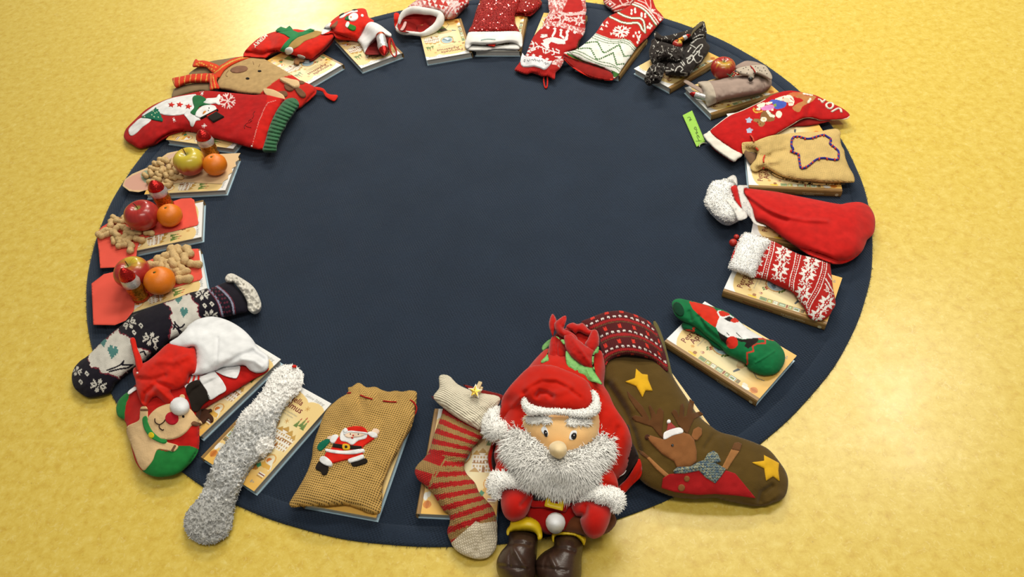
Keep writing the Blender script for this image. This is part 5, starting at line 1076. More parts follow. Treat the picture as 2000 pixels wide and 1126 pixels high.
# ================================================================== right side
def gnome_sock():
    Y = Z(1290, 590, 5.363); t = stocking(Y, (750, 500), 'green sock with a white-bearded gnome in a red hat, rolled on a book', 'sock', 'gnome_sock', None, ZB)
    def pt(q):
        B = Brush(q, Y, '17703C')
        B.poly([(300, -10), (330, 60), (400, 130), (470, 190), (540, 240), (580, 265), (600, 200), (620, 140), (600, 100), (560, 60), (480, 30), (380, 0)], 'D8321C')
        B.poly([(580, 262), (600, 195), (618, 150), (590, 110), (600, 85), (630, 85), (700, 110), (735, 135), (830, 200), (920, 280), (1020, 340), (1090, 380), (1030, 370), (950, 378), (860, 385), (780, 365), (700, 365), (640, 330), (600, 300)], 'ECE7DA')
        B.poly([(610, 100), (640, 88), (700, 108), (725, 130), (680, 145), (630, 142)], 'D8321C', True)
        B.poly([(665, 170), (720, 145), (760, 165), (745, 205), (700, 195)], '231C18'); B.poly([(735, 195), (750, 170), (790, 165), (822, 200), (770, 212)], 'D8321C', True)
        B.poly([(595, 300), (640, 332), (700, 368), (760, 365), (700, 450), (640, 400), (610, 340)], '231C18'); B.poly([(760, 365), (800, 375), (860, 390), (940, 378), (1030, 370), (1020, 410), (980, 440), (920, 485), (880, 460), (900, 420), (830, 410)], '231C18')
        B.line([(692, 315), (720, 345)], 7, '3A332B'); B.line([(792, 315), (820, 345), (855, 375)], 7, '3A332B')
        B.disc(750, 420, 62, 'D3301F', 66); B.line([(1030, 380), (1095, 385), (1100, 430), (1010, 432), (965, 460), (975, 510), (905, 530), (912, 640), (895, 655)], 16, 'C93B28'); B.line([(1090, 380), (1190, 398)], 12, 'C93B28')
        return B.c
    m = fabric('fine_green_knit', None, kind='knit', scale=600, bump=.3, sheen=.25)
    zc = [(1320, 600, 3.6), (1400, 640, 3.2), (1520, 720, 3.0)]
    def low(q): B = Brush(q, Y, '145C33'); B.line([(270, 290), (350, 300), (340, 270), (390, 255)], 16, 'C93B28'); return B.c
    soft('folded_leg', Y((222, 250), (235, 210), (300, 200), (400, 250), (520, 350), (600, 420), (700, 500), (640, 500), (540, 450), (500, 400), (420, 350), (330, 310), (260, 290)), 1.2, 2.9, m, t, low, sp=1.6, hb=.3)
    s = soft('foot', Y((120, 30), (135, -20), (200, -40), (300, -20), (420, 10), (560, 50), (700, 100), (830, 200), (930, 285), (1090, 378), (1190, 400), (1270, 475), (1305, 560), (1290, 650), (1230, 730), (1150, 762), (1060, 760), (980, 730), (920, 690), (890, 640), (800, 590), (700, 540), (620, 460), (500, 370), (400, 290), (300, 230), (220, 190), (150, 130)), 2.9, zc, m, t, pt, sp=1.1, hb=.5, flat=.4, axis=[(1330, 600), (1500, 700)], rough=.08, rs=12,
             folds=[(Y((400, 150), (480, 270), (600, 370), (680, 440)), 4.5, -.55), (Y((300, 100), (320, 180)), 4, -.4), (Y((430, 170), (520, 290), (640, 390)), 4, .35), (Y((1000, 630), (1100, 570), (1190, 510)), 2.2, .18)])
    o_ = pixels_disc((190, 70), 50, 18, 80, -.5); soft('sock_opening', Y(*o_), -.8, 0, fabric('sock_inside', '123F26'), t, sp=1.5, hb=.1, on=s, lift=.12)
gnome_sock(); laid()

def snowflake_stocking():
    Y = Z(1400, 480, 6.256); t = stocking(Y, (850, 450), 'small stuffed red stocking with white snowflakes and a white fur cuff', z=ZB)
    left = Y((470, 350), (440, 365)); h = mapfun(Y, [(465, 375), (600, -50), (1290, 150), (880, 550)], [(0, 0), (10, 0), (10, 10), (0, 10)])
    def pt(q):
        B = Brush(q, Y, 'B5211B'); w = 'EFE6D4'
        for a in ([(660, -60), (640, 60), (590, 230), (550, 380)], [(705, -50), (690, 60), (645, 230), (605, 400)], [(970, 80), (940, 240), (900, 380), (885, 500)], [(1030, 100), (990, 260), (945, 420), (935, 550)], [(1295, 165), (1280, 300), (1210, 500), (1105, 690), (1100, 760)], [(1345, 185), (1330, 320), (1260, 530), (1150, 720), (1120, 840)]): B.line(a, 10, w, True)
        for a in ([(680, -50), (662, 60), (618, 230), (580, 390)], [(1000, 90), (965, 250), (925, 400), (910, 525)], [(1320, 175), (1305, 310), (1235, 515), (1130, 700), (1110, 800)]):
            p = resample(smooth_open(np.array(a, float), 8), 26, False)
            for x, y in p: B.disc(x, y, 6, w)
        for o, ax in (((815, 75), (20, 6)), ((775, 285), (20, 6)), ((1165, 180), (20, 8)), ((1110, 345), (19, 9)), ((1055, 570), (17, 10)), ((1345, 690), (17, 11)), ((1225, 850), (17, 9)), ((480, 190), (17, 5)), ((560, 0), (17, 4))): B.chart(STAR8, o, (ax[0]*.74, ax[1]*.74), (-ax[1]*.78, ax[0]*.72), w)
        zz = bitmap("#..#....#..#\n.##.#..#.##.\n....####....\n.##.#..#.##.\n#..#....#..#")
        for o, ax in (((805, 170), (18, 4)), ((755, 395), (18, 5)), ((1140, 265), (17, 7)), ((1080, 460), (17, 4)), ((1050, 685), (13, 4)), ((1290, 765), (13, 9)), ((555, 110), (12, 4)), ((510, 330), (12, 3)), ((1370, 560), (10, 9))): B.chart(zz, o, (ax[0]*.80, ax[1]*.80), (-ax[1]*.7, ax[0]*.7), w)
        for o in ((1355, 440), (1385, 380), (1400, 520), (1350, 500)): B.line([(o[0]-25, o[1]-40), (o[0]+20, o[1]+30)], 14, w)
        return B.c
    zc = [(1470, 510, 3.3), (1560, 540, 3.2), (1610, 600, 3.0)]
    soft('leg_and_foot', Y((445, 368), (480, 250), (520, 100), (580, -20), (640, -70), (740, -35), (880, 40), (1030, 110), (1200, 140), (1370, 190), (1390, 260), (1405, 380), (1420, 520), (1445, 640), (1450, 720), (1410, 790), (1375, 850), (1300, 900), (1220, 915), (1140, 880), (1100, 820), (1060, 740), (1000, 660), (960, 600), (900, 545), (800, 505), (700, 460), (640, 425), (560, 395)), 2.6, zc, FINEKNIT, t, pt, sp=1.0, hb=.5, flat=.7, axis=[(1480, 520), (1590, 600)])
    wf = fabric('white_fleece', 'F3EFE4', kind='felt', scale=420, bump=.3, sheen=.5)
    soft('lining', Y((165, 240), (180, 130), (235, 0), (300, -120), (330, -130), (260, 20), (200, 200)), .6, 4., RED_CLOTH, t, sp=2, hb=.8)
    c = soft('fur_cuff', Y((152, 250), (190, 150), (240, 20), (300, -110), (350, -160), (420, -150), (520, -110), (650, -60), (600, 30), (560, 110), (510, 230), (450, 375), (380, 355), (300, 325), (180, 285)), 2.4, 3.9, wf, t, sp=2, hb=.9, flat=1.1)
    f = fur_on(c, .35, .004, .0007, FUR, 'cuff_fur', c.obj, droop=.1, jit=.6, seed=2); f['kind'] = 'stuff'
    b = base_of(Y, 160, -60, RUGZ)
    for x, y, r in ((200, -40, 50), (240, -110, 35)):
        cc = U(Y(x, y), .034)[0]; v, f = ball_mesh(cc, r/6.256*mm_per_px((1430, 470)), 14, 10); mesh_obj('bead', v, f, plain('red_bead', 'C42A1C', rough=.3, bump=.8, bscale=250), t)
snowflake_stocking(); laid()

def starred_burlap():
    Y = Z(1440, 230, 7.036); t = stocking(Y, (850, 560), 'light burlap sack with a star outline stitched in blue and red wool', 'sack', 'burlap_sack', 'burlap sacks', ZB)
    bl = fabric('light_burlap', 'DDB970', kind='burlap', scale=420, bump=.6, sheen=.1, var=.10)
    soft('inner_edge', Y((90, 430), (160, 470), (260, 490), (250, 570), (190, 640), (150, 600), (100, 520)), .5, 3.2, fabric('burlap_inside', '7A5C40'), t, sp=2, hb=.3)
    s = soft('bag', Y((60, 370), (70, 340), (120, 330), (240, 322), (330, 285), (480, 240), (700, 215), (900, 195), (1100, 190), (1250, 160), (1370, 150), (1420, 195), (1415, 260), (1430, 370), (1470, 450), (1490, 560), (1540, 680), (1600, 790), (1612, 870), (1570, 890), (1400, 890), (1200, 890), (1000, 870), (800, 850), (600, 800), (500, 750), (420, 700), (350, 700), (270, 740), (215, 730), (175, 680), (200, 630), (250, 570), (270, 500), (240, 465), (170, 470), (110, 460), (80, 500), (65, 430)), 2.2, 3.0, bl, t, sp=1.8, hb=.35, flat=1.5, axis=[(1460, 300), (1640, 310)], rough=.14, rs=15,
             folds=[(Y((400, 560), (500, 480), (650, 450)), 5, -.4), (Y((300, 640), (420, 600), (560, 590)), 6, .5), (Y((330, 520), (440, 520)), 4, -.3), (Y((860, 520), (840, 640)), 4, -.2)])
    soft('bag_underside', Y((420, 720), (520, 775), (700, 845), (900, 880), (1100, 900), (1400, 905), (1560, 895), (1400, 915), (1100, 920), (850, 890), (620, 840), (500, 790)), .3, 2.75, bl, t, sp=2, hb=.1)
    bw = fabric('blue_wool', '3A3585', kind='solid', scale=1500, bump=.4); rw = fabric('red_wool', 'D8452A', kind='solid', scale=1500, bump=.4)
    pts = np.array([(740, 455), (770, 425), (745, 380), (750, 300), (775, 265), (850, 258), (940, 285), (1020, 282), (1090, 258), (1185, 235), (1240, 262), (1290, 300), (1275, 355), (1340, 410), (1390, 460), (1395, 520), (1380, 572), (1300, 572), (1190, 552), (1090, 570), (1000, 640), (930, 685), (875, 688), (860, 630), (850, 560), (845, 505), (790, 480)], float)
    line_on('blue_star_outline', Y(*pts), s, .27, bw, t, .06, closed=True)
    rp = resample(np.vstack([pts, pts[:1]]), 52, False); rn = np.random.default_rng(3); V_ = []
    for x, y in rp[::1]:
        if rn.random() < .8:
            a = rn.random()*6.28; q = Y(*[(x-13*math.cos(a), y-13*math.sin(a)), (x+13*math.cos(a), y+13*math.sin(a))]); V_.append(tube_mesh(U(q, s.z(q)+.0034), .0021, 5))
    o = mesh_obj('red_stitches', *merge(V_), rw, t); o['kind'] = 'stuff'
    for p in ([(180, 235), (215, 280), (228, 330)], [(255, 410), (285, 445)], [(378, 515), (360, 560), (362, 610)], [(360, 685), (358, 705)]):
        q = Y(*p)
        if inside(q, s.out).any(): line_on('drawstring', q, s, .2, rw, t, .1)
    cord('drawstring', [(*q, h) for q, h in zip(Y((180, 235), (215, 280), (228, 330)), (5., 4.8, 4.4))], .2, rw, t)

def joy_stocking():
    Y = Z(1320, 165, 5.714); t = stocking(Y, (1100, 400), 'flat red stocking reading JOY with a bear and a girl, white cuff', z=ZB)
    def pt(q):
        B = Brush(q, Y, 'BC1A18')
        for x, y in ((817, 398), (822, 512)):
            a = [(x+(42 if i % 2 == 0 else 26)*math.cos(i*math.pi/5-1.5), y+(36 if i % 2 == 0 else 24)*math.sin(i*math.pi/5-1.5)) for i in range(10)]; B.poly(a, 'AEB6C4')
        br, lt, sk = '8A5F33', 'EFE3C4', 'E7B98A'
        B.poly([(1230, 130), (1290, 90), (1400, 85), (1420, 110), (1330, 130), (1270, 150)], 'C96A3A', True); B.poly([(1330, 140), (1400, 100), (1450, 120), (1560, 130), (1540, 170), (1500, 200), (1420, 240), (1380, 300), (1340, 300), (1300, 260), (1350, 215), (1420, 180), (1380, 150)], 'BE7B45', True); B.line([(1480, 195), (1500, 160)], 26, lt); B.line([(1425, 100), (1520, 118)], 16, lt)
        B.poly([(1110, 160), (1190, 130), (1280, 120), (1318, 170), (1310, 230), (1260, 235), (1250, 200), (1190, 180), (1130, 185)], lt, True); B.line([(1200, 140), (1190, 165)], 8, 'C81E1C'); B.line([(1260, 200), (1300, 205)], 8, 'C81E1C'); B.line([(1275, 150), (1312, 180)], 8, 'C81E1C'); B.poly([(1180, 160), (1250, 150), (1270, 190), (1230, 200)], 'F3CDA8', True)
        B.poly([(1045, 190), (1090, 165), (1170, 180), (1235, 200), (1215, 250), (1150, 272), (1100, 265), (1085, 220)], '4A5BA8', True); B.poly([(955, 250), (1050, 225), (1100, 235), (1090, 270), (1050, 285), (965, 285)], 'D684B0', True); B.poly([(1090, 220), (1120, 210), (1125, 240), (1095, 248)], '8AA03A')
        B.poly([(905, 230), (950, 205), (1000, 205), (980, 245), (930, 255)], lt, True); B.poly([(1005, 205), (1060, 190), (1075, 205), (1020, 225)], lt, True); B.disc(925, 272, 24, lt, 16); B.disc(1078, 282, 14, 'F1D7B8')
        B.line([(865, 275), (880, 305), (920, 308), (965, 295)], 14, 'D9A23A', True); B.line([(870, 260), (900, 285)], 10, 'D9A23A')
        B.poly([(960, 310), (1010, 290), (1060, 310), (1100, 350), (1100, 395), (1050, 412), (980, 410), (940, 380)], br, True); B.poly([(865, 405), (880, 380), (930, 385), (985, 410), (995, 440), (960, 470), (930, 460), (910, 425)], '9A7040', True); B.disc(980, 388, 34, lt, 28); B.disc(985, 388, 12, 'E2D08C'); B.line([(1025, 300), (1060, 345), (1090, 352)], 30, lt); B.disc(1150, 332, 34, lt, 40); B.disc(915, 418, 6, '3A2A1A'); B.disc(945, 440, 6, '3A2A1A')
        return B.c
    zc = [(1400, 280, 3.2), (1480, 250, 3.3), (1560, 215, 3.8), (1640, 225, 2.6), (1430, 240, 3.1)]
    soft('stocking_back', Y((1180, 500), (1290, 440), (1400, 385), (1500, 368), (1620, 395), (1740, 400), (1600, 440), (1450, 462), (1300, 470)), .4, 2.85, fabric('dark_red_cloth', '8E1A14'), t, sp=2.5, hb=.2)
    s = soft('body', Y((385, 515), (450, 460), (600, 350), (750, 290), (900, 220), (980, 180), (1050, 130), (1130, 95), (1220, 72), (1300, 68), (1400, 85), (1560, 120), (1700, 190), (1850, 260), (1930, 320), (1936, 355), (1900, 380), (1800, 387), (1700, 394), (1610, 394), (1560, 378), (1480, 366), (1400, 382), (1320, 428), (1200, 500), (1100, 560), (900, 640), (760, 720), (740, 775), (640, 720), (520, 640), (430, 570)), 1.5, zc, fabric('printed_red_cloth', None, kind='felt', scale=800, bump=.2, sheen=.15), t, pt, sp=1.1, hb=.3, flat=1.4, rough=.12, rs=18, folds=[(Y((1500, 230), (1480, 330)), 7, -.5), (Y((1180, 300), (1280, 280), (1340, 340)), 8, -.35)])
    wp = fabric('cream_piping', 'EFE0C4', kind='solid', scale=1500, bump=.2)
    for p in ([(390, 510), (460, 450), (600, 350), (750, 289), (900, 220), (1000, 165)], [(1100, 562), (1200, 502), (1320, 430), (1400, 384), (1480, 368), (1560, 380), (1610, 396), (1700, 396), (1800, 389), (1900, 382), (1936, 357)]):
        q = Y(*p); q2 = resample(smooth_open(q, 8), 3, False); P = U(q2, s.rim(q2)+.0015); v, f = tube_mesh(P, .0016, 6); mesh_obj('piping', v, f, wp, t)
    for ltr in ([[(1738, 306), (1775, 284), (1812, 268), (1840, 280), (1846, 312)]], [[(1690, 262), (1678, 226), (1708, 206), (1748, 214), (1752, 246), (1722, 270), (1690, 262)]], [[(1588, 166), (1610, 172), (1628, 190)], [(1662, 172), (1650, 186), (1628, 190)], [(1628, 190), (1640, 206)]]):
        V_ = []
        for p in ltr:
            q = Y(*p); q = resample(smooth_open(q, 8) if len(q) > 2 else q, 1.5, False); P = U(q, s.z(q)+.0006); v, f = tube_mesh(P, .0030, 8); V_.append((v, f))
        mesh_obj('lettering', *merge(V_), FELT_CREAM, t)
    soft('lining', Y((380, 680), (450, 745), (560, 820), (640, 862), (700, 820), (560, 780), (440, 700)), .4, 1.7, fabric('dark_red_cloth', '8E1A14'), t, sp=2, hb=.4)
    soft('cuff', Y((306, 562), (345, 538), (385, 512), (430, 570), (520, 640), (640, 720), (742, 772), (735, 800), (690, 830), (650, 860), (560, 808), (450, 730), (355, 640), (325, 600)), .9, 3.0, fabric('cream_cuff_cloth', 'EADFC6', kind='felt', scale=600, bump=.25), t, sp=2, hb=.5, flat=1.6)
    # the paper tag tied to the cuff
    tg = card('paper_tag', 'bright green paper tag with handwriting tied to the red JOY stocking', Y, [(75, 342), (182, 288), (330, 640), (232, 695)], 1.1, plain('green_paper', '9DCB4E', rough=.7, spec=.2), None, 'paper tag', None); ink = plain('pencil_ink', '5A6B3A', rough=.8)
    def scrib(pts): q = Y(*pts); q = resample(smooth_open(q, 6), 1., False); v, f = tube_mesh(U(q, .0121), .0006, 4); mesh_obj('handwriting', v, f, ink, tg)
    scrib([(130, 370), (150, 360), (165, 375), (150, 392), (170, 388)]); scrib([(150, 405), (165, 395), (178, 385)])
    scrib([(222, 630), (285, 625)]); scrib([(262, 628), (235, 575), (250, 565), (262, 590), (245, 560)]); scrib([(235, 555), (222, 530), (245, 540), (228, 510), (240, 500)]); scrib([(225, 500), (205, 490), (215, 470), (230, 485), (222, 500)])
    v = [(*q, h) for q, h in zip(Y((262, 695), (275, 660), (320, 650), (352, 655)), (1.2, 1.5, 1.6, 2.2))]; cord('tie_cord', v, .09, fabric('cream_piping', 'EFE0C4'), tg)
joy_stocking(); laid(); starred_burlap(); laid()

def fur_topped_stocking():
    Y = Z(1370, 330, 5.714); t = stocking(Y, (1300, 650), 'big plain red felt stocking with white fur top tied with sheer lace ribbon')
    zc = [(1440, 400, 4.2), (1480, 400, 3.6), (1560, 450, 3.5), (1650, 440, 2.4), (1700, 430, 1.8), (1640, 500, 1.8)]
    s = soft('leg_and_foot', Y((470, 215), (550, 218), (700, 235), (850, 255), (1000, 285), (1200, 325), (1400, 365), (1550, 390), (1620, 378), (1720, 366), (1800, 375), (1870, 415), (1920, 490), (1940, 580), (1930, 690), (1900, 745), (1850, 790), (1830, 840), (1790, 920), (1700, 1000), (1600, 1045), (1500, 1055), (1400, 1030), (1250, 970), (1150, 920), (1000, 820), (900, 750), (800, 670), (700, 600), (600, 555), (550, 420), (500, 330)), 3.2, zc, RED_CLOTH, t, sp=2.2, hb=.8, flat=.9, rough=.12, rs=25, axis=[(1450, 380), (1680, 450)],
             folds=[(Y((480, 270), (600, 350), (720, 440), (900, 520), (1150, 570), (1400, 580)), 4, .45), (Y((520, 330), (650, 430), (780, 510), (950, 570)), 5, -.5)])
    soft('gathered_neck', Y((320, 195), (350, 180), (400, 190), (420, 300), (450, 420), (440, 440), (400, 390), (350, 290)), 1.2, 4.6, RED_CLOTH, t, sp=2, hb=1., rough=.1, rs=5)
    wf = fabric('white_fleece', 'F3EFE4', kind='felt', scale=420, bump=.3, sheen=.5)
    c = soft('fur_top', Y((40, 375), (60, 310), (90, 210), (130, 145), (200, 128), (290, 115), (350, 130), (380, 190), (350, 240), (350, 290), (400, 390), (450, 440), (480, 520), (400, 570), (320, 605), (240, 590), (170, 540), (90, 460)), 3.4, 3.2, wf, t, sp=2, hb=2.2, flat=.6, rough=.2, rs=10)
    f = fur_on(c, .5, .0045, .0008, FUR, 'fur_pile', c.obj, droop=.15, jit=.6, seed=3); f['kind'] = 'stuff'
    lace, nt, p = nodes('sheer_lace'); p.inputs['Base Color'].default_value = (.86, .84, .80, 1); p.inputs['Roughness'].default_value = .45; p.inputs['Alpha'].default_value = .55
    pts = [('lace_ribbon', [(280, 110), (340, 68), (380, 75), (400, 130), (398, 185), (350, 130), (310, 120)], 5.2), ('lace_ribbon', [(400, 190), (460, 178), (515, 182), (520, 205), (480, 215), (475, 270), (520, 340), (570, 440), (600, 560), (640, 600), (740, 640), (640, 630), (580, 600), (540, 540), (480, 480), (450, 430), (420, 300)], 5.0), ('lace_ribbon', [(270, 340), (330, 330), (370, 350), (440, 430), (500, 480), (510, 540), (440, 570), (400, 560), (380, 500), (340, 430)], 6.6)]
    for nm, o_, z in pts: soft(nm, Y(*o_), .5, z, lace, t, sp=2, hb=.15, rough=.15, rs=4)
    pearl = plain('lace_bead', 'F4F0E6', rough=.25)
    V_ = []
    for x, y, z in ((475, 370, 6), (500, 375, 6), (540, 440, 5.6), (520, 420, 5.8), (350, 370, 7.4), (345, 455, 7.6), (430, 520, 7.), (400, 540, 7.), (455, 450, 6), (540, 500, 5.4), (515, 500, 5.6), (385, 440, 7.2)): V_.append(ball_mesh(U(Y(x, y), z*.01)[0], .0016, 8, 6))
    for a, b in (((475, 375), (455, 440)), ((500, 380), (520, 500)), ((540, 445), (548, 520)), ((350, 372), (440, 500)), ((345, 460), (395, 540)), ((520, 425), (490, 480)), ((360, 400), (420, 520)), ((330, 400), (380, 500))): q = Y(*[a, b]); V_.append(tube_mesh(U(q, [.062, .060]), .0006, 4))
    o = mesh_obj('lace_beads', *merge(V_), pearl, t); o['kind'] = 'stuff'
fur_topped_stocking(); laid()

def dog_sack():
    Y = Z(1320, 100, 8.043)
    apple('red apple with a yellow blush behind the beige dog-shaped sack', Y(742, 270)[0], 24.2, ZB+.0005, .30, 4)
    t = stocking(Y, (950, 560), 'beige felt dachshund-shaped sack with a dotted head and black nose', 'sack', 'dog_sack', None, ZB); grey = fabric('beige_felt', 'A28A77', kind='felt', scale=500, bump=.35, var=.12); lt = fabric('light_beige_felt', 'C0AE94', kind='felt', scale=500, bump=.35, var=.1)
    choc_santa('red-tipped foil chocolate figure sticking out of the dog-shaped sack', Y(520, 745)[0], Y(215, 662)[0], ZB, 6.6, lying=(ZB+.016, ZB+.013), body=FOIL_W)
    cl = soft('strap_loop', Y((122, 480), (150, 446), (200, 465), (300, 525), (400, 585), (435, 680), (400, 660), (330, 615), (240, 565), (170, 520)), .3, 4.2, grey, t, sp=1.6, hb=.2)
    zc = [(1370, 180, 3.4), (1440, 170, 3.4), (1500, 160, 3.6)]
    s = soft('body', Y((340, 495), (400, 470), (530, 463), (660, 450), (760, 410), (880, 398), (1000, 372), (1140, 360), (1240, 340), (1350, 340), (1480, 400), (1505, 460), (1500, 540), (1440, 590), (1370, 640), (1200, 680), (1000, 720), (850, 742), (720, 770), (600, 822), (490, 862), (470, 800), (445, 700), (420, 600), (385, 540)), 3.8, zc, grey, t, sp=1.8, hb=.8, flat=.7, rough=.14, rs=9, folds=[(Y((1340, 440), (1370, 540), (1370, 640)), 4, -.7), (Y((640, 540), (700, 600), (740, 660)), 4, -.3), (Y((1140, 480), (1180, 520)), 4, -.3)])
    patch('cuff', Y((348, 492), (400, 473), (530, 467), (580, 540), (610, 620), (630, 700), (640, 790), (495, 858), (472, 800), (447, 700), (422, 600), (388, 540)), s, lt, t, .25, 1.8)
    soft('hood', Y((930, 240), (1040, 172), (1120, 148), (1240, 162), (1340, 198), (1420, 240), (1300, 280), (1060, 260), (960, 275)), .9, 6.0, grey, t, sp=1.6, hb=2.)
    hd = soft('head', Y((938, 292), (1000, 256), (1080, 236), (1180, 222), (1340, 210), (1420, 240), (1470, 310), (1505, 370), (1515, 425), (1490, 440), (1380, 396), (1265, 350), (1235, 372), (1225, 420), (1140, 420), (1135, 385), (1050, 372), (985, 342)), 1.3, 7.2, lt, t, sp=1.4, hb=.5, flat=.9)
    dk = plain('dark_felt_dot', '4A4038', rough=.9); V_ = []
    for x, y in ((1020, 320), (1118, 342), (1225, 345), (1250, 240), (1320, 300), (1350, 310), (1405, 305), (1430, 350), (1060, 270), (1140, 290), (1185, 265), (1290, 260), (1380, 260), (1100, 250)): patch('dot', Y(*pixels_disc((x, y), 9, 8)), hd, dk, t, .03, 1.)
    v, f = ball_mesh(U(Y(1176, 440), .079)[0], .0066, 16, 12); mesh_obj('nose', v, f, plain('black_button', '25221C', rough=.3), t)
    line_on('collar', Y((1172, 230), (1222, 285), (1252, 345)), hd, .16, fabric('red_cord', 'B3261C'), t, .1)
    v, f = ball_mesh(U(Y(1268, 330), .086)[0], .0032, 12, 8); mesh_obj('bell', v, f, plain('silver_bell', 'D8D0B8', rough=.25, metal=.6), t)
    b = U(Y(920, 350), .07)[0]; k = thing('berry_sprig', 'red berry and green needle sprig tucked under the dog sack\'s head', 'decoration', (b[0], b[1], .06))
    for i, (x, y) in enumerate(((910, 330), (935, 345), (960, 365), (985, 362), (925, 372), (900, 385))): v, f = ball_mesh(U(Y(x, y), .069)[0], .0026, 10, 8); mesh_obj('berry', v, f, plain('red_berry', 'C2271C', rough=.25), k)
    V_ = [tube_mesh(U(Y(*[(860, 378), p]), .068), .0012, 5) for p in ((800, 358), (905, 322), (955, 345), (870, 420), (830, 395))]; mesh_obj('needles', *merge(V_), plain('needle_green', '3E5A36', rough=.7), k)
dog_sack(); laid()

def scarf_bundle():
    Y = Z(1230, 30, 7.04); t = stocking(Y, (650, 600), 'knotted black cloth bundle with white drawings of hands and tools, open on top', 'bundle', 'cloth_bundle', None, ZB)
    def pt(q):
        B = Brush(q, Y, '2B241F'); w = 'C9C2B0'; p = B.p
        n = vnoise(p, 62, 21)+.5*vnoise(p, 30, 22); m2 = vnoise(p, 90, 5); B.c[(np.abs(n-.15) < .045) & (m2 > -.25)] = C(w); B.c[(np.abs(vnoise(p, 34, 31)) < .07) & (m2 < -.2)] = C('A79F8E')
        m = inside(p, np.array([(760, 250), (1060, 230), (1100, 480), (1000, 680), (780, 800), (560, 800), (700, 600)], float)); B.c[m] = C('2B241F')
        for a in ([(840, 350), (850, 380), (880, 360), (930, 320), (1010, 300), (1020, 275), (960, 270), (900, 300), (840, 335)], [(870, 520), (930, 440), (980, 400), (1000, 420), (940, 500), (880, 560), (890, 610), (930, 650), (980, 620), (1000, 570), (950, 550), (960, 490), (920, 500)], [(800, 590), (850, 540), (870, 600), (810, 660), (790, 630)], [(620, 780), (650, 720), (690, 700), (730, 740), (700, 780), (790, 795)]): B.line(a, 11, w, True)
        for a in ([(780, 590), (850, 560)], [(790, 620), (830, 590)], [(830, 400), (900, 440)], [(840, 440), (800, 500)], [(720, 620), (760, 680)], [(700, 640), (740, 690)], [(570, 740), (600, 750)], [(890, 240), (900, 260)], [(1010, 110), (1025, 160)]): B.line(a, 11, w)
        return B.c
    cl = fabric('printed_black_cloth', None, kind='felt', scale=900, bump=.2, sheen=.2)
    soft('cloth', Y((310, 330), (420, 290), (560, 270), (700, 235), (900, 180), (1040, 200), (1050, 360), (1095, 430), (1085, 490), (1030, 570), (980, 640), (900, 690), (830, 790), (720, 802), (560, 790), (470, 760), (380, 650), (300, 600), (265, 500), (290, 400)), 1.6, 3.0, cl, t, pt, sp=1.4, hb=.6, flat=1.)
    soft('cloth', Y((335, 245), (370, 222), (410, 260), (470, 292), (560, 268), (700, 230), (830, 190), (900, 150), (960, 95), (1020, 84), (1042, 150), (1055, 250), (960, 300), (840, 320), (700, 345), (560, 350), (450, 335), (360, 300)), .8, 6.0, cl, t, pt, sp=1.3, hb=2.4, rough=.2, rs=6)
    soft('cloth_lining', Y((850, 235), (910, 150), (965, 98), (1015, 92), (1000, 130), (930, 190), (870, 250), (840, 300)), .3, 7.0, fabric('olive_lining', '5E5136'), t, sp=1.5, hb=.2)
    soft('cloth', Y((300, 400), (340, 350), (420, 360), (480, 372), (600, 405), (700, 425), (745, 470), (752, 530), (740, 600), (680, 640), (600, 640), (540, 610), (500, 590), (440, 590), (390, 640), (320, 655), (275, 570), (265, 480)), 2.0, 5.6, cl, t, pt, sp=1.2, hb=2, rough=.35, rs=5)
    soft('cloth', Y((1010, 290), (1050, 360), (1100, 420), (1090, 480), (1030, 570), (980, 640), (900, 690), (830, 790), (720, 802), (560, 790), (490, 795), (530, 650), (640, 640), (740, 600), (760, 480), (840, 380), (920, 300)), 1.8, 5.2, cl, t, pt, sp=1.2, hb=2, rough=.15, rs=8, folds=[(Y((560, 660), (540, 740), (520, 800)), 4, -.5), (Y((680, 640), (620, 720)), 4, -.5)])
    soft('knot', Y((250, 740), (300, 682), (370, 645), (440, 660), (478, 720), (465, 800), (440, 870), (400, 908), (330, 916), (295, 940), (260, 945), (220, 915), (200, 880), (215, 820)), 2.4, 4.8, cl, t, pt, sp=1.1, hb=1.6, rough=.6, rs=4)
    laid()
    apple('piece of red apple showing inside the open black bundle', Y(655, 398)[0], 10., ZB+.024, .4, 7)
    choc_santa('red foil figure showing inside the open black bundle', Y(640, 372)[0], Y(838, 262)[0], ZB, 5., lying=(.068, .076))
scarf_bundle(); laid()

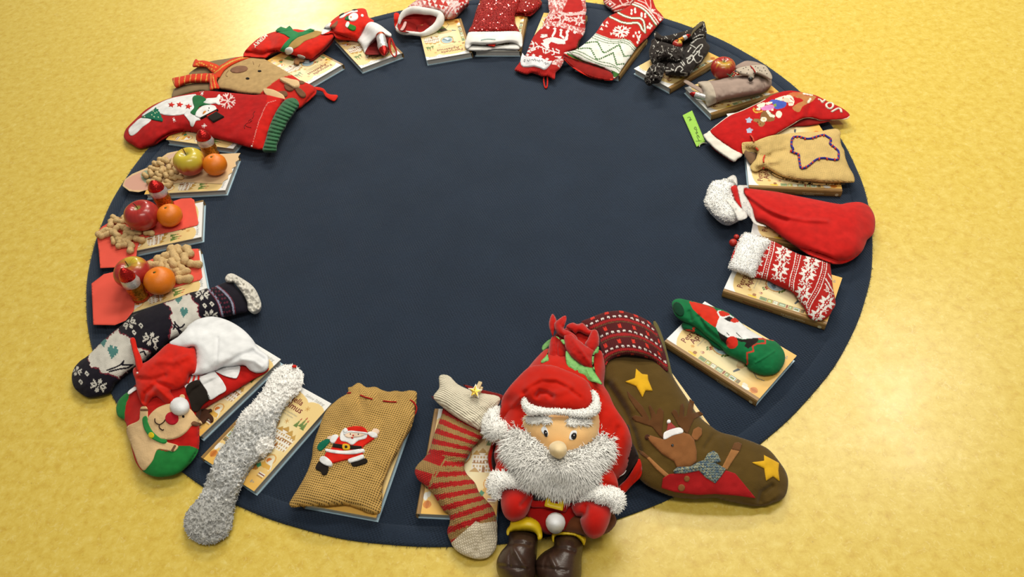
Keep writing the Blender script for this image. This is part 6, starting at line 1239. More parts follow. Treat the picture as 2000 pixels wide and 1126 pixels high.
# ================================================================== left side
def navy_sock():
    N_ = Z(130, 520, 4.17); t = stocking(N_, (700, 560), 'long navy and cream slipper sock with snowflakes, reindeer and woolly cream cuff', 'sock', 'slipper_sock', None)
    def pt(q):
        B = Brush(q, N_, '1A161E'); cr, rd = 'D6CDB8', '7A2A34'; nz = vnoise(B.p, 16, 4)*9
        P0 = B.p.copy(); B.p = B.p+np.stack([nz, vnoise(B.p, 16, 8)*9], 1)
        B.poly([(165, 760), (180, 700), (420, 500), (450, 545), (520, 570), (540, 640), (610, 660), (690, 690), (690, 760), (560, 800), (420, 920), (360, 880), (280, 870), (260, 830), (200, 830), (190, 790)], rd); B.poly([(172, 752), (185, 705), (420, 508), (440, 550), (515, 580), (530, 645), (605, 668), (680, 700), (690, 755), (560, 800), (420, 908), (365, 872), (290, 862), (265, 820), (205, 815)], cr)
        B.poly([(780, 300), (1000, 215), (1030, 250), (1045, 290), (1080, 310), (1075, 370), (1095, 420), (1070, 470), (940, 560), (830, 610), (825, 560), (860, 480), (835, 420), (855, 370), (830, 320)], rd); B.poly([(795, 300), (1000, 222), (1022, 255), (1040, 295), (1070, 315), (1065, 370), (1085, 420), (1065, 465), (940, 555), (838, 598), (838, 560), (868, 480), (845, 420), (865, 370), (840, 320)], cr)
        B.p = P0
        for o, e in (((685, 590), (10, 3)), ((260, 970), (10, 3)), ((1105, 225), (9, 1)), ((1175, 400), (9, 1)), ((80, 850), (7, 2)), ((510, 460), (8, -4))): B.chart(SNOW, o, e, (-e[1], e[0]*.85), cr)
        for x, y in ((605, 480), (550, 537), (165, 872), (115, 940), (725, 660), (1125, 318), (1183, 305)):
            B.poly([(x-20, y-4), (x-4, y-24), (x+20, y+2), (x+5, y+25)], cr); B.disc(x, y, 6, '1A161E')
        for o, e in (((375, 700), (12, 3)), ((955, 375), (9, 2)), ((298, 620), (8, -2)), ((910, 265), (9, 0))): B.chart(HEART, o, e, (-e[1]*.9, e[0]*1.5), '4E7F74')
        for a in ([(330, 845), (400, 820), (440, 800), (465, 770), (455, 800), (540, 800), (500, 825), (430, 835), (350, 855)], [(870, 510), (885, 470), (880, 450)], [(890, 470), (920, 500), (945, 490), (960, 470)], [(870, 475), (900, 505), (925, 545)], [(905, 500), (940, 540)], [(600, 700), (630, 690), (645, 720)]): B.line(a, 13, '1A161E')
        B.line([(1160, 185), (1215, 250), (1250, 320), (1275, 420)], 15, '8C8A96', True); B.line([(1215, 155), (1290, 215), (1345, 290), (1365, 400)], 15, '8C8A96', True)
        B.line([(1150, 190), (1205, 255), (1240, 325), (1262, 420)], 5, '7A2A34', True); B.line([(1228, 150), (1303, 212), (1358, 288), (1378, 395)], 5, '7A2A34', True)
        for a in ([(1190, 175), (1245, 235), (1290, 300), (1315, 410)], [(1215, 175), (1265, 225), (1310, 295), (1335, 400)], [(1180, 200), (1230, 260), (1270, 330), (1290, 410)]):
            for x, y in resample(smooth_open(np.array(a, float), 8), 34, False): B.disc(x, y, 9, '5A2430')
        return B.c
    kn = fabric('slipper_knit', None, kind='knit', scale=420, bump=.45, sheen=.2)
    zc = [(150, 700, 1.6), (180, 760, 1.0), (230, 700, 1.6), (330, 640, 3.0), (420, 590, 3.0), (480, 570, 2.4)]
    soft('foot_and_leg', N_((1330, 120), (1380, 170), (1440, 240), (1490, 350), (1380, 385), (1250, 415), (1130, 420), (1060, 470), (940, 550), (830, 610), (760, 680), (680, 720), (620, 780), (540, 830), (450, 900), (390, 960), (350, 1025), (270, 1050), (180, 1065), (110, 1030), (60, 980), (42, 900), (60, 830), (110, 770), (180, 720), (300, 600), (420, 500), (520, 420), (580, 380), (640, 350), (740, 310), (860, 275), (1000, 215), (1160, 180)), 3.0, zc, kn, t, pt, sp=1.1, hb=.8, flat=.7, axis=[(200, 720), (450, 570)], rough=.1, rs=15)
    wf = fabric('sherpa', 'E9DFC8', kind='felt', scale=300, bump=.8, sheen=.4)
    soft('woolly_cuff', N_((1290, 100), (1310, 65), (1350, 57), (1400, 80), (1450, 110), (1500, 145), (1540, 190), (1565, 240), (1585, 300), (1575, 350), (1530, 378), (1490, 365), (1475, 340), (1470, 290), (1440, 230), (1400, 175), (1360, 130), (1310, 130)), 2.0, 3.0, wf, t, sp=1.6, hb=1.4, rough=.5, rs=4)
navy_sock(); laid()

def elf_stocking():
    E = Z(210, 610, 3.4125); t = stocking(E, (500, 650), 'red and green stocking with a reindeer elf face, floppy red hat and white cuff')
    zc = [(240, 800, 1.2), (260, 860, 1.6), (300, 800, 2.4), (350, 740, 3.2), (450, 740, 3.1), (520, 710, 3.0), (330, 880, 1.8), (390, 850, 2.4)]
    def pt(q):
        B = Brush(q, E, 'C01D16'); B.poly([(232, 1045), (280, 1000), (330, 910), (400, 925), (470, 885), (560, 890), (620, 915), (640, 1000), (540, 1120), (230, 1110)], '237A34'); B.poly([(40, 700), (50, 560), (130, 500), (150, 540), (120, 620), (112, 720)], '237A34'); return B.c
    s = soft('foot_and_leg', E((58, 640), (70, 590), (110, 545), (150, 520), (200, 470), (300, 430), (430, 400), (560, 400), (700, 380), (870, 345), (1000, 360), (1070, 365), (1060, 395), (980, 440), (880, 500), (760, 570), (650, 640), (620, 690), (612, 780), (612, 860), (598, 930), (550, 1000), (480, 1060), (400, 1088), (310, 1090), (240, 1060), (190, 1000), (160, 900), (140, 800), (115, 720), (70, 690)), 2.4, zc, PRINT, t, pt, sp=1.5, hb=.8, flat=1.0, rough=.1, rs=20)
    def felt(nm, pts, m, lift, sm=True, **k): return patch(nm, E(*pts), s, m, t, lift, 2., sm, **k)
    dk = fabric('brown_felt', '7B5236')
    felt('elf_body', [(222, 630), (262, 630), (268, 700), (280, 780), (330, 830), (390, 860), (460, 880), (468, 895), (440, 922), (390, 915), (330, 912), (300, 980), (270, 1020), (238, 1048), (205, 1010), (175, 930), (150, 860), (128, 800), (135, 755), (205, 720), (215, 680)], FELT_TAN, .18)
    felt('sleeve_band', [(218, 640), (268, 640), (268, 654), (218, 654)], dk, .26, False); felt('sleeve_band', [(422, 918), (445, 880), (458, 884), (436, 924)], dk, .26, False)
    felt('antler', [(590, 690), (600, 650), (640, 640), (670, 645), (690, 640), (695, 655), (672, 662), (700, 690), (703, 720), (688, 728), (670, 700), (640, 735), (615, 720)], fabric('dark_brown_felt', '4A2C1C'), .2)
    felt('reindeer_face', [(268, 705), (300, 660), (350, 625), (420, 605), (500, 610), (560, 650), (590, 690), (620, 720), (628, 735), (600, 742), (560, 745), (520, 790), (470, 825), (400, 842), (340, 832), (295, 790), (272, 750)], FELT_TAN, .34)
    felt('reindeer_ear', [(556, 738), (575, 722), (600, 730), (622, 735), (590, 748), (565, 745)], dk, .44); felt('ear_tip', [(478, 560), (490, 545), (510, 548), (512, 570), (490, 575)], FELT_TAN, .3)
    felt('green_collar', [(232, 720), (238, 695), (260, 690), (268, 730), (300, 790), (350, 835), (392, 848), (375, 868), (330, 855), (280, 825), (245, 775)], FELT_GREEN, .46)
    felt('yellow_button', pixels_disc((290, 815), 19, 18), fabric('bright_yellow_felt', 'DFC01E'), .6)
    felt('red_nose', pixels_disc((428, 703), 44, 24, 42), fabric('nose_red_felt', 'B81A26', scale=700), .5)
    patch('reindeer_eye', E(*pixels_disc((504, 691), 8, 10)), s, FELT_BLACK, t, .46, 1.2)
    sm = fabric('dark_thread', '3A241A', kind='solid', scale=1500)
    for p in ([(315, 705), (318, 730), (345, 745), (372, 730), (385, 712)], [(345, 745), (345, 765), (365, 782), (375, 778)]): line_on('mouth_stitch', E(*p), s, .1, sm, t, .42)
    # arm, trim
    wt = FELT_WHITE
    felt('striped_sleeve', [(515, 470), (560, 415), (620, 415), (630, 440), (560, 480), (520, 500)], wt, .3)
    for a in ([(535, 470), (552, 425)], [(570, 460), (580, 420)], [(605, 450), (608, 418)]): line_on('stripe', E(*a), s, .2, FELT_RED, t, .4, smooth=False)
    m1 = soft('black_mitten', E((520, 510), (545, 470), (590, 450), (612, 452), (640, 490), (680, 560), (678, 580), (640, 610), (610, 650), (580, 660), (560, 640), (545, 580)), .9, 0, FELT_BLACK, t, sp=1.8, hb=.3, on=s, lift=.35)
    soft('mitten_cuff', E((612, 440), (660, 410), (705, 388), (730, 410), (770, 460), (790, 515), (740, 550), (682, 580), (660, 520)), .9, 0, wt, t, sp=1.8, hb=.3, on=s, lift=.35)
    soft('white_trim', E((715, 385), (760, 355), (830, 345), (880, 350), (882, 385), (868, 425), (850, 438), (790, 425), (745, 405)), .6, 0, wt, t, sp=1.8, hb=.3, on=s, lift=.3)
    tagm = soft('care_tag', E((132, 535), (150, 512), (185, 492), (195, 510), (175, 525), (145, 545)), .15, 3.6, wt, t, sp=1.5, hb=.1)
    # floppy hat and its white cuff
    wf = fabric('white_fleece', 'F3EFE4', kind='felt', scale=420, bump=.3, sheen=.5)
    cf = soft('fleece_cuff', E((412, 205), (470, 160), (520, 110), (540, 85), (600, 45), (680, 27), (740, 32), (820, 60), (900, 110), (960, 170), (1010, 240), (1060, 280), (1075, 320), (1065, 365), (1030, 390), (980, 395), (945, 380), (915, 350), (880, 345), (820, 350), (760, 355), (720, 375), (660, 400), (600, 412), (560, 410), (590, 330), (580, 230), (500, 240)), 2.6, [(350, 680, 6.), (420, 640, 4.8), (500, 700, 4.2), (390, 725, 5.5)], wf, t, sp=2, hb=1.5, flat=1., rough=.15, rs=20, folds=[(E((735, 170), (730, 250), (722, 370)), 3, -.25), (E((780, 350), (880, 290), (960, 260), (1040, 310)), 5, -.6), (E((900, 310), (980, 320), (1030, 360)), 5, .5), (E((970, 250), (950, 280)), 4, -.4)])
    hat = soft('red_hat', E((175, 370), (170, 405), (185, 450), (195, 520), (215, 580), (235, 615), (260, 620), (300, 570), (330, 560), (390, 605), (425, 612), (445, 600), (440, 560), (420, 520), (470, 510), (530, 470), (545, 410), (590, 405), (595, 330), (580, 228), (540, 235), (480, 205), (430, 200), (390, 215), (330, 270), (270, 320), (220, 345)), 2.4, [(270, 760, 4.8), (340, 760, 5.4), (370, 690, 6.), (330, 690, 5.4)], FELT_RED, t, sp=2, hb=1.6, flat=.9, rough=.12, rs=15, folds=[(E((240, 590), (250, 540), (330, 470), (420, 500)), 5, -.8), (E((210, 440), (300, 450), (380, 420)), 5, -.5), (E((330, 320), (440, 330), (540, 290)), 6, .4), (E((320, 490), (380, 550), (430, 590)), 6, .5)])
    soft('hat_pompom', E(*pixels_disc((480, 624), 65, 18, 62)), 2.0, 5.6, wf, t, sp=1.8, hb=1.4)
    soft('hanging_loop', E((150, 178), (168, 165), (185, 178), (200, 240), (225, 300), (242, 385), (222, 395), (195, 380), (180, 310), (158, 220)), .5, 6.2, FELT_RED, t, sp=1.8, hb=.4, folds=[(E((175, 180), (205, 300), (225, 385)), 3, -.2)])
    v, f = ball_mesh(U(E(199, 402), .082)[0], .0022, 10, 8); mesh_obj('bead', v, f, plain('pearl_bead', 'EEDFD0', rough=.2), t)
elf_stocking(); laid()

def brown_reindeer():
    R = Z(330, 90, 5.882); t = stocking(R, (1000, 400), 'flat brown reindeer-faced stocking with a red and yellow striped scarf', z=RUGZ)
    tan = fabric('reindeer_tan_felt', 'B8935E', kind='felt', scale=260, bump=.25, var=.1); dkt = fabric('dark_tan_felt', '8E7450', kind='felt', scale=300, bump=.25); br = fabric('brown_felt', '7B5236')
    soft('hood', R((230, 320), (330, 240), (420, 195), (520, 165), (640, 148), (760, 128), (860, 125), (760, 200), (600, 270), (480, 330), (330, 345)), 1.0, 1.6, dkt, t, sp=2, hb=.8)
    soft('leg', R((35, 590), (40, 540), (80, 480), (200, 440), (340, 420), (470, 418), (520, 450), (480, 520), (340, 520), (180, 560), (80, 590)), 1.0, 1.3, dkt, t, sp=2, hb=.8)
    def pt(q):
        B = Brush(q, R, 'BE9A62'); B.poly([(1025, 560), (1060, 530), (1130, 475), (1180, 430), (1250, 380), (1340, 345), (1420, 325), (1560, 405), (1700, 470), (1720, 540), (1500, 720), (1280, 720)], 'C9281C'); return B.c
    s = soft('face', R((580, 480), (560, 420), (575, 350), (620, 280), (700, 200), (800, 150), (900, 115), (1010, 108), (1100, 150), (1200, 205), (1330, 280), (1420, 335), (1510, 395), (1580, 420), (1650, 455), (1690, 490), (1690, 540), (1640, 590), (1570, 650), (1490, 710), (1380, 690), (1250, 640), (1150, 600), (1030, 558), (900, 545), (800, 530), (700, 505), (620, 490)), 1.5, [(440, 150, 2.4), (520, 130, 2.6), (600, 185, 1.6)], PRINT, t, pt, sp=1.7, hb=.8, flat=1.3, rough=.06, rs=20)
    pd = lambda c, r, ry, a=0.: R(*pixels_disc(c, r, 18, ry, a))
    patch('muzzle', pd((805, 265), 102, 40, -.13), s, fabric('muzzle_felt', '8B6044', scale=600), t, .14, 2.)
    patch('eye', pd((1040, 284), 22, 10), s, FELT_BLACK, t, .14, 1.2); patch('eye', pd((902, 369), 22, 11), s, FELT_BLACK, t, .14, 1.2)
    th = fabric('tan_thread', '8A6A40', kind='solid', scale=1500)
    for p in ([(685, 280), (660, 310), (655, 340), (675, 350)], [(965, 175), (975, 210)], [(1045, 205), (1030, 240)]): line_on('stitch', R(*p), s, .08, th, t)
    patch('ear', R((1270, 372), (1330, 358), (1400, 375), (1480, 392), (1497, 425), (1480, 455), (1430, 463), (1370, 430)), s, FELT_TAN, t, .7, 2., True)
    patch('ear', R((1080, 498), (1110, 485), (1200, 500), (1290, 545), (1325, 580), (1325, 612), (1280, 612), (1200, 600), (1120, 560)), s, FELT_TAN, t, .5, 2., True)
    patch('antler', R((1325, 440), (1380, 450), (1430, 475), (1420, 500), (1380, 510), (1340, 490)), s, br, t, .3, 2., True); patch('antler', R((1440, 470), (1500, 480), (1550, 520), (1572, 555), (1550, 582), (1510, 575), (1470, 530)), s, br, t, .3, 2., True)
    patch('antler', R((1500, 395), (1540, 400), (1560, 420), (1520, 435), (1495, 425)), s, br, t, .2, 2., True); patch('antler', R((1240, 525), (1340, 515), (1360, 560), (1320, 580), (1280, 545)), s, br, t, .25, 2., True)
    def sp_(q):
        B = Brush(q, R, 'D83A1E')
        for k in range(7): x = 62+62*k; B.line([(x-2, 470), (x-8, 400), (x+5, 320)], 10, 'D9A648')
        B.line([(480, 320), (485, 420), (500, 500)], 9, 'D9A648'); B.line([(505, 340), (535, 480)], 9, 'D9A648'); return B.c
    def sp2(q):
        B = Brush(q, R, 'DB4420')
        for x, y in ((320, 205), (350, 190), (375, 195), (340, 225), (400, 210), (430, 225), (410, 240), (460, 250), (440, 260), (490, 260), (500, 225), (520, 280), (540, 240), (480, 215)): B.disc(x, y, 9, 'E2A83E')
        B.line([(520, 310), (640, 220), (760, 160), (900, 125)], 10, 'D9A648'); B.line([(600, 240), (700, 180), (850, 125)], 8, 'D9A648'); return B.c
    kn = fabric('scarf_print', None, kind='felt', scale=500, bump=.3)
    soft('scarf_end', R((270, 232), (285, 180), (310, 148), (340, 165), (400, 165), (480, 185), (560, 215), (590, 260), (560, 330), (520, 320), (480, 290), (430, 245), (380, 235), (310, 235)), .8, 3.2, kn, t, sp2, sp=1.3, hb=.6, rough=.1, rs=6)
    soft('scarf', R((520, 330), (560, 240), (640, 190), (720, 145), (850, 115), (960, 100), (1000, 115), (860, 160), (720, 220), (640, 275), (600, 330), (570, 360)), .6, 3.4, kn, t, sp2, sp=1.3, hb=.6)
    soft('scarf', R((470, 500), (465, 420), (440, 330), (480, 310), (560, 330), (550, 400), (580, 480), (530, 490)), .7, 3.2, kn, t, sp_, sp=1.3, hb=.6)
    soft('scarf_roll', R((38, 375), (60, 362), (150, 345), (250, 322), (350, 315), (430, 310), (480, 330), (490, 400), (420, 412), (300, 412), (200, 425), (110, 462), (75, 470), (50, 430)), 1.2, 2.6, kn, t, sp_, sp=1.3, hb=.9)
    soft('hanging_loop', R((1660, 470), (1720, 470), (1780, 490), (1820, 540), (1870, 555), (1930, 560), (1938, 585), (1900, 630), (1850, 615), (1800, 580), (1760, 520), (1690, 500)), .4, [(620, 175, 2.6), (640, 190, 1.4), (655, 190, 1.2)], FELT_RED, t, sp=1.6, hb=.5)
brown_reindeer(); laid()

def snowman_long():
    K = Z(235, 170, 5.556); t = stocking(K, (1000, 400), 'long red stocking with a snowman, green corduroy cuff and a fir tree on its toe')
    def pt(q):
        B = Brush(q, K, 'B41C1A'); B.poly([(1600, 60), (1720, 100), (1760, 180), (1700, 270), (1640, 400), (1580, 560), (1545, 670), (1430, 660), (1440, 560), (1500, 380), (1580, 200)], 'CB2018')
        B.line([(1430, 640), (1450, 560), (1500, 380), (1560, 240), (1600, 170), (1700, 140)], 6, 'D98A7A')
        sf = 'EBCFC0'; x, y = 1165, 150
        for a in range(6):
            t_ = a*math.pi/3+.25; B.line([(x, y), (x+80*math.cos(t_), y+80*math.sin(t_))], 12, sf)
            for s in (-.35, .35): B.line([(x+45*math.cos(t_), y+45*math.sin(t_)), (x+80*math.cos(t_+s), y+80*math.sin(t_+s))], 12, sf)
        for x, y in ((885, 68), (582, 352), (910, 418)):
            B.disc(x, y, 11, 'F0E2D4')
            for a in range(4): t_ = a*math.pi/4; B.line([(x-26*math.cos(t_), y-26*math.sin(t_)), (x+26*math.cos(t_), y+26*math.sin(t_))], 4, 'F0E2D4')
        return B.c
    zc = [(245, 265, 1.3), (270, 285, 1.0), (300, 240, 2.0), (340, 200, 2.6), (400, 230, 3.3), (480, 230, 3.2), (510, 270, 2.9), (540, 200, 3.0)]
    s = soft('leg_and_foot', K((37, 530), (55, 465), (90, 420), (140, 370), (250, 265), (330, 210), (420, 165), (560, 112), (700, 80), (830, 52), (950, 40), (1100, 52), (1290, 70), (1450, 85), (1560, 80), (1700, 110), (1790, 135), (1760, 180), (1700, 270), (1640, 400), (1580, 560), (1548, 665), (1430, 655), (1300, 620), (1150, 580), (1000, 545), (850, 495), (700, 480), (560, 512), (440, 572), (370, 620), (260, 650), (190, 655), (120, 615), (60, 575)), 2.8, zc, fabric('printed_red_cloth', None, kind='felt', scale=800, bump=.2, sheen=.15), t, pt, sp=1.3, hb=.9, flat=1.1, rough=.12, rs=20, folds=[(K((1440, 180), (1350, 330), (1200, 500)), 8, -.3), (K((440, 480), (600, 430), (760, 440)), 8, -.4)])
    def felt(nm, pts, m, lift=.14, sm=True, **k): return patch(nm, K(*pts), s, m, t, lift, 1.8, sm, **k)
    W_ = FELT_WHITE; G = fabric('dark_green_felt', '12694A'); gs = fabric('scarf_green_felt', '236B38', scale=500)
    felt('snow_hill', [(88, 470), (100, 440), (150, 390), (210, 340), (280, 330), (335, 340), (310, 380), (240, 430), (180, 490), (130, 522), (100, 515)], W_)
    felt('snowman_body', [(230, 310), (300, 250), (400, 185), (520, 130), (640, 100), (800, 76), (822, 90), (790, 150), (800, 220), (760, 270), (690, 290), (600, 305), (480, 300), (380, 270), (300, 300)], W_, .16)
    felt('snowman_arm', [(690, 290), (740, 255), (780, 260), (810, 310), (860, 342), (862, 355), (820, 362), (800, 400), (785, 424), (760, 415), (750, 375), (710, 320)], W_, .18); felt('snowman_arm', [(900, 165), (930, 125), (980, 118), (1040, 112), (1060, 82), (1080, 78), (1088, 110), (1072, 140), (1085, 180), (1060, 188), (1030, 172), (960, 182)], W_, .18)
    felt('scarf', [(785, 110), (820, 88), (880, 95), (930, 130), (900, 165), (975, 185), (930, 190), (860, 205), (830, 250), (810, 300), (780, 290), (760, 270), (800, 220), (785, 160)], gs, .3)
    felt('snowman_head', [(812, 300), (835, 250), (890, 205), (960, 192), (1020, 200), (1042, 230), (1020, 260), (940, 300), (870, 325), (830, 318)], W_, .36)
    felt('carrot_nose', [(893, 290), (905, 262), (930, 255), (922, 272)], fabric('orange_felt', 'E08A3A'), .48); patch('snowman_eye', K(*pixels_disc((962, 224), 6, 8)), s, FELT_BLACK, t, .48, 1.2); patch('snowman_eye', K(*pixels_disc((955, 250), 5, 8)), s, FELT_BLACK, t, .48, 1.2)
    felt('hat_brim', [(865, 330), (1055, 232), (1062, 242), (878, 336)], FELT_BLACK, .44, False); felt('hat_band', [(940, 318), (965, 302), (1045, 255), (1030, 250), (930, 302)], FELT_RED, .4, False); felt('top_hat', [(945, 318), (1040, 262), (1125, 315), (1005, 374)], FELT_BLACK, .44, False)
    for x, y in ((553, 190), (643, 188), (738, 208)):
        a = [(x+(40 if i % 2 == 0 else 17)*math.cos(i*math.pi/5-1.4), y+(32 if i % 2 == 0 else 14)*math.sin(i*math.pi/5-1.4)) for i in range(10)]; felt('star_button', a, FELT_RED, .28, False)
    felt('fir_tree', [(225, 330), (280, 290), (330, 262), (360, 245), (385, 215), (395, 240), (412, 232), (410, 258), (430, 270), (420, 290), (445, 300), (440, 325), (458, 335), (455, 368), (380, 355), (300, 335)], G, .3, False)
    for x, y in ((355, 258), (375, 280), (340, 300), (410, 325), (262, 320), (365, 320), (395, 270)): patch('tree_light', K(*pixels_disc((x, y), 7, 8)), s, fabric('pale_green_bead', 'BFD2A0'), t, .42, 1.)
    th = fabric('dark_red_thread', '7A1A14', kind='solid', scale=1500)
    for p in ([(1350, 450), (1345, 420), (1380, 390), (1410, 385)], [(1350, 410), (1380, 430), (1420, 440)], [(1390, 370), (1420, 345), (1410, 380), (1430, 360)], [(1430, 340), (1450, 310), (1440, 290), (1460, 260)]): line_on('name_stitching', K(*p), s, .08, th, t)
    v, f = ball_mesh(U(K(1427, 640), .036)[0], .0028, 10, 8); mesh_obj('bead', v, f, plain('pearl_bead', 'EEDFD0', rough=.2), t)
    cg = fabric('green_corduroy', '3A6A44', kind='felt', scale=600, bump=.2, sheen=.4)
    out = [(1775, 150), (1830, 120), (1880, 118), (1920, 140), (1940, 190), (1905, 245), (1860, 310), (1810, 380), (1785, 440), (1750, 490), (1725, 560), (1700, 620), (1690, 690), (1620, 698), (1545, 690), (1560, 620), (1585, 540), (1610, 450), (1650, 350), (1700, 250)]
    L = np.array([(1830, 110), (1760, 200), (1690, 320), (1640, 440), (1600, 560), (1560, 700)], float); Rr = np.array([(1960, 180), (1900, 260), (1820, 380), (1770, 480), (1720, 590), (1690, 710)], float); st = strip(K(*L), K(*Rr))
    c = Swell(resample(smooth_closed(K(*out)), 1.3), 1.5, 3.5, 1.2); c0 = c.bulge
    def ribbed(q): w = st(q)[:, 1]; w = np.nan_to_num(w, nan=.5); return c0(q)+.0050*np.abs(np.sin(w*math.pi*15))*np.minimum(c0(q)/.006, 1)
    c.bulge = ribbed; V2, F, loop = fill(c.out, 1.3); shell('corduroy_cuff', V2, F, loop, c.z(V2), 1.0, cg, t, None, None, c.rim)
snowman_long(); laid()

# ================================================================== far side
def merry_stocking():
    M = Z(460, 10, 5.882); t = stocking(M, (620, 500), 'red stocking stitched MERRY with a green collar and a tan reindeer, draped over a book')
    zc = [(490, 100, 1.6), (520, 80, 2.4), (560, 75, 4.0), (600, 100, 3.8), (640, 80, 4.2), (600, 115, 3.4)]
    s = soft('leg_and_foot', M((92, 585), (100, 540), (140, 490), (190, 440), (280, 370), (390, 322), (470, 300), (600, 285), (690, 275), (790, 288), (900, 292), (1000, 310), (1080, 312), (1128, 315), (1140, 340), (1110, 390), (1060, 450), (1000, 510), (930, 570), (875, 615), (835, 610), (780, 600), (700, 580), (620, 555), (520, 530), (440, 535), (380, 570), (330, 600), (240, 602), (150, 590)), 2.8, zc, FELT_RED, t, sp=1.7, hb=.9, flat=.9, rough=.12, rs=14, folds=[(M((370, 350), (400, 430), (380, 520)), 6, -.6), (M((180, 510), (240, 540), (260, 580)), 5, -.5)])
    soft('opening', M((840, 632), (880, 600), (1000, 500), (1100, 400), (1140, 340), (1145, 370), (1090, 460), (1000, 550), (900, 630), (865, 642)), .5, 3.0, fabric('dark_red_lining', '7A1A16'), t, sp=1.6, hb=.6)
    G = fabric('collar_green_felt', '2E8048', scale=600); tn = fabric('golden_tan_felt', 'B08A48', scale=400, bump=.3)
    def felt(nm, pts, m, lift=.16, sm=False, **k): return patch(nm, M(*pts), s, m, t, lift, 1.6, sm, **k)
    felt('reindeer_head', [(600, 480), (650, 420), (720, 365), (800, 325), (900, 292), (985, 305), (995, 318), (920, 365), (800, 408), (730, 462), (665, 498), (620, 495)], tn, .16, True)
    felt('green_collar', [(468, 304), (520, 292), (600, 290), (660, 288), (720, 312), (800, 300), (860, 295), (912, 297), (830, 325), (720, 362), (640, 412), (600, 480), (562, 532), (508, 520), (560, 440), (625, 372), (560, 332)], G, .3)
    soft('green_bow', M((455, 298), (480, 270), (520, 245), (580, 266), (620, 234), (648, 262), (665, 292), (700, 318), (640, 325), (560, 322)), .5, 5.2, G, t, sp=1.6, hb=.8, smooth=False); soft('green_bow', M((730, 325), (790, 295), (860, 266), (915, 285), (860, 308), (790, 335)), .5, 5.4, G, t, sp=1.6, hb=.8, smooth=False)
    felt('white_button', pixels_disc((612, 518), 50, 18, 36, -.4), FELT_WHITE, .34); felt('white_button', [(712, 570), (740, 568), (795, 590), (785, 606), (720, 590)], FELT_WHITE, .26, True)
    soft('hoof', M((668, 660), (690, 610), (720, 592), (780, 610), (792, 640), (760, 655), (740, 650), (730, 678), (700, 685)), .6, 3.1, fabric('hoof_felt', '9C6A40'), t, sp=1.6, hb=.4)
    text_on('lettering', 'MERRY', M, (345, 322), (-48, 44), (40, 42), s, FELT_CREAM, t, .12, weight=.03)
merry_stocking(); laid()

def small_snowman_stocking():
    M = Z(460, 10, 5.882); t = stocking(M, (1350, 400), 'small red snowman stocking with a turned white cuff, open towards the rug')
    zc = [(650, 60, 3.4), (700, 40, 5.2), (700, 70, 4.0), (720, 70, 5.), (740, 60, 4.8)]
    s = soft('leg_and_foot', M((1000, 330), (1040, 250), (1085, 200), (1140, 150), (1220, 100), (1340, 58), (1430, 36), (1490, 45), (1512, 85), (1530, 140), (1590, 190), (1480, 280), (1410, 390), (1330, 385), (1230, 378), (1150, 368), (1120, 320), (1060, 330)), 2.6, zc, FELT_RED, t, sp=1.6, hb=1.8, flat=.7, rough=.14, rs=10)
    def felt(nm, pts, m, lift=.16, sm=True): return patch(nm, M(*pts), s, m, t, lift, 1.5, sm)
    felt('snow', [(985, 330), (1030, 240), (1080, 200), (1098, 210), (1080, 240), (1100, 270), (1070, 300)], FELT_WHITE); felt('twig', [(1090, 250), (1130, 210), (1172, 178), (1165, 220), (1130, 262), (1105, 270)], fabric('twig_felt', '8A5A3A'))
    felt('snowman_head', pixels_disc((1352, 132), 58, 18, 42, -.4), FELT_WHITE, .34); felt('carrot_nose', pixels_disc((1326, 134), 9, 8), fabric('orange_felt', 'E08A3A'), .46); felt('scarf', [(1255, 150), (1280, 125), (1300, 120), (1298, 150), (1310, 170), (1270, 165)], fabric('scarf_green_felt', '236B38'), .3)
    felt('snowman_arm', [(1190, 145), (1220, 115), (1270, 90), (1340, 62), (1400, 58), (1395, 75), (1330, 85), (1280, 105), (1230, 140)], FELT_WHITE, .2); felt('mitten', [(1190, 115), (1220, 95), (1250, 88), (1240, 105), (1200, 125)], FELT_BLACK, .24); felt('top_hat', [(1335, 55), (1370, 44), (1400, 50), (1370, 62)], FELT_BLACK, .24)
    felt('mitten', [(1288, 250), (1305, 215), (1340, 225), (1382, 245), (1370, 280), (1330, 282)], fabric('mitten_green_felt', '2F7A2A'), .26); felt('snowball', [(1262, 225), (1278, 192), (1300, 190), (1308, 215), (1290, 250), (1268, 245)], FELT_WHITE, .28); felt('snow_dot', pixels_disc((1455, 116), 16, 12, 14), FELT_WHITE, .2)
    soft('lining', M((1490, 560), (1530, 470), (1600, 395), (1690, 345), (1770, 355), (1790, 420), (1770, 500), (1740, 545), (1620, 570)), -1.2, 4.0, fabric('dark_red_lining', '8A1712'), t, sp=1.6, hb=.2)
    soft('white_cuff', M((1393, 392), (1410, 330), (1440, 270), (1490, 220), (1550, 192), (1600, 200), (1660, 228), (1720, 272), (1785, 325), (1790, 350), (1765, 358), (1690, 345), (1640, 362), (1590, 400), (1540, 460), (1510, 520), (1500, 555), (1480, 540), (1440, 455)), 1.6, [(700, 75, 3.4), (735, 45, 6.8), (760, 68, 5.6), (712, 102, 3.0)], FELT_WHITE, t, sp=1.6, hb=1.2, flat=1.)
    rc = fabric('red_cord', 'B3261C')
    for d in (0, 14): cord('hanging_loop', [(*q, h) for q, h in zip(M((1775, 365), (1760+d, 440), (1785, 540), (1830, 595), (1850, 545), (1830-d, 470), (1790, 380)), (5.2, 4.6, 3.8, 3.2, 3.2, 4., 5.2))], .2, rc, t)
    laid(); choc_santa('foil chocolate santa lying in the opening of the small snowman stocking', M(1665, 350)[0], M(1712, 578)[0], ZB, 9.5, lying=(.062, .046), body=FOIL_W)
small_snowman_stocking(); laid()

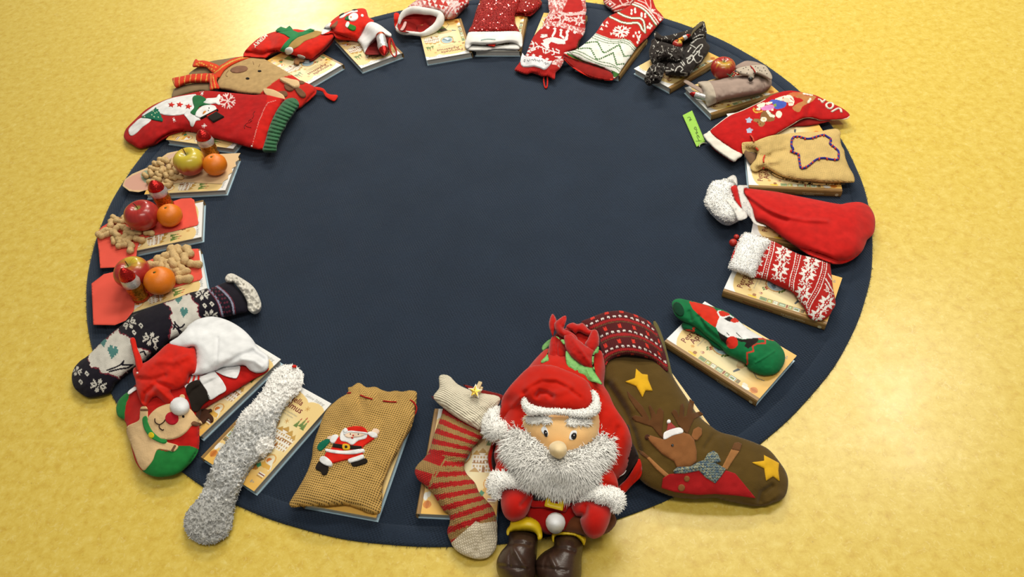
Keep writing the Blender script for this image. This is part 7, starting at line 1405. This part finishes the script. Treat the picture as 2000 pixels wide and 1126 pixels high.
def tipped_stocking():
    P = Z(760, 0, 6.667); t = stocking(P, (500, 300), 'pink and white patterned knit stocking with a fleece-rimmed opening facing the rug')
    pk = fabric('pink_knit', None, kind='knit', scale=300, bump=.5)
    def pt(q):
        B = Brush(q, P, 'CF8A7C'); n = vnoise(B.p, 24, 3)+.7*vnoise(B.p, 12, 7); B.c[n > .2] = C('E6C4B6'); B.c[n < -.5] = C('C2605A')
        B.poly([(430, -10), (500, 60), (700, 120), (790, 60), (700, -20)], 'C2382E'); B.poly([(880, 0), (1060, -20), (1050, 40), (960, 110), (880, 200), (850, 190), (900, 110), (930, 60)], 'B9241E')
        for x, y in ((460, 30), (530, 55), (610, 75), (680, 85), (740, 100), (520, 5), (590, 20), (700, 20), (770, 45)): B.poly([(x-26, y-22), (x+26, y-14), (x+2, y+30)], 'EFE2D2')
        for x, y in ((960, 40), (1010, 20), (900, 120), (880, 180), (940, 90), (860, 140), (990, 60)): B.poly([(x-18, y-14), (x+18, y-18), (x+2, y+18)], 'EFE2D2')
        for a in ([(760, 240), (800, 160), (860, 90), (930, 40)], [(730, 210), (770, 140), (830, 70), (900, 10)], [(700, 170), (740, 110)]): B.line(a, 12, 'EAD2C6', True)
        return B.c
    zc = [(790, 30, 4.2), (860, 20, 4.4), (900, 0, 3.6), (870, 35, 3.2)]
    soft('leg_and_foot', P((230, 110), (300, 40), (420, -30), (560, -80), (800, -90), (1000, -50), (1042, 30), (1000, 75), (950, 120), (900, 180), (850, 222), (800, 242), (730, 238), (690, 190), (620, 160), (480, 135), (330, 128), (260, 140)), 2.8, zc, pk, t, pt, sp=1.1, hb=2., flat=.6, axis=[(800, 40), (900, 0)], rough=.15, rs=10)
    soft('lining', P((110, 330), (140, 250), (200, 205), (330, 180), (480, 180), (620, 205), (620, 290), (560, 360), (450, 425), (300, 420), (150, 410)), -1.4, [(780, 40, 5.), (830, 65, 2.9), (850, 28, 6.2)], fabric('lining_red', '9C1A14', kind='felt', scale=500), t, sp=1.6, hb=.2)
    fl = fabric('rim_fleece', 'F4ECDA', kind='felt', scale=420, bump=.4, sheen=.4)
    ring = np.array([(100, 370, 3.0), (130, 300, 4.4), (150, 235, 5.4), (210, 170, 6.3), (320, 132, 7.0), (460, 145, 7.2), (570, 160, 7.0), (660, 200, 6.2), (660, 280, 5.0), (610, 350, 4.2), (530, 405, 3.7), (430, 445, 3.5), (300, 435, 3.4), (170, 422, 3.2)], float)
    rr = np.array([.45, .4, .55, .85, 1.0, .9, .8, .95, 1.1, 1.0, .85, .55, .5, .55])
    q = smooth_closed(np.c_[ring, rr], 6); pp = P(q[:, :2]); V = U(pp, q[:, 2]*.01); V, F = tube_mesh(np.vstack([V, V[:1]]), np.r_[q[:, 3], q[:1, 3]]*.0128, 12, False)
    mesh_obj('fleece_rim', V+rng.normal(size=V.shape)*.0002, F, fl, t)
    soft('red_flap', P((63, 178), (128, 176), (136, 260), (148, 370), (110, 390), (72, 350)), .25, [(770, 28, 5.2), (775, 55, 3.2)], FELT_RED, t, sp=1.6, hb=.2)
    soft('inside_tag', P((140, 390), (170, 340), (200, 280), (228, 285), (215, 340), (180, 395)), .15, 4.6, fabric('pink_tag', 'D9A79A'), t, sp=1.6, hb=.1)
tipped_stocking(); laid()

def sequin_stocking():
    P = Z(760, 0, 6.667); t = stocking(P, (1400, 400), 'red sequin stocking with a folded white fur cuff')
    sq = fabric('sequin_net', 'A81812', kind='weave', scale=300, bump=.6, sheen=.1, rough=.5, spec=.8)
    zc = [(960, 60, 3.4), (1000, 20, 3.6), (1050, 10, 1.6)]
    f = soft('foot', P((1600, 200), (1640, 150), (1660, 60), (1680, -40), (1850, -60), (1950, -20), (1992, 35), (1975, 80), (1920, 140), (1860, 190), (1800, 212), (1720, 200)), 2.2, [(1030, 20, 2.2), (1050, 10, 1.6)], sq, t, sp=1.6, hb=1.)
    s = soft('leg', P((1045, 420), (1080, 320), (1110, 220), (1135, 130), (1180, 20), (1210, -60), (1660, -60), (1690, 40), (1665, 120), (1640, 200), (1645, 300), (1672, 360), (1690, 420), (1560, 415), (1300, 415)), 2.2, zc, sq, t, sp=1.6, hb=.8, flat=1.2, axis=[(960, 60), (970, 10)])
    sm = plain('red_sequins', 'D8241A', rough=.14, metal=.6, spec=1., coat=1.); g = np.random.default_rng(6)
    for base, nn, nm in ((s, 1500, 'sequins'), (f, 500, 'sequins')):
        lo, hi = base.out.min(0), base.out.max(0); xs = np.arange(lo[0], hi[0], 3.0); ys = np.arange(max(lo[1], -8), hi[1], 2.4); q = np.stack(np.meshgrid(xs, ys), -1).reshape(-1, 2); q += g.normal(size=q.shape)*.35; q = q[inside(q, base.out)]
        c = U(q, base.z(q)+.0014); e = 1.; px = U(q+[e, 0], base.z(q+[e, 0]))-c+[0, 0, .0014]; py = U(q+[0, -e], base.z(q+[0, -e]))-c+[0, 0, .0014]; n0 = np.cross(px, py); n0 /= np.linalg.norm(n0, axis=1)[:, None]; n0 += g.normal(size=n0.shape)*.45; n0 /= np.linalg.norm(n0, axis=1)[:, None]
        a = np.cross(n0, [0, 1, 0.]); a /= np.linalg.norm(a, axis=1)[:, None]; b = np.cross(n0, a); k = 7; V = np.stack([c+.0021*(a*math.cos(6.283*i/k)+b*math.sin(6.283*i/k)) for i in range(k)], 1).reshape(-1, 3); F = [tuple(range(i*k, i*k+k)) for i in range(len(c))]
        o = mesh_obj(nm, V, F, sm, t, smooth=False); o['kind'] = 'stuff'
    fl = fabric('rim_fleece', 'F4ECDA', kind='felt', scale=420, bump=.4, sheen=.4)
    soft('lower_cuff', P((1000, 560), (1100, 590), (1400, 590), (1690, 560), (1725, 590), (1710, 625), (1660, 650), (1400, 640), (1250, 660), (1080, 662), (1010, 640), (985, 600)), 1.0, 3.0, fl, t, sp=1.6, hb=.4)
    c = soft('fur_cuff', P((1040, 420), (1150, 410), (1300, 408), (1560, 405), (1680, 410), (1728, 450), (1738, 560), (1720, 610), (1650, 560), (1550, 545), (1350, 575), (1180, 575), (1080, 570), (1060, 600), (1010, 630), (985, 570), (1010, 480)), 1.8, 4.0, fl, t, sp=1.6, hb=1., flat=1.1)
    soft('red_ribbon', P((1255, 585), (1300, 575), (1385, 568), (1370, 606), (1330, 600)), .3, 4.2, FELT_RED, t, sp=1.4, hb=.2); line_on('green_thread', P((1195, 522), (1240, 512), (1300, 508), (1385, 512)), c, .09, fabric('teal_thread', '6FB3A0', kind='solid', scale=1500), t, .1)
sequin_stocking(); laid()

def reindeer_knit():
    R = Z(990, 0, 6.253); t = stocking(R, (600, 500), 'red knit stocking with an upside-down white reindeer and a white name tag')
    def pt(q):
        B = Brush(q, R, 'B7231E'); mo = lambda m, a='D9A79C', b='EBD5C8': None
        n = vnoise(B.p, 17, 3)+.8*vnoise(B.p, 9, 6); pk = n > -.1; lt = n > .45
        def mot(pts):
            m = inside(B.p, np.array(pts, float)); B.c[m] = C('C4645A'); B.c[m & pk] = C('DDAAA0'); B.c[m & lt] = C('EDDACB')
        mot([(500, -30), (990, -30), (985, 190), (960, 180), (700, 190), (640, 160), (500, 190)]); B.poly([(680, 150), (700, 90), (735, 20), (760, -30), (890, -30), (915, 40), (930, 120), (860, 145), (760, 150)], 'B7231E', True); B.line([(640, 150), (700, 165), (760, 180), (850, 170), (940, 150)], 26, 'E3BDB0', True)
        mot([(430, 290), (480, 250), (560, 260), (660, 265), (760, 300), (860, 330), (970, 340), (960, 400), (930, 430), (850, 400), (760, 365), (660, 335), (540, 315), (440, 330)]); mot([(560, 750), (620, 710), (690, 720), (720, 640), (720, 760), (660, 840), (600, 790), (540, 800)])
        for o, e in (((680, 215), (11, 3)), ((880, 250), (11, 3)), ((570, 205), (6, 1)), ((775, 240), (6, 2)), ((510, 215), (7, 2))): B.chart(STAR8, o, e, (-e[1], e[0]*.85), 'E6CABC')
        w = 'EFE4D6'
        for x, y in ((500, 335), (585, 348), (662, 366), (745, 378), (830, 395), (250, 668), (325, 672), (410, 688), (490, 720), (640, 700), (420, 335)): B.poly([(x-24, y), (x, y-17), (x+24, y+2), (x+2, y+20)], w)
        B.line([(555, 440), (580, 400), (590, 370)], 26, w); B.line([(690, 460), (655, 430), (662, 390)], 26, w); B.line([(720, 470), (740, 430), (730, 395)], 26, w)
        B.poly([(440, 490), (480, 470), (560, 450), (640, 470), (690, 480), (750, 455), (740, 490), (710, 500), (715, 535), (690, 540), (620, 535), (540, 510), (510, 540), (520, 590), (490, 600), (450, 560), (410, 530), (450, 520)], w); B.poly([(405, 450), (430, 430), (490, 425), (500, 445), (430, 465)], w); B.line([(420, 425), (490, 420)], 9, w)
        for a in ([(280, 540), (330, 530), (300, 500)], [(260, 580), (330, 590), (380, 560), (450, 590), (540, 620), (640, 650)], [(310, 510), (330, 560), (300, 620), (350, 600)], [(260, 620), (310, 600)], [(350, 520), (370, 545)], [(430, 570), (450, 640)], [(480, 600), (470, 650), (520, 630)], [(560, 590), (580, 660), (550, 670)], [(600, 600), (640, 620), (630, 640)], [(380, 590), (390, 560)], [(250, 630), (290, 635)], [(590, 690), (660, 690)]): B.line(a, 13, w)
        return B.c
    zc = [(1060, 30, 3.6), (1120, 40, 3.6), (1040, 100, 2.8), (1020, 140, 1.6)]
    s = soft('leg', R((510, -60), (505, 20), (508, 90), (515, 150), (470, 230), (430, 330), (390, 370), (330, 440), (290, 520), (235, 660), (180, 730), (150, 770), (95, 845), (125, 868), (240, 905), (300, 885), (380, 910), (430, 928), (500, 925), (580, 965), (598, 880), (650, 832), (700, 745), (722, 655), (790, 615), (850, 580), (880, 500), (935, 430), (958, 350), (960, 200), (972, 130), (960, 20), (945, -60)), 2.2, zc, FINEKNIT, t, pt, sp=1.0, hb=.6, flat=1.1, axis=[(1060, 30), (1040, 120)], rough=.1, rs=12, folds=[(R((480, 880), (510, 800)), 4, -.3)])
    def hem(q): B = Brush(q, R, 'BB221C'); return B.c
    patch('ribbed_hem', R((150, 768), (200, 800), (270, 798), (330, 795), (450, 832), (540, 785), (600, 790), (650, 832), (598, 880), (580, 962), (500, 925), (430, 926), (380, 908), (300, 884), (240, 903), (100, 848)), s, fabric('red_rib_knit', 'BB221C', kind='rib', scale=260, bump=.6), t, .1, 1.6, axis=[(1020, 120), (1040, 150)])
    tg = patch('name_tag', R((190, 645), (210, 675), (240, 690), (330, 684), (430, 708), (500, 745), (552, 742), (520, 792), (480, 830), (450, 838), (400, 815), (330, 796), (260, 805), (200, 806), (172, 785), (163, 748), (172, 700)), s, fabric('white_paper_tag', 'EFEAE0'), t, .4, 1.5)
    ink = plain('grey_ink', '9A968E', rough=.8)
    for p in ([(205, 735), (225, 725), (220, 750), (205, 745)], [(245, 725), (265, 745), (285, 715)], [(290, 735), (310, 720), (325, 735), (340, 715), (355, 740)], [(365, 725), (385, 745), (400, 725), (395, 760)], [(410, 745), (430, 730), (440, 755)], [(450, 770), (475, 760), (470, 785), (490, 770), (510, 775)]): line_on('handwriting', R(*p), s, .06, ink, t, .45, sp=1.)
    cord('hanging_loop', [(*q, h) for q, h in zip(R((470, 885), (450, 960), (458, 1040), (475, 1075), (492, 1050), (496, 970), (492, 885)), (2.4, 1.6, 1.1, .9, 1.1, 1.6, 2.5))], .22, FELT_RED, t)
reindeer_knit(); laid()

def fair_isle():
    F_ = Z(1090, 0, 6.823); t = stocking(F_, (650, 600), 'large red, white and green fair isle stocking with zigzags and snowflakes')
    w, g = 'EDE6D2', '3F6B2E'
    def pt(q):
        B = Brush(q, F_, 'BC2119')
        B.poly([(75, 705), (500, 440), (600, 480), (700, 515), (800, 520), (880, 510), (960, 540), (1050, 635), (800, 1000), (740, 1045), (720, 960), (560, 870), (300, 800)], w)
        for k in range(3):
            d = 24*k; B.line([(500-d, 452+d), (600-d, 492+d), (700-d*.8, 525+d), (800-d*.6, 530+d), (880-d*.5, 518+d), (960-d*.4, 552+d), (1055-d*.6, 650+d*.8)], 8, g, True)
        for off in (0, 1):
            p = [(365, 575), (440, 560), (525, 555), (600, 700), (640, 695), (815, 595), (880, 750), (960, 742)] if not off else [(275, 650), (350, 640), (435, 645), (510, 790), (560, 785), (735, 705), (780, 860), (870, 850)]
            q_ = resample(np.array(p, float), 27, False)
            for x, y in q_: B.poly([(x-15, y), (x, y-14), (x+15, y), (x, y+14)], g)
            B.line(p, 5, g)
        for x, y in ((350, 718), (640, 835), (680, 604), (985, 655)): B.disc(x, y, 10, '8A9070', 5)
        B.poly([(120, 705), (230, 740), (330, 790), (440, 850), (560, 875), (640, 900), (560, 895), (400, 840), (240, 790), (140, 740)], g, True); B.poly([(690, 930), (740, 945), (820, 985), (790, 1015), (750, 1035)], g)
        B.line([(180, 690), (280, 720), (380, 775), (500, 830), (620, 870), (760, 900), (815, 950)], 9, g, True); B.line([(220, 665), (330, 705), (430, 760), (560, 820), (700, 850), (830, 920)], 9, g, True); B.line([(100, 690), (220, 740), (340, 800), (520, 860), (680, 920), (735, 1030)], 10, w, True)
        for c_, wd in ((g, 34), (w, 20)):
            B.line([(690, 222), (760, 255), (850, 295), (950, 310), (1040, 300), (1090, 330), (1120, 390), (1160, 430)], wd, c_, True); B.line([(800, 168), (880, 210), (980, 240), (1080, 240), (1130, 270), (1150, 330), (1160, 425)], wd, c_, True)
        B.line([(990, 55), (1090, 95), (1170, 150), (1230, 220), (1280, 290), (1305, 330)], 34, g, True); B.line([(990, 52), (1090, 92), (1170, 147), (1232, 217), (1282, 287), (1310, 325)], 22, w, True); B.line([(1020, 30), (1120, 70), (1200, 130), (1260, 200), (1310, 265), (1335, 305)], 14, w, True)
        for x, y in ((650, 300), (590, 330), (640, 345), (575, 385)): B.poly([(x-20, y+8), (x+4, y-26), (x+26, y+18)], w)
        x, y = 838, 420
        for a in range(6):
            t_ = a*math.pi/3+.2; B.line([(x+18*math.cos(t_), y+14*math.sin(t_)), (x+100*math.cos(t_), y+72*math.sin(t_))], 22, w)
            for s_ in (-.4, .4): B.line([(x+55*math.cos(t_), y+40*math.sin(t_)), (x+105*math.cos(t_+s_), y+75*math.sin(t_+s_))], 15, w)
        B.poly([(690, 430), (730, 445), (705, 475)], w); B.poly([(940, 365), (975, 370), (950, 390)], w)
        for x, y in ((980, 138), (1025, 122), (978, 180), (1028, 160), (1112, 182), (1115, 210), (1160, 190), (1160, 222), (1195, 360), (1220, 320), (1245, 345), (1225, 370), (1005, 480), (1035, 440), (1080, 430), (1085, 490), (1060, 565), (1075, 530)): B.disc(x, y, 14, w, 19)
        B.line([(1050, 470), (1075, 530)], 14, w); B.line([(1100, 460), (1075, 530)], 14, w)
        for a in ([(1060, 0), (1160, 40), (1280, 170), (1400, 240)], [(1150, -20), (1230, 150), (1340, 200)], [(1230, 0), (1240, 140), (1320, 180), (1350, 270)], [(1290, 130), (1230, 160)], [(1340, 180), (1370, 270)]): B.line(a, 12, 'E3B7A8')
        B.poly([(1240, 130), (1265, 115), (1280, 140), (1258, 155)], w); B.poly([(1350, 260), (1370, 240), (1385, 262), (1362, 278)], w)
        return B.c
    def ft(q):
        B = Brush(q, F_, 'A8211A'); l = 'DDB4A4'
        for a in ([(610, 30), (700, -30)], [(620, 60), (690, 105), (760, 60), (690, 10), (620, 60)], [(820, 0), (860, 60), (940, 30), (900, -30)], [(700, 130), (850, 70), (960, 60)], [(750, 150), (900, 120)], [(760, 100), (820, 70)], [(960, 40), (1020, -20)]): B.line(a, 16, l)
        B.poly([(670, 50), (692, 32), (715, 50), (692, 68)], 'EFE4D6'); B.line([(800, 150), (900, 118)], 8, g); return B.c
    soft('foot', F_((602, 10), (630, -60), (900, -80), (1020, -40), (980, 70), (860, 150), (790, 175), (740, 160), (700, 120), (640, 75)), 1.6, 2.0, FINEKNIT, t, ft, sp=1.1, hb=1.)
    soft('lining', F_((78, 735), (130, 760), (250, 800), (400, 845), (560, 895), (700, 960), (745, 1040), (720, 1062), (600, 1052), (450, 1020), (300, 950), (180, 870), (95, 790)), .4, 2.4, fabric('dark_red_cloth', '8E1A14'), t, sp=1.8, hb=.8)
    soft('hem_edge', F_((90, 775), (180, 865), (300, 945), (450, 1012), (600, 1045), (720, 1050), (725, 1066), (600, 1064), (440, 1034), (290, 962), (170, 880), (85, 795)), .4, 1.8, FELT_RED, t, sp=1.6, hb=.5)
    soft('red_ribbon', F_((420, 900), (440, 890), (510, 940), (500, 960), (430, 945)), .25, 3.0, FELT_RED, t, sp=1.5, hb=.2)
    s = soft('leg', F_((75, 705), (120, 690), (240, 660), (380, 560), (500, 440), (600, 290), (690, 210), (800, 160), (960, 70), (1030, -10), (1060, -80), (1220, -80), (1300, 100), (1360, 170), (1405, 230), (1402, 260), (1330, 335), (1210, 480), (1160, 530), (1050, 640), (940, 790), (840, 935), (795, 1005), (742, 1045), (720, 965), (560, 890), (400, 842), (250, 798), (120, 750)), 2.0, [(1110, 105, 2.9), (1170, 80, 3.2), (1200, 140, 3.0), (1260, 40, 3.2), (1290, 40, 2.6)], FINEKNIT, t, pt, sp=1.0, hb=.5, flat=1.3, axis=[(1120, 110), (1260, 20)], rough=.1, rs=14, folds=[(F_((1170, 330), (1180, 430), (1200, 480)), 5, -.4)])
fair_isle(); laid()
